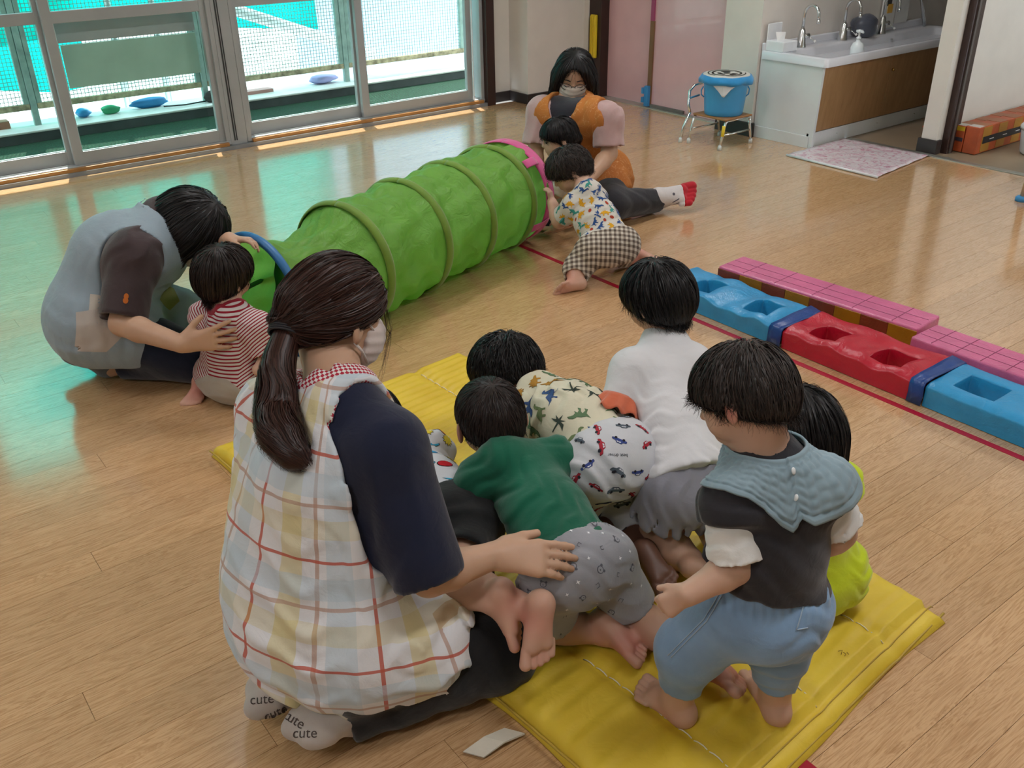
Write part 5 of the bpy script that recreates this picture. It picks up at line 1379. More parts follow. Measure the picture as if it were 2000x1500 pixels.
    for i_ in range(nph+1):
        ph = -180+360*i_/nph; e0 = 60; e1 = np.interp(ph, tx_, ty_); edge_s = min(abs(ph-1.5), 99)
        for j_ in range(nr+1):
            q = j_/nr; el_ = math.radians(e0+(e1-e0)*q); a_ = math.radians(ph)
            d = (-fc*math.cos(a_)+rvv*math.sin(a_))*math.cos(el_)+ZZ*math.sin(el_)
            h = bvv.ray_cast(Vector(tuple(cen+d*0.3)), Vector(tuple(-d)), 0.3)
            p = h[0] if h[0] is not None else Vector(tuple(cen+d*0.06))
            rad = 0.0045+0.0036*abs(math.sin(ph*math.pi/9.0+q*3))**0.7*abs(math.sin(q*6.5*math.pi+0.5*math.sin(ph*0.3)))**0.7
            rim_ = min(q, 1-q)*1.0
            if q > 0.90 or q < 0.07: rad = 0.0082
            elif q > 0.86 or q < 0.11: rad = 0.0042
            if 1.5 < ph < 130: rad += 0.004
            v.append(np.array(p)+d*rad)
    for i_ in range(nph):
        for j_ in range(nr): k_ = i_*(nr+1)+j_; F_.append((k_, k_+1, k_+nr+2, k_+nr+1))
    bo = np_mesh('bib', np.array(v), np.array(F_), fabric('bib_grey_blue', '8499a3', 0.9, wr=0.1), root)
    bv, co = bvh_of(bo); md = bo.modifiers.new('t', 'SOLIDIFY'); md.thickness = 0.005
    for x, y, z in ((1550, 920, .61), (1554, 972, .57)):
        p = bv.ray_cast(Vector(tuple(CAM)), Vector(tuple(unit(U(x, y, z)-CAM))))
        if p[0] is None: continue
        bm = bmesh.new(); bmesh.ops.create_uvsphere(bm, u_segments=14, v_segments=8, radius=0.006, matrix=Matrix.Translation(p[0]) @ p[1].to_track_quat('Z', 'Y').to_matrix().to_4x4() @ Matrix.Diagonal((0.8, 1.1, 0.35, 1))); bm_obj('snap_button', bm, plain('snap_white', 'e6ebec', 0.3), bo, True)
    # trousers
    cl = al+unit(kl-al)*0.042; cr = ar+unit(kr-ar)*0.046
    tr = pants(tp, 0.007, pel+ZZ*0.05, ZZ, [((hl, kl, cl), (0.075, 0.062, 0.042)), ((hr, kr, cr), (0.073, 0.056, 0.042))], 0.022, [('u', Ell((hl+hr)/2-fc*0.02-ZZ*0.02, (0.105, 0.082, 0.075), hr-hl, ZZ), 0.025)])
    pu = lambda V: np.stack([V@IR, V@AW, V[:, 2]], 1)
    to = sdf_part('trousers', tr, 0.0042, fabric('pale_denim', '7f9dbd', 0.85, 0.10, weave=500), root, addf(folds(0.003, 0.055, [0.2, 0.1, 1], 1.2), lambda P: (0.0022*np.sin(P@IR.astype(F32)*2*math.pi/0.016)*np.clip((P[..., 2]-(pel[2]-0.0))/0.03, 0, 1)).astype(F32)))
    bv, co = bvh_of(to)
    def seam(pxs, r=0.0011, off=0.001):
        pts = []
        for (x0, y0, z0), (x1, y1, z1) in zip(pxs, pxs[1:]):
            for q in np.linspace(0, 1, 9)[:-1]:
                tgt = U(x0+(x1-x0)*q, y0+(y1-y0)*q, z0+(z1-z0)*q); d = unit(tgt-CAM); h = bv.ray_cast(Vector(tuple(CAM)), Vector(tuple(d)))
                if h[0]: pts.append(h[0]+h[1]*off)
        if len(pts) > 2:
            bm = bmesh.new(); tube(bm, pts, r, 5); bm_obj('seam', bm, fabric('seam_thread', '9db2c4', 0.9), to, True)
    seam([(1405, 1160, .36), (1375, 1210, .31), (1340, 1245, .26), (1300, 1285, .22)]); seam([(1411, 1162, .36), (1381, 1213, .31), (1346, 1248, .26), (1306, 1289, .22)])
    seam([(1590, 1150, .36), (1570, 1180, .33), (1555, 1230, .29), (1580, 1225, .29)], 0.0013)
build_K()

# ---------------------------------------------------------------- girl behind the standing toddler (neon yellow shirt)
def build_L():
    root = person('child in a neon yellow shirt with long black hair sitting behind the standing toddler', (1.53, 0.92, MT))
    hc = V3(1.50, 1.00, .465); f = unit(-0.6*IR+0.75*AW-0.3*ZZ); u = unit(ZZ+0.2*AW)
    S_ = 0.18; hp, L, ax = head_prims(hc, f, u, S_)
    c7 = V3(1.52, 0.95, .355); pel = V3(1.50, 0.90, .12); fc = unit(-0.4*IR+0.9*AW); rv = unit(np.cross(fc, ZZ))
    sl, sr = c7-rv*0.09-ZZ*0.035, c7+rv*0.09-ZZ*0.035; hl, hr = pel-rv*0.06, pel+rv*0.06
    el, er = sl+V3(0, 0, -0.13)+fc*0.04, sr+V3(0, 0, -0.13)+fc*0.04; wl, wr = el+fc*0.1-ZZ*0.04, er+fc*0.1-ZZ*0.04
    kl, kr = hl+fc*0.15+ZZ*0.0-rv*0.05, hr+fc*0.15+rv*0.05; al, ar = kl+fc*0.05+rv*0.09-ZZ*0.03, kr+fc*0.08-rv*0.05-ZZ*0.03
    tp = torso_prims(pel, c7, hl, hr, sl, sr, 0.062, 0.078, 0.038, fc, 0.9, L(-0.12, 0, -0.28), 0.042)
    body = hp+[('u', p, max(k, 0.02)) for o, p, k in tp]+arm_prims(sl, el, wl, 0.03, 0.026, 0.02)+arm_prims(sr, er, wr, 0.03, 0.026, 0.02)+hand_prims(wl, fc, -ZZ, rv, 0.09, chub=1.25)+hand_prims(wr, fc, -ZZ, -rv, 0.09, chub=1.25)
    body += leg_prims(hl, kl, al, 0.055, 0.04, 0.04, 0.028)+leg_prims(hr, kr, ar, 0.055, 0.04, 0.04, 0.028)+foot_prims(al, fc, -ZZ, 0.12, rv)+foot_prims(ar, fc, -ZZ, 0.12, -rv)
    sdf_part('body', body, 0.0045, SKIN, root)
    hair = child_hair(L, ax, S_, (0.46, 0.03), (-0.50, -0.50), 0.06, 0)+[('u', Cone(L(-0.25, 0, -0.1), L(-0.35, 0.1, -0.72), 0.065, 0.045), 0.04), ('u', Cone(L(-0.05, 0.30, -0.1), L(-0.15, 0.36, -0.62), 0.035, 0.025), 0.04)]
    hair_part(hair, 0.005, HAIRK, root, whorl_flow(L(-0.1, 0, 0.52), ax[2], 1.4), 2600, 0.12, clumps(L(-0.1,0,.52), hc, 40, 0.002, 2.0), width=0.0012, lift=0.004, jit=0.12, seed=6)
    sh = [('u', p.grow(0.012), k) for o, p, k in tp[:4]]+[('u', Cone(sl, el, 0.046, 0.045, None, 1), 0.02), ('u', Cone(sr, er, 0.046, 0.045, None, 1), 0.02), ('u', Cone(hl+ZZ*0.01, hr+ZZ*0.01, 0.086), 0.03), KEEP(Half(V3(0, 0, MT+0.012), -ZZ), 0.004)]
    sdf_part('shirt', sh, 0.0045, fabric('neon_yellow', 'c6d81c', 0.8), root, folds(0.004, 0.045, [0.2, 0.2, 1], 0.3))
    tr = [('u', Cone(hl, hr, 0.073), 0), ('u', Cone(hl, kl, 0.066, 0.052), 0.03), ('u', Cone(hr, kr, 0.066, 0.052), 0.03), ('u', Cone(kl, al, 0.052, 0.042, None, 1), 0.02), ('u', Cone(kr, ar, 0.052, 0.042, None, 1), 0.02)]
    sdf_part('trousers', tr, 0.005, fabric('navy_black', '181b26', 0.9), root)
build_L()

# ---------------------------------------------------------------- girl kneeling in white shirt with orange frill
def build_J():
    root = person('child kneeling upright in a white shirt with orange frilled sleeve and grey shorts', (1.42, 1.2, MT))
    hc = U(1281, 580, .575); f = unit(-0.72*IR+0.62*AW-0.28*ZZ); u = unit(ZZ-0.10*IR+0.1*AW)
    S_ = 0.166; hp, L, ax = head_prims(hc, f, u, S_, earout=0.40)
    c7 = U(1298, 668, .465); sl, sr = U(1234, 725, .44), U(1352, 715, .43)
    pel = U(1352, 935, .265); fc = unit(-0.35*IR+0.93*AW); hl, hr = U(1310, 955, .25), U(1395, 950, .25)
    el, wl = U(1210, 792, .375), U(1150, 790, .33); er, wr = sr+V3(0.02, 0.08, -0.12), sr+V3(-0.03, 0.18, -0.14)
    kl, kr = U(1285, 1050, .10), U(1400, 1030, .10); al, ar = U(1365, 1110, .085), U(1440, 1100, .08)
    tp = torso_prims(pel, c7, hl, hr, sl, sr, 0.056, 0.080, 0.036, fc, 0.75, L(-0.12, 0, -0.28), 0.037)
    body = hp+[('u', p, max(k, 0.02)) for o, p, k in tp]+arm_prims(sl, el, wl, 0.034, 0.029, 0.021)+arm_prims(sr, er, wr, 0.034, 0.029, 0.021)+hand_prims(wl, unit(AW-0.4*IR-0.5*ZZ), -ZZ, IR, 0.09, chub=1.25)+hand_prims(wr, fc, -ZZ, -IR, 0.09, chub=1.25)
    body += leg_prims(hl, kl, al, 0.064, 0.046, 0.045, 0.030)+leg_prims(hr, kr, ar, 0.064, 0.046, 0.045, 0.030)
    body += foot_prims(al, unit(-AW*0.35+IR*0.8-0.1*ZZ), unit(ZZ*0.5-AW), 0.12, AW, chub=1.1)+foot_prims(ar, unit(-AW*0.3+IR*0.8), unit(ZZ*0.6-AW), 0.12, AW, chub=1.1)
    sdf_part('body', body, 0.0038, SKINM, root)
    hair = child_hair(L, ax, S_, (0.46, 0.04), (-0.48, -0.46), 0.075, 0.085)
    hair_part(hair, 0.0042, HAIRK, root, whorl_flow(L(-0.12, -0.02, 0.54), ax[2], 0.75), 3800, 0.085, clumps(L(-0.12, -0.02, 0.54), hc, 26, 0.0035, 3.0), width=0.0013, lift=0.0035, jit=0.18, seed=7)
    up = unit(c7-pel)
    ups, cl = sleeve(sl, el, 0, 0.052, 0.050, 0.85)
    sh = grow(tp[:4], 0.014)+[('u', Cone(pel+up*0.0, pel+up*0.10, 0.104, 0.09, (fc, 0.8)), 0.03), KEEP(Half(pel-up*0.005, -up+0.12*IR), 0.004)]+ups+[('u', Cone(sr, er, 0.05, 0.048, None, 1), 0.03)]+cl+[CUT(Cone(c7+unit(L(-0.1, 0, -0.3)-c7)*0.03, L(-0.1, 0, -0.3), 0.038, 0.04), 0.004)]
    so = sdf_part('shirt', sh, 0.0042, fabric('white_tee', 'd3d3d6', 0.85, 0.03), root, folds(0.0065, 0.048, unit(up+0.5*IR), 0.8, mask=lambda P: np.clip(1.15-(P-pel.astype(F32))@up.astype(F32)/0.24, 0.15, 1)))
    # frill
    d = unit(el-sl); e = sl+(el-sl)*0.80; a = unit(np.cross(d, AW)); b = np.cross(d, a); v = []; fc_ = []; n = 90; m = 6
    for j in range(m+1):
        q = j/m
        for k in range(n):
            t = 2*math.pi*k/n; r = 0.050+0.022*q+0.006*q*math.sin(11*t)+0.002*q*math.sin(45*t)
            v.append(e+d*(0.045*q+0.006*q*math.cos(11*t))+(a*math.cos(t)+b*math.sin(t))*r)
    for j in range(m):
        for k in range(n): fc_.append((j*n+k, j*n+(k+1) % n, (j+1)*n+(k+1) % n, (j+1)*n+k))
    fr = pyd('frill', v, fc_, fabric('orange_frill', 'c9694a', 0.85), so, True); md = fr.modifiers.new('t', 'SOLIDIFY'); md.thickness = 0.003
    # shorts
    sho = pants(tp, 0.010, pel+up*0.03, up, [((hl, hl+(kl-hl)*0.55), (0.074, 0.082)), ((hr, hr+(kr-hr)*0.55), (0.074, 0.082))], 0.02, [('u', Ell((hl+hr)/2-ZZ*0.02-fc*0.01, (0.105, 0.08, 0.07), hr-hl, ZZ), 0.02)])
    lowp = (hl+hr)/2-ZZ*0.085
    so2 = sdf_part('shorts', sho, 0.0042, fabric('grey_shorts', '8b8b95', 0.85), root, addf(folds(0.002, 0.05, IR, 0.2), lambda P: (0.0035*np.sin((P@IR.astype(F32))*2*math.pi/0.034+2*np.sin((P@AW.astype(F32))*40))*np.clip((lowp[2]+0.05-P[..., 2])/0.03, 0, 1)).astype(F32)))
    hem = []
    return
build_J()

# ---------------------------------------------------------------- child in dinosaur shirt and car trousers
def build_I():
    root = person('child crawling in a cream dinosaur print shirt and white car print trousers', (1.3, 1.45, MT))
    hc = U(985, 725, .335); f = unit(-0.75*IR+0.40*AW-0.62*ZZ); u = unit(-0.15*IR+0.25*AW+0.9*ZZ)
    S_ = 0.172; hp, L, ax = head_prims(hc, f, u, S_, earout=0.41)
    c7 = U(1055, 775, .325); pel = U(1190, 885, .315); rv = unit(np.cross(unit(c7-pel), ZZ)); dn = -ZZ
    ms = c7*0.9+pel*0.1; sl, sr = ms-rv*0.085+dn*0.03, ms+rv*0.085+dn*0.03
    hl, hr = pel-rv*0.058-ZZ*0.02, pel+rv*0.058-ZZ*0.02
    fwd = unit((c7-pel)*V3(1, 1, 0))
    el, er = sl+fwd*0.05+dn*0.11-rv*0.02, sr+fwd*0.05+dn*0.11+rv*0.02; wl, wr = V3(el[0], el[1], MT+0.03)+fwd*0.06, V3(er[0], er[1], MT+0.03)+fwd*0.06
    kl, kr = hl+fwd*0.075+V3(0, 0, MT+0.045-hl[2]), hr+fwd*0.02+V3(0, 0, MT+0.045-hr[2])
    al, ar = U(1220, 1075, .085), U(1265, 1095, .09)
    al = U(1180, 1050, .085)
    tp = torso_prims(pel, c7, hl, hr, sl, sr, 0.060, 0.078, 0.04, dn, 0.85, L(-0.15, 0, -0.25), 0.044)
    body = hp+[('u', p, max(k, 0.02)) for o, p, k in tp]+arm_prims(sl, el, wl, 0.032, 0.028, 0.021)+arm_prims(sr, er, wr, 0.032, 0.028, 0.021)+hand_prims(wl, fwd, -ZZ, rv, 0.092, (0.1,)*4, 0.15, chub=1.25)+hand_prims(wr, fwd, -ZZ, -rv, 0.092, (0.1,)*4, 0.15, chub=1.25)
    body += leg_prims(hl, kl, al, 0.06, 0.045, 0.042, 0.03)+leg_prims(hr, kr, ar, 0.06, 0.045, 0.042, 0.03)
    tow = unit(-AW*0.75+IR*0.35-0.35*ZZ)
    body += foot_prims(al, tow, unit(ZZ*0.9-AW*0.3), 0.12, rv, chub=1.1)+foot_prims(ar, tow, unit(ZZ*0.7-AW*0.5), 0.125, -rv, chub=1.15)
    sdf_part('body', body, 0.0038, SKIND, root)
    hair = child_hair(L, ax, S_, (0.50, 0.02), (-0.48, -0.22), 0.075, 0.09)
    hair_part(hair, 0.0042, HAIRK, root, whorl_flow(L(-0.35, 0.0, 0.42), ax[2], 0.25), 3600, 0.065, clumps(L(-0.35, 0.0, 0.42), hc, 30, 0.0035, 4.0), width=0.0013, lift=0.006, jit=0.3, seed=8)
    bk = unit(pel-c7)
    sh = [('u', p.grow(0.016), k) for o, p, k in tp[:4]]+[('u', Ell((pel+c7)/2+ZZ*0.01, (0.14, 0.105, 0.09), bk, ZZ), 0.04), KEEP(Half(pel+bk*0.0, bk), 0.005)]+[('u', Cone(sl, sl+(el-sl)*0.8, 0.055, 0.052, None, 1), 0.03), ('u', Cone(sr, sr+(er-sr)*0.8, 0.055, 0.052, None, 1), 0.03), CUT(Cone(c7+unit(L(-0.1, 0, -0.2)-c7)*0.025, L(-0.1, 0, -0.2), 0.040, 0.042), 0.004)]
    so = sdf_part('shirt', sh, 0.0042, fabric('cream_jersey', 'cfcab2', 0.85, 0.03), root, folds(0.0055, 0.055, unit(rv+0.6*bk), 0.9))
    top = lambda p: True
    scatter_print(so, [motif_flat(DINO, '6d7f58'), motif_flat(RAPTOR, '39517f'), motif_flat(STEGO, 'a97d35'), motif_flat(PALM, '3f4a42'), motif_flat(RAPTOR, '5f7a5a'), motif_flat(DINO, '3c5580')], 0.030, 0.052, 11, keep=lambda p: p[2] > 0.16)
    c_l = kl+(al-kl)*0.62; c_r = kr+(ar-kr)*0.50
    tr = pants(tp, 0.020, pel-bk*0.03, -bk, [((hl, kl, c_l), (0.072, 0.060, 0.046)), ((hr, kr, c_r), (0.072, 0.060, 0.046))], 0.025, [('u', Ell((hl+hr)/2-fwd*0.025, (0.08, 0.108, 0.085), fwd, ZZ), 0.03)])
    to = sdf_part('trousers', tr, 0.0042, fabric('white_knit', 'c3c5ca', 0.85, 0.03), root, folds(0.006, 0.07, [0.4, -0.2, 1], 0.1))
    scatter_print(to, [motif_car('3c4a86'), motif_car('a3303c'), motif_car('55606a'), motif_car('a3303c')], 0.0185, 0.044, 12, keep=lambda p: p[2] > 0.07)
    text_print(to, 'best driver', U(1205, 890, .36), -IR, 0.011, '40444c')
build_I()

# ---------------------------------------------------------------- child in green shirt
def build_H():
    root = person('child crawling in a plain green shirt and grey patterned shorts', (1.03, 1.2, MT))
    hc = U(957, 818, .405); f = unit(-0.30*IR+0.85*AW-0.40*ZZ); u = unit(ZZ*0.85-AW*0.25+0.05*IR)
    S_ = 0.183; hp, L, ax = head_prims(hc, f, u, S_, earout=0.41)
    c7 = U(985, 905, .355); pel = U(1125, 1090, .27); bk = unit(pel-c7); rv = unit(np.cross(-bk, ZZ)); dn = unit(np.cross(-bk, rv)); dn = dn if dn[2] < 0 else -dn
    fwd = unit(-bk*V3(1, 1, 0))
    sl, sr = U(935, 945, .315), U(1085, 900, .32); hl, hr = U(1075, 1130, .245), U(1180, 1095, .245)
    el, wl = sl+dn*0.09+fwd*0.03-rv*0.02, V3(0, 0, 0); wl = V3(el[0]+fwd[0]*0.03, el[1]+fwd[1]*0.03, MT+0.035); er = sr+dn*0.10+rv*0.02; wr = V3(er[0]+fwd[0]*0.05, er[1]+fwd[1]*0.05, MT+0.035)
    kl, kr = U(1075, 1215, .095), U(1235, 1195, .10); al, ar = U(1180, 1235, .085), U(1370, 1300, .085)
    tp = torso_prims(pel, c7, hl, hr, sl, sr, 0.054, 0.078, 0.040, dn, 0.82, L(-0.15, 0, -0.25), 0.044)
    body = hp+[('u', p, max(k, 0.02)) for o, p, k in tp]+arm_prims(sl, el, wl, 0.032, 0.028, 0.021)+arm_prims(sr, er, wr, 0.032, 0.028, 0.021)+hand_prims(wl, fwd, -ZZ, rv, 0.09, (0.1,)*4, 0.15, chub=1.25)+hand_prims(wr, fwd, -ZZ, -rv, 0.09, (0.1,)*4, 0.15, chub=1.25)
    body += leg_prims(hl, kl, al, 0.056, 0.042, 0.038, 0.027)+leg_prims(hr, kr, ar, 0.056, 0.042, 0.040, 0.027)
    body += foot_prims(al, unit(IR*0.55-AW*0.55-0.35*ZZ), unit(IR*0.5-AW*0.35+ZZ*0.5), 0.125, -AW, chub=1.12)+foot_prims(ar, unit(IR*0.45-AW*0.75-0.2*ZZ), unit(ZZ*0.5-AW*0.2+IR*0.5), 0.125, -AW, chub=1.12)
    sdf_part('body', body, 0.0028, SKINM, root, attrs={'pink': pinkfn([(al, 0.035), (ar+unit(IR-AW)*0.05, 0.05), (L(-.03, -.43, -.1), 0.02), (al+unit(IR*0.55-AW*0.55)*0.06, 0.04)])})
    hair = child_hair(L, ax, S_, (0.46, 0.10), (-0.48, -0.34), 0.022, 0.10)
    hair_part(hair, 0.0042, HAIRB, root, whorl_flow(L(-0.34, 0.02, 0.40), ax[2], 0.12), 4200, 0.04, None, width=0.0008, lift=0.0015, jit=0.15, seed=9)
    sh = [('u', p.grow(0.013), k) for o, p, k in tp[:4]]+[KEEP(Half(pel+bk*0.0, bk), 0.005), ('u', Cone(sl, sl+(el-sl)*0.75, 0.050, 0.049, None, 1), 0.03), ('u', Cone(sr, sr+(er-sr)*0.75, 0.050, 0.049, None, 1), 0.03), CUT(Cone(c7+unit(L(-0.12, 0, -0.25)-c7)*0.03, L(-0.12, 0, -0.25), 0.034, 0.038), 0.004)]
    sdf_part('shirt', sh, 0.0042, fabric('forest_green_tee', '0d5a43', 0.85), root, folds(0.004, 0.055, unit(bk+0.35*rv), 0.4))
    tr = pants(tp, 0.0165, pel-bk*0.025, -bk, [((hl, hl+(kl-hl)*0.85), (0.062, 0.060)), ((hr, hr+(kr-hr)*0.85), (0.062, 0.062))], 0.016, [('u', Ell((hl+hr)/2-fwd*0.015, (0.068, 0.098, 0.072), fwd, ZZ), 0.02)])
    wst = pel-bk*0.03
    to = sdf_part('shorts', tr, 0.0042, fabric('grey_marl', '94959b', 0.9, 0.08, weave=420), root, addf(folds(0.003, 0.05, [0.5, 0.2, 1], 0.7), lambda P: (0.0016*np.sin((P@rv.astype(F32))*2*math.pi/0.009)*np.clip(1-np.abs((P-wst.astype(F32))@bk.astype(F32)-0.012)/0.02, 0, 1)).astype(F32)))
    bear = [(ngon(10, .8, .7), lin('5f6068'), 0), (ngon(10, .62, .52), lin('9a9ba1'), 1), (ngon(6, .3, .28, -.6, .6), lin('5f6068'), 0), (ngon(6, .3, .28, .6, .6), lin('5f6068'), 0), (ngon(5, .16, .12, 0, -.1), lin('4a4b52'), 2)]
    star = [([(0, .5), (.15, .1), (.5, 0), (.15, -.12), (0, -.5), (-.15, -.12), (-.5, 0), (-.15, .1)], lin('e6e6ea'), 1)]
    sq = [([(-.5, -.4), (-.45, .45), (-.3, .45), (-.33, -.28), (.4, -.28), (.4, .4), (.55, .4), (.5, -.4)], lin('63646c'), 1)]
    scatter_print(to, [bear, star, sq, star], 0.0095, 0.032, 13, keep=lambda p: p[2] > 0.1)
build_H()

# ---------------------------------------------------------------- child lying over the teacher's lap
def build_G():
    root = person('child with bare feet draped over the lap of the teacher in the plaid apron', (0.9, 1.45, 0.15))
    hc = U(722, 838, .29); f = unit(AW*0.5-IR*0.3-ZZ*0.75); u = unit(AW*0.55-IR*0.2+ZZ*0.8)
    S_ = 0.18; hp, L, ax = head_prims(hc, f, u, S_)
    c7 = U(775, 880, .285); pel = U(885, 1025, .245); bk = unit(pel-c7); rv = unit(np.cross(-bk, ZZ))
    fwd = unit(-bk*V3(1, 1, 0))
    ms = c7*0.92+pel*0.08; sl, sr = ms-rv*0.085-ZZ*0.02, ms+rv*0.085-ZZ*0.02; hl, hr = pel-rv*0.055, pel+rv*0.055
    el, er = sl+fwd*0.10-ZZ*0.06, sr+fwd*0.10-ZZ*0.06; wl, wr = el+fwd*0.08-ZZ*0.07, er+fwd*0.08-ZZ*0.07
    kl, kr = U(835, 1150, .235), U(890, 1130, .25); al, ar = U(962, 1172, .25), U(1044, 1192, .24)
    tp = torso_prims(pel, c7, hl, hr, sl, sr, 0.056, 0.080, 0.036, -ZZ, 0.82, L(-0.15, 0, -0.25), 0.044)
    body = hp+[('u', p, max(k, 0.02)) for o, p, k in tp]+arm_prims(sl, el, wl, 0.032, 0.027, 0.021)+arm_prims(sr, er, wr, 0.032, 0.027, 0.021)+hand_prims(wl, fwd, -ZZ, rv, 0.09, chub=1.2)+hand_prims(wr, fwd, -ZZ, -rv, 0.09, chub=1.2)
    body += leg_prims(hl, kl, al, 0.052, 0.037, 0.034, 0.022)+leg_prims(hr, kr, ar, 0.052, 0.037, 0.035, 0.023)
    d1 = unit(-ZZ*0.86-AW*0.30+IR*0.18); d2 = unit(-ZZ*0.80-AW*0.42-IR*0.12)
    body += foot_prims(al, d1, unit(IR*0.95-AW*0.25), 0.122, -AW, chub=1.12)+foot_prims(ar, d2, unit(IR*0.35-AW*0.9+ZZ*0.2), 0.128, -IR, chub=1.15)
    sdf_part('body', body, 0.0028, SKIN, root, attrs={'pink': pinkfn([(al+IR*0.03, 0.035), (ar-AW*0.02, 0.04), (ar+d2*0.09, 0.04), (al+d1*0.09, 0.04)])})
    hair = child_hair(L, ax, S_, (0.46, 0.03), (-0.48, -0.36), 0.06, 0.085)
    hair_part(hair, 0.005, HAIRK, root, whorl_flow(L(-0.25, 0, 0.5), ax[2], 0.4), 2000, 0.08, clumps(L(-0.25,0,.5), hc, 30, 0.0025, 5.0), width=0.0013, lift=0.003, jit=0.15, seed=10)
    sh = [('u', p.grow(0.014), k) for o, p, k in tp[:4]]+[KEEP(Half(pel-bk*0.03, bk), 0.005), ('u', Cone(sl, el, 0.05, 0.05, None, 1), 0.03), ('u', Cone(sr, er, 0.05, 0.05, None, 1), 0.03)]
    so = sdf_part('shirt', sh, 0.0045, fabric('white_comic_tee', 'd5d8de', 0.85, 0.03), root, folds(0.003, 0.06, unit(bk+0.3*rv), 0.2))
    scatter_print(so, [motif_out(BURST, 'd9c43a'), motif_out(ngon(14, 1, .55), 'c2242f'), motif_out(BOLT, '3aa3c9'), motif_out(ngon(10, .8, .4), '3a9bd0')], 0.020, 0.045, 14)
    tr = pants(tp, 0.019, pel-bk*0.065, -bk, [((hl, hl+(kl-hl)*0.7), (0.068, 0.06)), ((hr, hr+(kr-hr)*0.7), (0.068, 0.06))], 0.02, [('u', Ell((hl+hr)/2+ZZ*0.005, (0.085, 0.11, 0.085), fwd, ZZ), 0.02)])
    sdf_part('shorts', tr, 0.0045, fabric('black_shorts', '131517', 0.9), root, folds(0.003, 0.07, [0.5, 0.2, 1], 0.9))
build_G()
# ---------------------------------------------------------------- pattern materials
def band(t, x, c, w_, per):
    f = t.math('FRACT', t.math('ADD', t.math('DIVIDE', t.math('SUBTRACT', x, c), per), 0.5))
    return t.math('LESS_THAN', t.math('ABSOLUTE', t.math('SUBTRACT', f, 0.5)), w_/per/2)
def cloth_xyz(t):
    a = t.n('ShaderNodeAttribute', attribute_name='cloth'); sp = t.n('ShaderNodeSeparateXYZ'); t.l(a.outputs['Vector'], sp.inputs[0]); return sp.outputs
def plaid_mat():
    t = NT('plaid_apron'); x, y, z = cloth_xyz(t)[:3]; co = t.coord()
    col = t.mix(t.noise(8, co, 3), lin('d3d4da'), lin('dfdfe1'))
    def st(col, m, c, k=0.8): return t.mix(t.math('MULTIPLY', m, k), col, lin(c))
    for v, o in ((x, 0.0), (y, 0.02)):
        col = st(col, band(t, v, 0.150+o, 0.044, 0.205), 'b4c6d2', 0.55)
        col = st(col, band(t, v, 0.066+o, 0.038, 0.205), 'cdbb63', 0.52 if o == 0 else 0.32)
        col = st(col, band(t, v, 0.112+o, 0.007, 0.205), 'b3907e', 0.75)
        col = st(col, band(t, v, 0.0+o, 0.0062, 0.205), 'bb5b49', 0.9)
    t.base(col); t.setp(Roughness=0.85, Sheen_Weight=0.15, Specular_IOR_Level=0.25)
    t.bump(t.math('ADD', t.noise(18, co, 4, 0.55, 0.8), t.math('MULTIPLY', t.noise(900, co, 1), 0.05)), 0.4, 0.008); return t.m
def stripe_mat():
    t = NT('red_stripe_tee'); x, y, z = cloth_xyz(t)[:3]; t.base(t.mix(band(t, z, 0.0, 0.0052, 0.0125), lin('ccc5c4'), lin('8e1b2c'))); t.setp(Roughness=0.85, Specular_IOR_Level=0.25)
    t.bump(t.noise(26, t.coord(), 3, 0.55, 0.6), 0.35, 0.006); return t.m
def gingham_mat():
    t = NT('gingham'); x, y, z = cloth_xyz(t)[:3]; p = 0.020
    a = band(t, x, 0, p/2, p); b = band(t, y, 0, p/2, p); k = t.math('MULTIPLY', t.math('ADD', a, b), 0.5)
    t.base(t.ramp(k, [(0.0, lin('cdc5b8')), (0.5, lin('978c80')), (1.0, lin('5b514a'))])); t.setp(Roughness=0.85, Specular_IOR_Level=0.25)
    t.bump(t.noise(26, t.coord(), 3, 0.55, 0.6), 0.3, 0.006); return t.m
def check_trim():
    t = NT('red_white_check'); x, y, z = cloth_xyz(t)[:3]; p = 0.016
    k = t.math('ABSOLUTE', t.math('SUBTRACT', band(t, t.math('ADD', x, z), 0, p/2, p), band(t, t.math('SUBTRACT', x, z), 0, p/2, p)))
    t.base(t.mix(k, lin('d9d4d4'), lin('a81f38'))); t.setp(Roughness=0.8); return t.m

def adult_hair(L, ax, S_, front, back, t=0.06, low=True):
    f, r, u = ax
    P = [('u', Ell(L(-0.04, 0, 0.135), S_*V3(0.43+t, 0.355+t, 0.38+t), f, u), 0)]
    if low: P.append(('u', Ell(L(-0.16, 0, -0.10), S_*V3(0.32+t, 0.30+t, 0.34), f, u), 0.03))
    d = np.array(back)-np.array(front); n = np.array([-d[1], d[0]]); n = n if n[1] < 0 else -n
    P.append(KEEP(Half(L(front[0], 0, front[1]), n[0]*f+n[1]*u), 0.012)); return P
def mask_part(L, ax, S_, root, col='c9c4c2', low=-0.44, top=-0.07):
    f, r, u = ax
    sh = [('u', Ell(L(0.16, 0, -0.22), S_*V3(0.36, 0.335, 0.33), f, u), 0), ('u', Ell(L(0.32, 0, -0.18), S_*V3(0.23, 0.18, 0.22), f, u), 0.02), KEEP(Half(L(0, 0, top), u-0.12*f), 0.006), KEEP(Half(L(0.12, 0, 0), -f), 0.006)]
    return sdf_part('face_mask', sh, 0.004, fabric('mask_'+col, col, 0.8, 0.02, 0.1), root, lambda P: (0.0012*np.sin((P@u.astype(F32))*2*math.pi/0.02)).astype(F32))

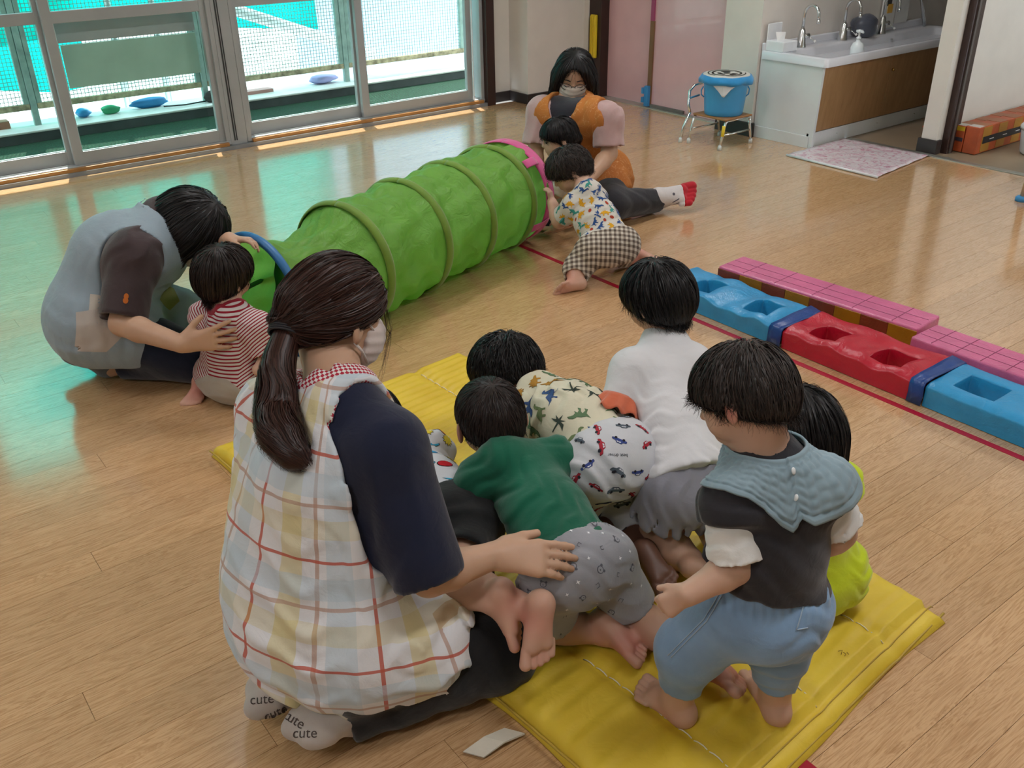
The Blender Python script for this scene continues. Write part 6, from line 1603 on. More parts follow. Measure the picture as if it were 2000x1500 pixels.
# ---------------------------------------------------------------- teacher in the plaid apron
def build_A():
    root = person('woman kneeling in a white plaid apron and navy shirt with a long brown ponytail', (0.58, 1.36, 0))
    hc = U(660, 612, .785); f = unit(IR*0.66+AW*0.66-ZZ*0.36); u = unit(ZZ+0.28*AW+0.18*IR)
    S_ = 0.205; hp, L, ax = head_prims(hc, f, u, S_, adult=True)
    c7 = V3(0.655, 1.395, .655); pel = V3(0.545, 1.37, .215); fc = unit(V3(0.88, 0.36, 0)); rv = unit(np.cross(fc, ZZ))
    sr, sl = U(752, 880, .60), V3(0.60, 1.545, .59); er, wr = U(838, 1125, .37), U(965, 1085, .36)
    el, wl = sl+fc*0.14-ZZ*0.24, sl+fc*0.24-ZZ*0.33+rv*0.06
    hr, hl = V3(0.575, 1.285, .185), V3(0.52, 1.46, .185)
    kr, kl = V3(0.845, 1.185, .085), V3(0.93, 1.45, .09); ar, al = V3(0.55, 1.245, .055), V3(0.515, 1.375, .06)
    tp = torso_prims(pel, c7, hl, hr, sl, sr, 0.105, 0.135, 0.062, fc, 0.75, L(-0.10, 0, -0.30), 0.05, k=0.05)
    body = hp+[('u', p, max(k, 0.02)) for o, p, k in tp]+arm_prims(sr, er, wr, 0.046, 0.038, 0.026)+arm_prims(sl, el, wl, 0.046, 0.038, 0.026)
    hd = unit(U(1045, 1092, .35)-wr)
    body += hand_prims(wr, unit(hd+0.05*AW), unit(AW*0.55-ZZ*0.75), unit(AW*0.6+ZZ*0.7), 0.175, (0.16, 0.20, 0.24, 0.30), 0.03, 0.42, 1.0, 0.25)
    body += hand_prims(wl, unit(fc+rv*0.5), -ZZ, rv, 0.165)
    body += leg_prims(hr, kr, ar, 0.085, 0.06, 0.055, 0.036)+leg_prims(hl, kl, al, 0.085, 0.06, 0.055, 0.036)
    tor, tol = unit(V3(-0.95, 0.1, -0.15)), unit(V3(-0.95, 0.05, -0.15))
    body += foot_prims(ar, tor, unit(ZZ*0.85-rv*0.0), 0.19, -rv, False)+foot_prims(al, tol, ZZ, 0.19, rv, False)
    sdf_part('body', body, 0.0038, SKINA, root)
    mk = mask_part(L, ax, S_, root, 'cbbdb8')
    ST = plain('mask_strap', 'cfc6c2', 0.8)
    for sd in (1,):
        tube_obj('ear_loop', [L(0.26, sd*0.27, -0.12), L(0.10, sd*0.345, -0.02), L(-0.02, sd*0.37, 0.02)], 0.0028, ST, mk, 6); tube_obj('ear_loop', [L(0.20, sd*0.30, -0.40), L(0.08, sd*0.335, -0.28), L(-0.04, sd*0.36, -0.20)], 0.0028, ST, mk, 6)
    # navy tee
    ups, cu = sleeve(sr, er, 0, 0.075, 0.070, 1.02, 0.04, 0.013, 0.05); ups2, cu2 = sleeve(sl+fc*0.02, el, 0, 0.06, 0.065, 1.0, 0.04)
    tee = grow(tp[:4], 0.008)+ups+ups2+cu+cu2+[CUT(Cone(c7+unit(L(-0.1, 0, -0.28)-c7)*0.03, L(-0.1, 0, -0.28), 0.048, 0.05), 0.005)]
    sdf_part('shirt', tee, 0.0063, fabric('navy_tee', '131a33', 0.85), root, folds(0.004, 0.09, unit(er-sr+0.4*IR), 0.6))
    # apron: back panel, hips and the flap over the right thigh
    th = unit(kr-hr)
    nkd = unit(L(-0.1, 0, -0.28)-c7)
    ap = grow(tp[:4], 0.018)+[('u', Ell(pel+ZZ*0.02-fc*0.015, (0.165, 0.155, 0.155), rv, ZZ), 0.06), ('u', Cone(pel+ZZ*0.04-rv*0.01, pel*0.35+c7*0.65-fc*0.035-rv*0.015, 0.158, 0.135, (fc, 0.85)), 0.05), ('u', Cone(hr+ZZ*0.02, hr+th*0.13+ZZ*0.02, 0.125, 0.115), 0.05), ('u', Cone(hl, hl+unit(kl-hl)*0.10, 0.115, 0.10), 0.05), ('u', Cone(sl-fc*0.01, pel-rv*0.08+ZZ*0.1, 0.075, 0.12), 0.05)]
    ap += [KEEP(Half(V3(0, 0, 0.10), -ZZ), 0.01), KEEP(Half(hr+th*0.20, th+0.35*ZZ*-1), 0.008),
           CUT(Cone(sr+ZZ*0.05, sr+(er-sr)*0.62-fc*0.012, 0.092, 0.088), 0.008), CUT(Cone(sl+fc*0.10+ZZ*0.03, sl+fc*0.12+(el-sl)*0.6, 0.08, 0.08), 0.008)]
    ncut = Cone(c7-nkd*0.03, L(-0.1, 0, -0.28), 0.066, 0.066)
    axd = unit(c7-pel)
    def apuv(V):
        q = V-(pel+fc*0.10); v_ = q@axd; lat = q@rv; dep = -(q@fc); a = np.arctan2(lat, np.maximum(dep, 0.03)+0.06)
        return np.stack([a*0.24+0.028, v_*1.05+0.035, q[:, 2]], 1)
    mk2 = lambda P: np.clip(1.2-(P[..., 2]-0.1)/0.5, 0.15, 1)
    fo = addf(folds(0.0085, 0.08, unit(ZZ+0.3*rv), 1.3, along=rv, mask=mk2), folds(0.0032, 0.05, unit(rv+0.4*ZZ), 0.2))
    ao = sdf_part('apron', ap+[CUT(ncut, 0.003)], 0.0055, plaid_mat(), root, fo, apuv)
    W = L(0.05, 0, 0.52); knot = U(577, 692, .71)
    knot = L(-0.47, -0.05, -0.10)
    hair = adult_hair(L, ax, S_, (0.42, 0.12), (-0.44, -0.30), 0.05)+[('u', Cone(L(-0.40, -0.02, 0.0), knot, 0.045, 0.026), 0.05)]
    fl = lambda P: (lambda d: d/(np.linalg.norm(d, axis=1)[:, None]+1e-6))(knot-P)
    abv, _ = bvh_of(ao); tailp = [knot]
    for x, y, out, zf in ((556, 745, 0.035, .64), (541, 800, 0.036, .59), (548, 850, 0.034, .55), (575, 890, 0.024, .51), (603, 915, 0.012, .49)):
        dv_ = unit(U(x, y, zf)-CAM); h = abv.ray_cast(Vector(tuple(CAM)), Vector(tuple(dv_))); tailp.append(np.array(h[0])-dv_*out if h[0] is not None else U(x, y, zf))
    tailp[1] = (knot+tailp[2])/2-0.02*fc
    rad = [0.022, 0.034, 0.044, 0.046, 0.036, 0.014]
    tailsdf = [('u', Cone(a, b, ra*0.8, rb*0.8), 0.01) for a, b, ra, rb in zip(tailp, tailp[1:-1], rad, rad[1:])]
    ex = [lock(tailp, rad, 1200, 0.0013, 4, 0.25, 0.4, 18), lock([L(0.40, 0.2, 0.1), L(0.44, 0.26, -0.1), L(0.40, 0.30, -0.45), L(0.38, 0.28, -0.75)], [0.006, 0.008, 0.006, 0.003], 14, 0.0006, 2)]
    hair_part(hair+tailsdf, 0.0048, HAIRR, root, fl, 4200, 0.13, clumps(L(0.42, 0.0, 0.25), hc, 46, 0.0016, 1.0), ex, width=0.0011, lift=0.0025, jit=0.05, seed=20, steps=9, keep=lambda c: (np.linalg.norm(c-hc, axis=1) < S_*0.62))
    bm = bmesh.new(); a = unit(tailp[1]-knot); kc = knot*0.75+tailp[1]*0.25; e1 = unit(np.cross(a, ZZ)); e2 = np.cross(a, e1)
    for q in range(4): tube(bm, [Vector(tuple(kc+a*(0.0045*q-0.006)+(e1*math.cos(t)+e2*math.sin(t))*0.033)) for t in np.linspace(0, 2*math.pi, 25)], 0.0028, 6, False)
    bm_obj('hair_tie', bm, plain('tie_black', '15131a', 0.6), root, True)
    def nbuv(V):
        q = V-c7; e1 = unit(rv-nkd*np.dot(rv, nkd)); e2 = np.cross(nkd, e1); return np.stack([np.arctan2(q@e2, q@e1)*0.07, q@nkd, q@nkd+0*q[:, 0]], 1)
    sdf_part('neck_binding', grow(ap[:9], 0.0025)+ap[9:]+[KEEP(ncut.grow(0.013), 0.002), KEEP(Half(c7-ZZ*0.05, -ZZ), 0.002), CUT(ncut.grow(-0.002), 0.002)], 0.004, check_trim(), ao, fo, nbuv)
    # black trousers
    P = [('u', Cone(hl, hr, 0.125), 0)]
    for h_, k_, a_ in ((hr, kr, ar), (hl, kl, al)):
        P += [('u', Cone(h_, k_, 0.115, 0.078), 0.04), ('u', Cone(k_, a_-unit(k_-a_)*0.03, 0.078, 0.05, None, 1), 0.03)]
    P += [KEEP(Half(V3(0, 0, 0.004), -ZZ), 0.004)]
    sdf_part('trousers', P, 0.0075, fabric('black_trousers', '0d0e11', 0.9), root, folds(0.004, 0.11, unit(kr-hr), 0.4))
    # socks
    SOCK = fabric('cream_sock', 'b3aba5', 0.9); sole = fabric('sock_dark_sole', '3a3230', 0.9)
    for an, to_, big, px, txt in ((ar, tor, -rv, None, 0), (al, tol, rv, None, 1)):
        P = [('u', p.grow(0.006), k) for o, p, k in foot_prims(an, to_, ZZ, 0.19, big, False)]+[('u', Cone(an, an+unit(V3(0.3, -0.02, 0.03))*0.03, 0.034, 0.034, None, 1), 0.02), KEEP(Half(V3(0, 0, 0.003), -ZZ), 0.004)]
        so = sdf_part('sock', P, 0.0045, SOCK, root, folds(0.0015, 0.03, [1, 0.2, 0.2], 0.3))
        sp = sdf_part('sock_sole', [('u', p.grow(0.0068), k) for o, p, k in foot_prims(an, to_, ZZ, 0.19, big, False)]+[KEEP(Half(V3(0, 0, 0.03), ZZ), 0.003), KEEP(Half(an+to_*0.06, -to_), 0.003), KEEP(Half(V3(0, 0, 0.0035), -ZZ), 0.003)], 0.0045, sole, root)
        SOCKS.append(so)
SOCKS = []
build_A()
for k_, x, y, z, dx, dy in ((1, 512, 1366, .075, 0.0, 0.1), (1, 538, 1392, .05, 0.0, 0.6), (0, 596, 1432, .06, 0.0, 0.0), (0, 574, 1405, .085, 0.0, -0.7)):
    text_print(SOCKS[k_], 'cute', U(x, y, z), IR+dy*AW, 0.026, '4a423f', nrm=unit(CAM-U(x, y, z)))

# ---------------------------------------------------------------- striped toddler sitting by the tunnel mouth
def build_D():
    root = person('toddler sitting in a red and white striped shirt before the blue tunnel hoop', (0.92, 2.76, 0))
    hc = U(440, 535, .425); f = unit(IR*0.62+AW*0.78-0.08*ZZ); u = unit(ZZ-0.12*AW)
    S_ = 0.172; hp, L, ax = head_prims(hc, f, u, S_)
    c7 = U(455, 620, .298); pel = U(452, 735, .085); fc = unit(IR*0.45+AW*0.85); rv = unit(np.cross(fc, ZZ))
    sr, sl = U(505, 640, .275), U(400, 618, .275); hr, hl = pel+rv*0.06-ZZ*0.005, pel-rv*0.06-ZZ*0.005
    er, wr = U(527, 705, .17), U(505, 722, .15); el, wl = sl+fc*0.06-ZZ*0.12, sl+fc*0.16-ZZ*0.12
    kr, kl = hr+fc*0.14+rv*0.05-ZZ*0.02, hl+fc*0.08-rv*0.06-ZZ*0.02; ar, al = kr+fc*0.1-ZZ*0.03, U(392, 745, .045)
    tp = torso_prims(pel, c7, hl, hr, sl, sr, 0.066, 0.084, 0.036, fc, 0.8, L(-0.12, 0, -0.28), 0.042)
    body = hp+[('u', p, max(k, 0.02)) for o, p, k in tp]+arm_prims(sr, er, wr, 0.032, 0.028, 0.021)+arm_prims(sl, el, wl, 0.032, 0.028, 0.021)+hand_prims(wr, unit(fc-rv*0.5), -ZZ, -rv, 0.09, chub=1.25)+hand_prims(wl, fc, -ZZ, rv, 0.09, chub=1.25)
    body += leg_prims(hr, kr, ar, 0.055, 0.042, 0.04, 0.028)+leg_prims(hl, kl, al, 0.055, 0.042, 0.04, 0.028)+foot_prims(ar, fc, -ZZ, 0.12, -rv)+foot_prims(al, unit(-AW*0.7-IR*0.2-ZZ*0.1), -ZZ, 0.12, -IR, chub=1.1)
    sdf_part('body', body, 0.0048, SKIN, root, attrs={'pink': pinkfn([(al-AW*0.05, 0.05)])})
    W = L(-0.15, 0, 0.53)
    hair = child_hair(L, ax, S_, (0.46, 0.05), (-0.46, -0.42), 0.06, 0.0)
    hair_part(hair, 0.005, HAIRB, root, whorl_flow(W, ax[2], 1.0), 2400, 0.10, clumps(W, hc, 36, 0.002, 2.0), width=0.0011, lift=0.004, jit=0.10, seed=30)
    ups, c1 = sleeve(sr, er, 0, 0.045, 0.047, 0.78); ups2, c2 = sleeve(sl, el, 0, 0.045, 0.046, 0.75)
    sh = grow(tp[:4], 0.013)+[KEEP(Half(pel-ZZ*0.012, -ZZ), 0.006)]+ups+ups2+c1+c2+[CUT(Cone(c7-ZZ*0.045, L(-0.1, 0, -0.28), 0.052, 0.05), 0.004)]
    def uv(V):
        q = (V-c7); lat = q@rv
        return np.stack([lat, q@fc, V[:, 2]-0.9*np.clip(np.abs(lat)-0.055, 0, 1)], 1)
    so = sdf_part('shirt', sh, 0.0045, stripe_mat(), root, folds(0.0025, 0.05, unit(ZZ+0.4*rv), 0.4), uv)
    nc = Cone(c7-ZZ*0.045, L(-0.1, 0, -0.28), 0.052, 0.05)
    sdf_part('collar', grow(sh[:-1], 0.003)+[KEEP(nc.grow(0.013), 0.002), CUT(nc.grow(-0.0015), 0.002), KEEP(Half(c7-ZZ*0.06, -ZZ), 0.002)], 0.004, fabric('collar_red', '8e1b2c', 0.85), so, folds(0.0025, 0.05, unit(ZZ+0.4*rv), 0.4))
    tr = pants(tp, 0.009, pel+ZZ*0.04, ZZ, [((hl, kl, al+unit(kl-al)*0.05), (0.066, 0.055, 0.045)), ((hr, kr, ar+unit(kr-ar)*0.03), (0.066, 0.055, 0.045))], 0.025, [('u', Ell(pel-fc*0.012-ZZ*0.01, (0.10, 0.085, 0.07), rv, ZZ), 0.02), ])
    tr.append(KEEP(Half(V3(0, 0, 0.003), -ZZ), 0.003))
    sdf_part('trousers', tr, 0.0048, fabric('beige_linen', 'a59c90', 0.85), root, folds(0.002, 0.06, [0.3, 0.2, 1], 0.1))
build_D()

# ---------------------------------------------------------------- teacher bending over at the near end of the tunnel
def build_B():
    root = person('woman kneeling and bending forward in a pale blue apron and brown shirt, head bowed', (0.72, 3.15, 0))
    pel = U(205, 600, .25); c7 = U(318, 425, .53); fc0 = unit(IR*0.9+AW*0.1)
    hc = U(372, 448, .49); f = unit(IR*0.62-ZZ*0.72-AW*0.15); u = unit(IR*0.70+ZZ*0.62)
    S_ = 0.21; hp, L, ax = head_prims(hc, f, u, S_, adult=True)
    sr, sl = U(262, 500, .465), c7+AW*0.17+IR*0.06-ZZ*0.05
    mid = (pel+(sr+sl)/2)/2-fc0*0.05+ZZ*0.05
    er, wr = U(238, 632, .285), U(355, 672, .26); el, wl = c7+AW*0.16+IR*0.10-ZZ*0.2, U(448, 468, .485)
    rv = unit(-AW); hr, hl = pel-AW*0.09-ZZ*0.02, pel+AW*0.09-ZZ*0.02
    kr, kl = U(380, 700, .09), U(400, 640, .09); ar, al = U(212, 712, .055), U(200, 690, .06)
    tp = torso_prims(pel, c7, hl, hr, sl, sr, 0.11, 0.135, 0.062, unit(fc0-ZZ*0.8), 0.78, L(-0.10, 0, -0.28), 0.05, mid, 0.05)
    body = hp+[('u', p, max(k, 0.02)) for o, p, k in tp]+arm_prims(sr, er, wr, 0.048, 0.040, 0.028)+arm_prims(sl, el, wl, 0.045, 0.038, 0.026)
    hd = unit(U(425, 660, .27)-wr)
    body += hand_prims(wr, hd, unit(AW*0.8-ZZ*0.1), unit(ZZ*0.9+IR*0.2), 0.175, (0.12, 0.10, 0.12, 0.18), 0.16, 0.75)
    body += hand_prims(wl, unit(IR*0.8+ZZ*0.05-AW*0.2), unit(-ZZ-AW*0.3), unit(-AW), 0.13, (0.35, 0.4, 0.5, 0.5), 0.05, 0.5)
    body += leg_prims(hr, kr, ar, 0.085, 0.06, 0.055, 0.036)+leg_prims(hl, kl, al, 0.085, 0.06, 0.055, 0.036)
    tb_ = unit(-IR*0.9+AW*0.1)
    body += foot_prims(ar, tb_, ZZ, 0.22, AW, False)+foot_prims(al, tb_, ZZ, 0.22, -AW, False)
    sdf_part('body', body, 0.0055, SKINA, root)
    hair = adult_hair(L, ax, S_, (0.46, -0.05), (-0.42, -0.50), 0.15)+[('u', Cone(L(0.0, 0.30, 0.0), L(0.18, 0.34, -0.40), 0.055, 0.035), 0.04), ('u', Cone(L(0.0, -0.30, 0.0), L(0.18, -0.34, -0.40), 0.055, 0.035), 0.04), ('u', Cone(L(-0.25, 0, 0), L(-0.30, 0, -0.42), 0.07, 0.05), 0.04)]
    hair_part(hair, 0.0055, HAIRK, root, whorl_flow(L(0.0, 0, 0.55), ax[2], 1.0), 2600, 0.14, clumps(L(0, 0, .55), hc, 40, 0.0025, 2.0), width=0.0014, lift=0.004, jit=0.08, seed=40)
    mask_part(L, ax, S_, root, 'c4bcb4')
    ups, cu = sleeve(sr, er, 0, 0.080, 0.074, 0.92, 0.05, 0.014, 0.03); ups2, cu2 = sleeve(sl, el, 0, 0.075, 0.07, 0.9, 0.05)
    tee = grow(tp[:4], 0.010)+ups+ups2+cu+cu2+[CUT(Cone(c7+unit(c7-pel)*0.02, L(-0.1, 0, -0.28), 0.055, 0.055), 0.005)]
    to = sdf_part('shirt', tee, 0.0072, fabric('brown_tee', '3f3335', 0.85), root, folds(0.005, 0.08, unit(er-sr+0.5*IR), 0.6))
    # orange peanut badge on the sleeve
    bv, co = bvh_of(to); V_, F_, K_ = [], [], []; c = U(247, 595, .34); h = bv.find_nearest(Vector(tuple(c)))
    nn = Vector(tuple(unit(CAM-c))); decal(bv, h[0], nn, Vector(tuple(ZZ+0.3*IR)), [(ngon(12, 0.6, .45, .4, 0), lin('b8672e'), 1), (ngon(12, .6, .5, -.45, .05), lin('b8672e'), 1)], 0.016, V_, F_, K_); print_obj('badge', V_, F_, K_, to)
    upv = unit(c7-pel)
    ap = grow(tp[:4], 0.022)+[('u', Ell(pel-ZZ*0.03-fc0*0.01, (0.20, 0.19, 0.18), AW, ZZ), 0.06), ('u', Cone(pel, mid, 0.16, 0.15), 0.05), ('u', Cone(hr, hr+unit(kr-hr)*0.13, 0.12, 0.11), 0.05), ('u', Cone(hl, hl+unit(kl-hl)*0.2, 0.125, 0.12), 0.05)]
    ap += [KEEP(Half(V3(0, 0, 0.085), -ZZ), 0.01), CUT(Cone(sr+AW*-0.03, sr+(er-sr)*0.75-AW*0.03, 0.098, 0.09), 0.01), CUT(Cone(sl+AW*0.03, sl+(el-sl)*0.7, 0.095, 0.085), 0.01), CUT(Cone(c7+upv*0.0, L(-0.1, 0, -0.28), 0.085, 0.08), 0.006), KEEP(Half(c7+upv*0.02, upv), 0.006)]
    ao = sdf_part('apron', ap, 0.0072, fabric('pale_blue_apron', '8b9ba6', 0.85, 0.04), root, addf(folds(0.005, 0.10, unit(ZZ+0.3*IR), 0.7, mask=lambda P: np.clip(1.3-(P[..., 2]-0.1)/0.3, 0.2, 1)), folds(0.002, 0.05, unit(IR), 0.1)))
    bv, co = bvh_of(ao); V_, F_, K_ = [], [], []
    for (x, y, z, poly, col, sz) in [(195, 645, .22, [(-1, -.9), (-.8, .8), (.9, 1), (1, -.2), (.2, -1)], 'b3aaa3', 0.075), (200, 595, .3, [(-.8, -.6), (-.8, .7), (.9, .5), (.9, -.4)], 'b9b2a8', 0.045), (212, 602, .3, ngon(8, .8, .5), '3f6a55', 0.014), (325, 580, .28, [(-1, -.5), (-.4, .8), (.9, .9), (1, -.1), (.3, -.9)], '8b8a5c', 0.05)]:
        c = U(x, y, z); h = bv.ray_cast(Vector(tuple(CAM)), Vector(tuple(unit(c-CAM))))
        if h[0]: decal(bv, h[0], h[1], Vector(tuple(IR)), [(poly, lin(col), 0)], sz, V_, F_, K_)
    print_obj('print', V_, F_, K_, ao)
    P = [('u', Cone(hl, hr, 0.125), 0)]
    for h_, k_, a_ in ((hr, kr, ar), (hl, kl, al)): P += [('u', Cone(h_, k_, 0.115, 0.08), 0.04), ('u', Cone(k_, a_+unit(k_-a_)*0.05, 0.08, 0.055, None, 1), 0.03)]
    P.append(KEEP(Half(V3(0, 0, 0.004), -ZZ), 0.004))
    sdf_part('trousers', P, 0.008, fabric('navy_trousers', '131b2e', 0.9), root, folds(0.004, 0.11, unit(kr-hr), 0.9))
    for an, big in ((ar, AW), (al, -AW)):
        P = [('u', p.grow(0.006), k) for o, p, k in foot_prims(an, tb_, ZZ, 0.215, big, False)]+[KEEP(Half(V3(0, 0, 0.003), -ZZ), 0.003)]
        sdf_part('sock', P, 0.0055, fabric('grey_sock', '5f676e', 0.9), root)
build_B()

# ---------------------------------------------------------------- teacher sitting at the far end of the tunnel
def build_C():
    root = person('woman sitting on the floor in an orange apron and pink shirt with glasses and mask', (3.25, 3.6, 0))
    hc = U(1122, 148, .66); f = unit(-0.10*IR-0.80*AW-0.30*ZZ); u = unit(ZZ-0.18*AW+0.04*IR)
    S_ = 0.22; hp, L, ax = head_prims(hc, f, u, S_, adult=True)
    c7 = U(1130, 205, .525)+AW*0.04; pel = V3(3.30, 3.66, .13); fc = unit(-0.45*IR-0.9*AW); rv = unit(np.cross(fc, ZZ))
    sr, sl = U(1058, 218, .495), U(1188, 232, .495); er, wr = U(1045, 300, .30), U(1050, 335, .22); el, wl = U(1190, 300, .335), U(1150, 350, .26)
    hr, hl = pel+rv*0.1, pel-rv*0.1
    kl, al = U(1195, 400, .10), U(1290, 390, .062); kr, ar = pel+fc*0.36+rv*0.2-ZZ*0.03, pel+fc*0.5-rv*0.0-ZZ*0.07
    tp = torso_prims(pel, c7, hl, hr, sl, sr, 0.11, 0.13, 0.06, fc, 0.75, L(-0.10, 0, -0.28), 0.05, None, 0.05)
    body = hp+[('u', p, max(k, 0.02)) for o, p, k in tp]+arm_prims(sr, er, wr, 0.048, 0.040, 0.028)+arm_prims(sl, el, wl, 0.048, 0.040, 0.028)
    body += hand_prims(wl, unit(-IR*0.7-AW*0.4-ZZ*0.3), -ZZ, -AW, 0.165)+hand_prims(wr, unit(-AW-ZZ*0.3), -ZZ, IR, 0.165)
    body += leg_prims(hl, kl, al, 0.085, 0.06, 0.055, 0.036)+leg_prims(hr, kr, ar, 0.085, 0.06, 0.055, 0.036)
    tdir = unit(U(1358, 392, .035)-al); body += foot_prims(al, unit(tdir*V3(1, 1, 0.2)), unit(-AW*0.6+ZZ*0.5), 0.215, ZZ)+foot_prims(ar, -IR, -ZZ, 0.21, AW, False)
    sdf_part('body', body, 0.0055, SKINA, root)
    hair = adult_hair(L, ax, S_, (0.40, 0.30), (-0.44, -0.60), 0.075)
    for sd in (-1, 1): hair += [('u', Cone(L(0.05, sd*0.36, 0.05), L(0.10, sd*0.41, -0.58), 0.032, 0.036), 0.03), ('u', Cone(L(0.24, sd*0.24, 0.26), L(0.20, sd*0.37, -0.05), 0.022, 0.026), 0.03), ('u', Cone(L(-0.2, sd*0.25, -0.1), L(-0.14, sd*0.32, -0.62), 0.05, 0.045), 0.04)]
    hair += [CUT(Ell(L(0.50, 0, -0.08), S_*V3(0.36, 0.26, 0.48), f, u), 0.006)]
    hair_part(hair, 0.0055, HAIRK, root, whorl_flow(L(0.10, 0, 0.55), ax[2], 1.1), 2200, 0.14, clumps(L(0.1, 0, .55), hc, 40, 0.0015, 3.0), width=0.0014, lift=0.003, jit=0.06, seed=50)
    mask_part(L, ax, S_, root, 'b5a89c', top=-0.075)
    BK = plain('glasses_frame', '2a1f22', 0.4); g = None; fz = 0.47
    for sd in (-1, 1):
        pts = [L(fz+0.02-0.06*abs(sd*0.16+0.105*math.cos(t))/0.26, sd*0.155+0.115*math.cos(t), -0.02+0.075*math.sin(t)) for t in np.linspace(0, 2*math.pi, 25)]
        bm = bmesh.new(); tube(bm, [Vector(tuple(p)) for p in pts], 0.0016, 6, False)
        if g is None: g = bm_obj('glasses', bm, BK, root, True)
        else: bm_obj('lens_rim', bm, BK, g, True)
        tube_obj('temple', [L(fz-0.06, sd*0.27, 0.0), L(0.2, sd*0.335, 0.0), L(-0.02, sd*0.36, -0.02)], 0.0016, BK, g, 6)
        tube_obj('eyebrow', [L(0.425, sd*0.07, 0.10), L(0.42, sd*0.15, 0.125), L(0.37, sd*0.24, 0.10)], [0.0025, 0.003, 0.0015], HAIRK, root, 6)
        tube_obj('eyelid', [L(0.425, sd*0.09, -0.028), L(0.425, sd*0.15, -0.042), L(0.385, sd*0.215, -0.028)], 0.0022, plain('lash_dark', '2b1a17', 0.6), root, 6)
    tube_obj('bridge', [L(fz-0.01, -0.04, -0.01), L(fz+0.0, 0, 0.0), L(fz-0.01, 0.04, -0.01)], 0.0016, BK, g, 6)
    ups, cu = sleeve(sr, er, 0, 0.066, 0.078, 0.80, 0.05, 0.016, 0.03); ups2, cu2 = sleeve(sl, el, 0, 0.066, 0.078, 0.80, 0.05, 0.016, 0.03)
    tee = grow(tp[:4], 0.010)+ups+ups2+cu+cu2+[CUT(Ell(c7+fc*0.12+ZZ*0.015, (0.12, 0.085, 0.115), fc, ZZ), 0.005)]
    sdf_part('shirt', tee, 0.0078, fabric('pale_pink_tee', 'b99a97', 0.85), root, folds(0.005, 0.08, unit(er-sr+0.5*IR), 0.6))
    sdf_part('undershirt', grow(tp[:5], 0.0085)+[KEEP(Ell(c7+fc*0.11+ZZ*0.0, (0.16, 0.11, 0.13), fc, ZZ), 0.004), CUT(Cone(c7+fc*0.015+ZZ*0.035, L(0.05, 0, -0.4), 0.05, 0.056), 0.004)], 0.0055, fabric('charcoal_under', '2c2b33', 0.9), root)
    ap = grow(tp[:4], 0.025)+[('u', Ell(pel+ZZ*0.02, (0.20, 0.17, 0.17), rv, ZZ), 0.06), ('u', Cone(hl, hl+unit(kl-hl)*0.16, 0.13, 0.12), 0.05), ('u', Cone(hr, kr, 0.125, 0.11), 0.05)]
    ap += [KEEP(Half(V3(0, 0, 0.03), -ZZ), 0.01), CUT(Cone(sr+rv*0.05+ZZ*0.08, sr+rv*0.045-ZZ*0.2, 0.095, 0.09), 0.01), CUT(Cone(sl-rv*0.05+ZZ*0.08, sl-rv*0.045-ZZ*0.2, 0.095, 0.09), 0.01), CUT(Ell(c7+fc*0.13+ZZ*0.02, (0.13, 0.088, 0.125), fc, ZZ), 0.006)]
    t = NT('orange_apron_cloth'); co = t.coord(); w_ = t.noise(11, co, 3, 0.5, 2.5); ln = t.math('LESS_THAN', t.math('ABSOLUTE', t.math('SUBTRACT', w_, 0.5)), 0.008)
    t.base(t.mix(t.math('MULTIPLY', ln, 0.6), t.ramp(t.noise(6, co, 2), [(0.3, lin('a8632f')), (0.7, lin('be7a3c'))]), lin('d7a877'))); t.setp(Roughness=0.85, Specular_IOR_Level=0.25)
    ao = sdf_part('apron', ap, 0.0078, t.m, root, folds(0.005, 0.09, unit(rv+0.5*ZZ), 0.7))
    LY = fabric('lanyard_blue', '3f5f96', 0.8)
    bv, co = bvh_of(ao)
    for sd in (-1, 1):
        pts = []
        for q in np.linspace(0, 1, 10):
            p = c7+fc*0.06+rv*sd*(0.075-0.035*q)+ZZ*(0.03-0.20*q); h = bv.find_nearest(Vector(tuple(p+fc*0.08))); pts.append(h[0]+h[1]*0.003)
        tube_obj('lanyard', pts, 0.0045, LY, root, 6)
    P = [('u', Cone(hl, hr, 0.12), 0)]
    for h_, k_, a_ in ((hr, kr, ar), (hl, kl, al)): P += [('u', Cone(h_, k_, 0.11, 0.080), 0.04), ('u', Cone(k_, a_+unit(k_-a_)*0.03, 0.080, 0.062, None, 1), 0.03)]
    P.append(KEEP(Half(V3(0, 0, 0.004), -ZZ), 0.004))
    sdf_part('trousers', P, 0.0085, fabric('charcoal_trousers', '26262b', 0.9), root, folds(0.004, 0.10, unit(kl-hl), 0.3))
    fp = foot_prims(al, unit(tdir*V3(1, 1, 0.2)), unit(-AW*0.6+ZZ*0.5), 0.215, ZZ); fd = unit(tdir*V3(1, 1, 0.2))
    so = sdf_part('sock', [('u', p.grow(0.004), k) for o, p, k in fp]+[KEEP(Half(al+fd*0.10, fd), 0.002), KEEP(Half(V3(0, 0, 0.003), -ZZ), 0.003)], 0.0045, fabric('white_sock', 'c9c4c3', 0.9), root)
    sdf_part('sock_toe', [('u', p.grow(0.0042), k) for o, p, k in fp]+[KEEP(Half(al+fd*0.098, -fd), 0.002), KEEP(Half(V3(0, 0, 0.003), -ZZ), 0.003)], 0.004, fabric('red_sock_toe', 'b0202c', 0.9), root)
    bv, co = bvh_of(so); V_, F_, K_ = [], [], []
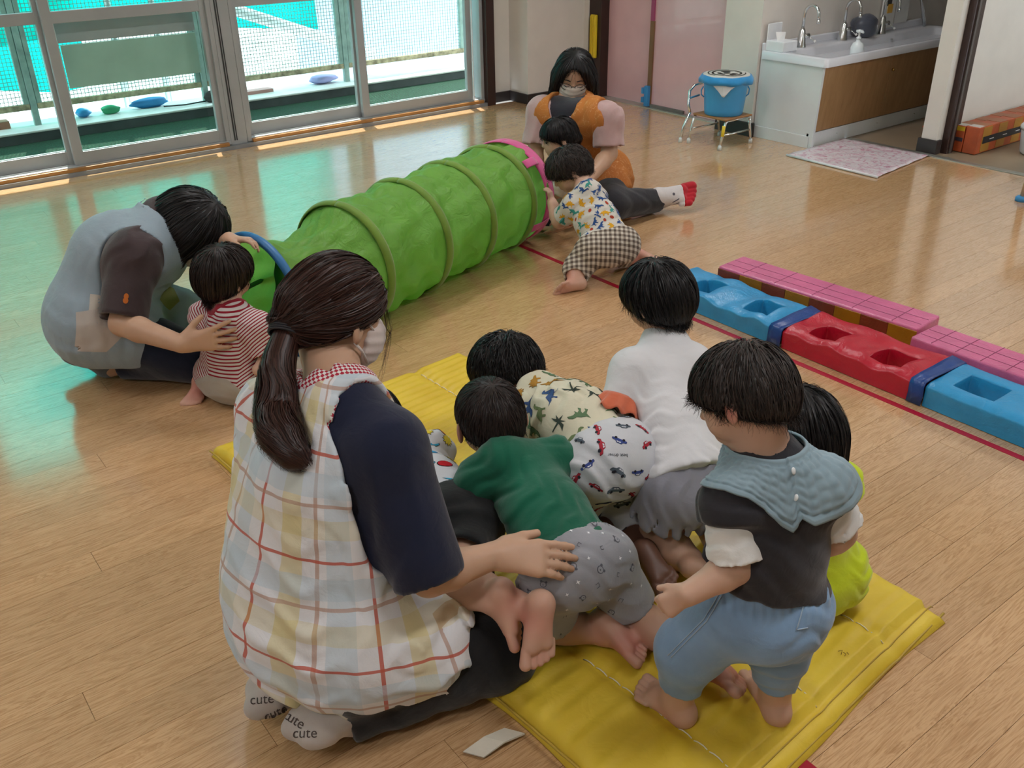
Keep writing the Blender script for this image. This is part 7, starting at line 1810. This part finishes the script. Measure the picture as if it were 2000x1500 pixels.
    for (x, y, poly, sz) in [(1316, 379, ngon(8, 1, 1), 0.008), (1320, 392, [(-1, -.3), (1, .0), (1, .3), (-.9, 0)], 0.02), (1321, 398, [(-1, -.2), (1, .1), (.9, .4), (-.9, .1)], 0.016)]:
        c = U(x, y, .05); h = bv.ray_cast(Vector(tuple(CAM)), Vector(tuple(unit(c-CAM))))
        if h[0]: decal(bv, h[0], h[1], Vector(tuple(IR+ZZ*0.3)), [(poly, lin('55535c'), 0)], sz, V_, F_, K_)
    print_obj('print', V_, F_, K_, so)
build_C()

def face_marks(L, root, hairm, S_, closed=False):
    for sd in (-1, 1):
        tube_obj('eyebrow', [L(0.45, sd*0.08, 0.09), L(0.44, sd*0.16, 0.11), L(0.38, sd*0.24, 0.08)], [0.0016, 0.002, 0.001], hairm, root, 6)
        bm = bmesh.new(); bmesh.ops.create_uvsphere(bm, u_segments=14, v_segments=10, radius=1)
        c = L(0.415, sd*0.155, -0.025); fx, rx, ux = unit(L(1, 0, 0)-L(0, 0, 0)), unit(L(0, 1, 0)-L(0, 0, 0)), unit(L(0, 0, 1)-L(0, 0, 0))
        for v in bm.verts: v.co = Vector(tuple(c+S_*(v.co.x*0.02*fx+v.co.y*0.055*rx+v.co.z*(0.012 if closed else 0.026)*ux)))
        bm_obj('eye', bm, plain('eye_dark', '17110f', 0.2), root, True)
# ---------------------------------------------------------------- girl in profile before the seated teacher
def build_E():
    root = person('small girl with black fringe and side bun seen in profile before the seated teacher', (2.98, 3.50, 0))
    hc = U(1090, 268, .44); f = unit(-0.93*IR-0.25*AW-0.18*ZZ); u = unit(ZZ-0.1*IR)
    S_ = 0.168; hp, L, ax = head_prims(hc, f, u, S_)
    c7 = hc-ZZ*0.115-f*0.04; pel = V3(hc[0]+0.05, hc[1]+0.02, .09); fc = unit(-IR-0.1*AW); rv = unit(np.cross(fc, ZZ))
    sr, sl = c7+rv*0.085-ZZ*0.035, c7-rv*0.085-ZZ*0.035; hr, hl = pel+rv*0.055, pel-rv*0.055
    er, el = sr-ZZ*0.11+fc*0.06, sl-ZZ*0.11+fc*0.06; wr, wl = er+fc*0.11, el+fc*0.11
    kr, kl = hr+fc*0.15+rv*0.03-ZZ*0.01, hl+fc*0.15-rv*0.03-ZZ*0.01; ar, al = kr-fc*0.08+rv*0.05-ZZ*0.04, kl-fc*0.08-rv*0.05-ZZ*0.04
    tp = torso_prims(pel, c7, hl, hr, sl, sr, 0.06, 0.078, 0.036, fc, 0.8, L(-0.12, 0, -0.28), 0.042)
    body = hp+[('u', p, max(k, 0.02)) for o, p, k in tp]+arm_prims(sr, er, wr, 0.03, 0.026, 0.02)+arm_prims(sl, el, wl, 0.03, 0.026, 0.02)+hand_prims(wr, fc, -ZZ, -rv, 0.09, chub=1.2)+hand_prims(wl, fc, -ZZ, rv, 0.09, chub=1.2)
    body += leg_prims(hr, kr, ar, 0.055, 0.042, 0.04, 0.028)+leg_prims(hl, kl, al, 0.055, 0.042, 0.04, 0.028)+foot_prims(ar, -fc, ZZ, 0.12, -rv, False)+foot_prims(al, -fc, ZZ, 0.12, rv, False)
    sdf_part('body', body, 0.0052, SKIN, root)
    hair = child_hair(L, ax, S_, (0.50, 0.12), (-0.46, -0.26), 0.05, 0.09)+[('u', Ell(L(-0.50, 0.12, -0.12), S_*V3(0.15, 0.14, 0.13), f, u), 0.01), ('u', Ell(L(-0.50, -0.12, -0.12), S_*V3(0.15, 0.14, 0.13), f, u), 0.01)]
    W = L(0.0, 0, 0.54)
    hair_part(hair, 0.005, HAIRK, root, whorl_flow(W, ax[2], 0.7), 1500, 0.08, clumps(W, hc, 36, 0.002, 5.0), width=0.0012, lift=0.002, jit=0.08, seed=60)
    face_marks(L, root, HAIRK, S_)
    sdf_part('shirt', grow(tp[:4], 0.012)+[('u', Cone(sr, er, 0.045, 0.044, None, 1), 0.02), ('u', Cone(sl, el, 0.045, 0.044, None, 1), 0.02)], 0.0055, fabric('cream_tee', 'c8beb0', 0.85), root, folds(0.003, 0.05, [0.3, 0.2, 1], 0.4))
    P = pants(tp, 0.014, pel+ZZ*0.03, ZZ, [((hl, kl, al), (0.064, 0.052, 0.044)), ((hr, kr, ar), (0.064, 0.052, 0.044))], 0.02)+[KEEP(Half(V3(0, 0, 0.003), -ZZ), 0.003)]
    sdf_part('trousers', P, 0.0055, fabric('navy_black', '181b26', 0.9), root)
build_E()

# ---------------------------------------------------------------- toddler leaning on the pink hoop
def build_F():
    root = person('toddler leaning on the pink hoop in a dinosaur print shirt and brown gingham trousers', (2.55, 2.85, 0))
    hc = U(1110, 332, .40); f = unit(-0.80*IR-0.15*AW-0.55*ZZ); u = unit(ZZ*0.85-0.45*IR)
    S_ = 0.168; hp, L, ax = head_prims(hc, f, u, S_)
    c7 = U(1150, 378, .325); pel = U(1188, 472, .165); bk = unit(pel-c7); fc = unit(-IR*0.7+AW*0.5); rv = unit(AW*0.6+IR*0.35)
    sl, sr = U(1122, 400, .28), c7+rv*0.07-ZZ*0.04; el, wl = U(1092, 432, .185), U(1078, 395, .235)
    er, wr = sr-ZZ*0.14-IR*0.04, U(1082, 447, .04)
    er = (sr+wr)/2-ZZ*0.02
    hl, hr = U(1160, 485, .15), U(1215, 478, .15); kl, al = U(1128, 525, .065), U(1122, 548, .038); kr, ar = U(1215, 500, .055), U(1245, 505, .04)
    tp = torso_prims(pel, c7, hl, hr, sl, sr, 0.062, 0.080, 0.038, unit(-AW), 0.85, L(-0.12, 0, -0.26), 0.042)
    body = hp+[('u', p, max(k, 0.02)) for o, p, k in tp]+arm_prims(sl, el, wl, 0.036, 0.033, 0.023)+arm_prims(sr, er, wr, 0.032, 0.028, 0.021)
    body += hand_prims(wl, unit(ZZ*0.9-IR*0.2+AW*0.2), unit(-IR*0.8+AW*0.5), unit(IR-AW*0.3), 0.085, (0.5,)*4, 0.05, 0.5, 1.3)+hand_prims(wr, unit(-IR+AW*0.2), -ZZ, -AW, 0.088, (0.1,)*4, 0.1, 0.6, 1.25)
    body += leg_prims(hl, kl, al, 0.056, 0.044, 0.042, 0.028)+leg_prims(hr, kr, ar, 0.056, 0.044, 0.040, 0.028)
    body += foot_prims(al, unit(-IR*0.85-AW*0.35), unit(-AW*0.75-ZZ*0.35+IR*0.1), 0.125, -ZZ, chub=1.1)+foot_prims(ar, unit(IR*0.5-AW*0.5-ZZ*0.1), unit(ZZ*0.8+IR*0.3), 0.12, -AW, chub=1.1)
    sdf_part('body', body, 0.0042, SKIN, root, attrs={'pink': pinkfn([(al-IR*0.05, 0.06), (ar, 0.06)])})
    W = L(-0.2, 0, 0.5); hair = child_hair(L, ax, S_, (0.44, 0.12), (-0.46, -0.34), 0.065, 0.09)
    hair_part(hair, 0.005, HAIRS, root, whorl_flow(W, ax[2], 0.4), 2600, 0.075, addf(clumps(W, hc, 22, 0.004, 6.0), hair_lumps(2.0, 0.0025)), width=0.0013, lift=0.006, jit=0.35, seed=70, curl=0.45)
    face_marks(L, root, HAIRS, S_, True)
    ups, c1 = sleeve(sl, el, 0, 0.046, 0.052, 0.72); ups2, c2 = sleeve(sr, er, 0, 0.046, 0.05, 0.7)
    sh = grow(tp[:4], 0.012)+[KEEP(Half(pel+bk*-0.005, bk), 0.005)]+ups+ups2+c1+c2+[CUT(Cone(c7+unit(L(-0.1, 0, -0.26)-c7)*0.028, L(-0.1, 0, -0.26), 0.032, 0.036), 0.004)]
    so = sdf_part('shirt', sh, 0.0045, fabric('white_dino_tee', 'cbc6bd', 0.85, 0.03), root, folds(0.003, 0.05, unit(bk+0.4*rv), 0.9))
    scatter_print(so, [motif_flat(DINO, '3f8f86', False), motif_flat(STEGO, 'd09a26', False), motif_flat(RAPTOR, '2f4f86', False), motif_flat(ngon(7, .5, .35), 'a5402c', False), motif_flat(STEGO, 'd09a26', False), motif_flat(ngon(7, .4, .3), 'a5402c', False), motif_flat(DINO, '2f4f86', False)], 0.024, 0.033, 15, keep=lambda p: p[2] > 0.05)
    ca = al+unit(kl-al)*0.022
    tr = pants(tp, 0.017, pel-bk*0.02, -bk, [((hl, kl, ca), (0.072, 0.060, 0.050)), ((hr, kr), (0.072, 0.056))], 0.022, [('u', Ell((hl+hr)/2+ZZ*0.0, (0.10, 0.085, 0.09), unit(hr-hl), ZZ), 0.02)])+[KEEP(Half(V3(0, 0, 0.003), -ZZ), 0.003)]
    e2 = unit(ZZ+0.3*AW)
    def uv(V): q = V-pel; return np.stack([q@IR, q@unit(ZZ*0.8+AW*0.6), q[:, 2]], 1)
    sdf_part('trousers', tr, 0.0048, gingham_mat(), root, folds(0.002, 0.05, [0.4, 0.3, 1], 0.2), uv)
build_F()
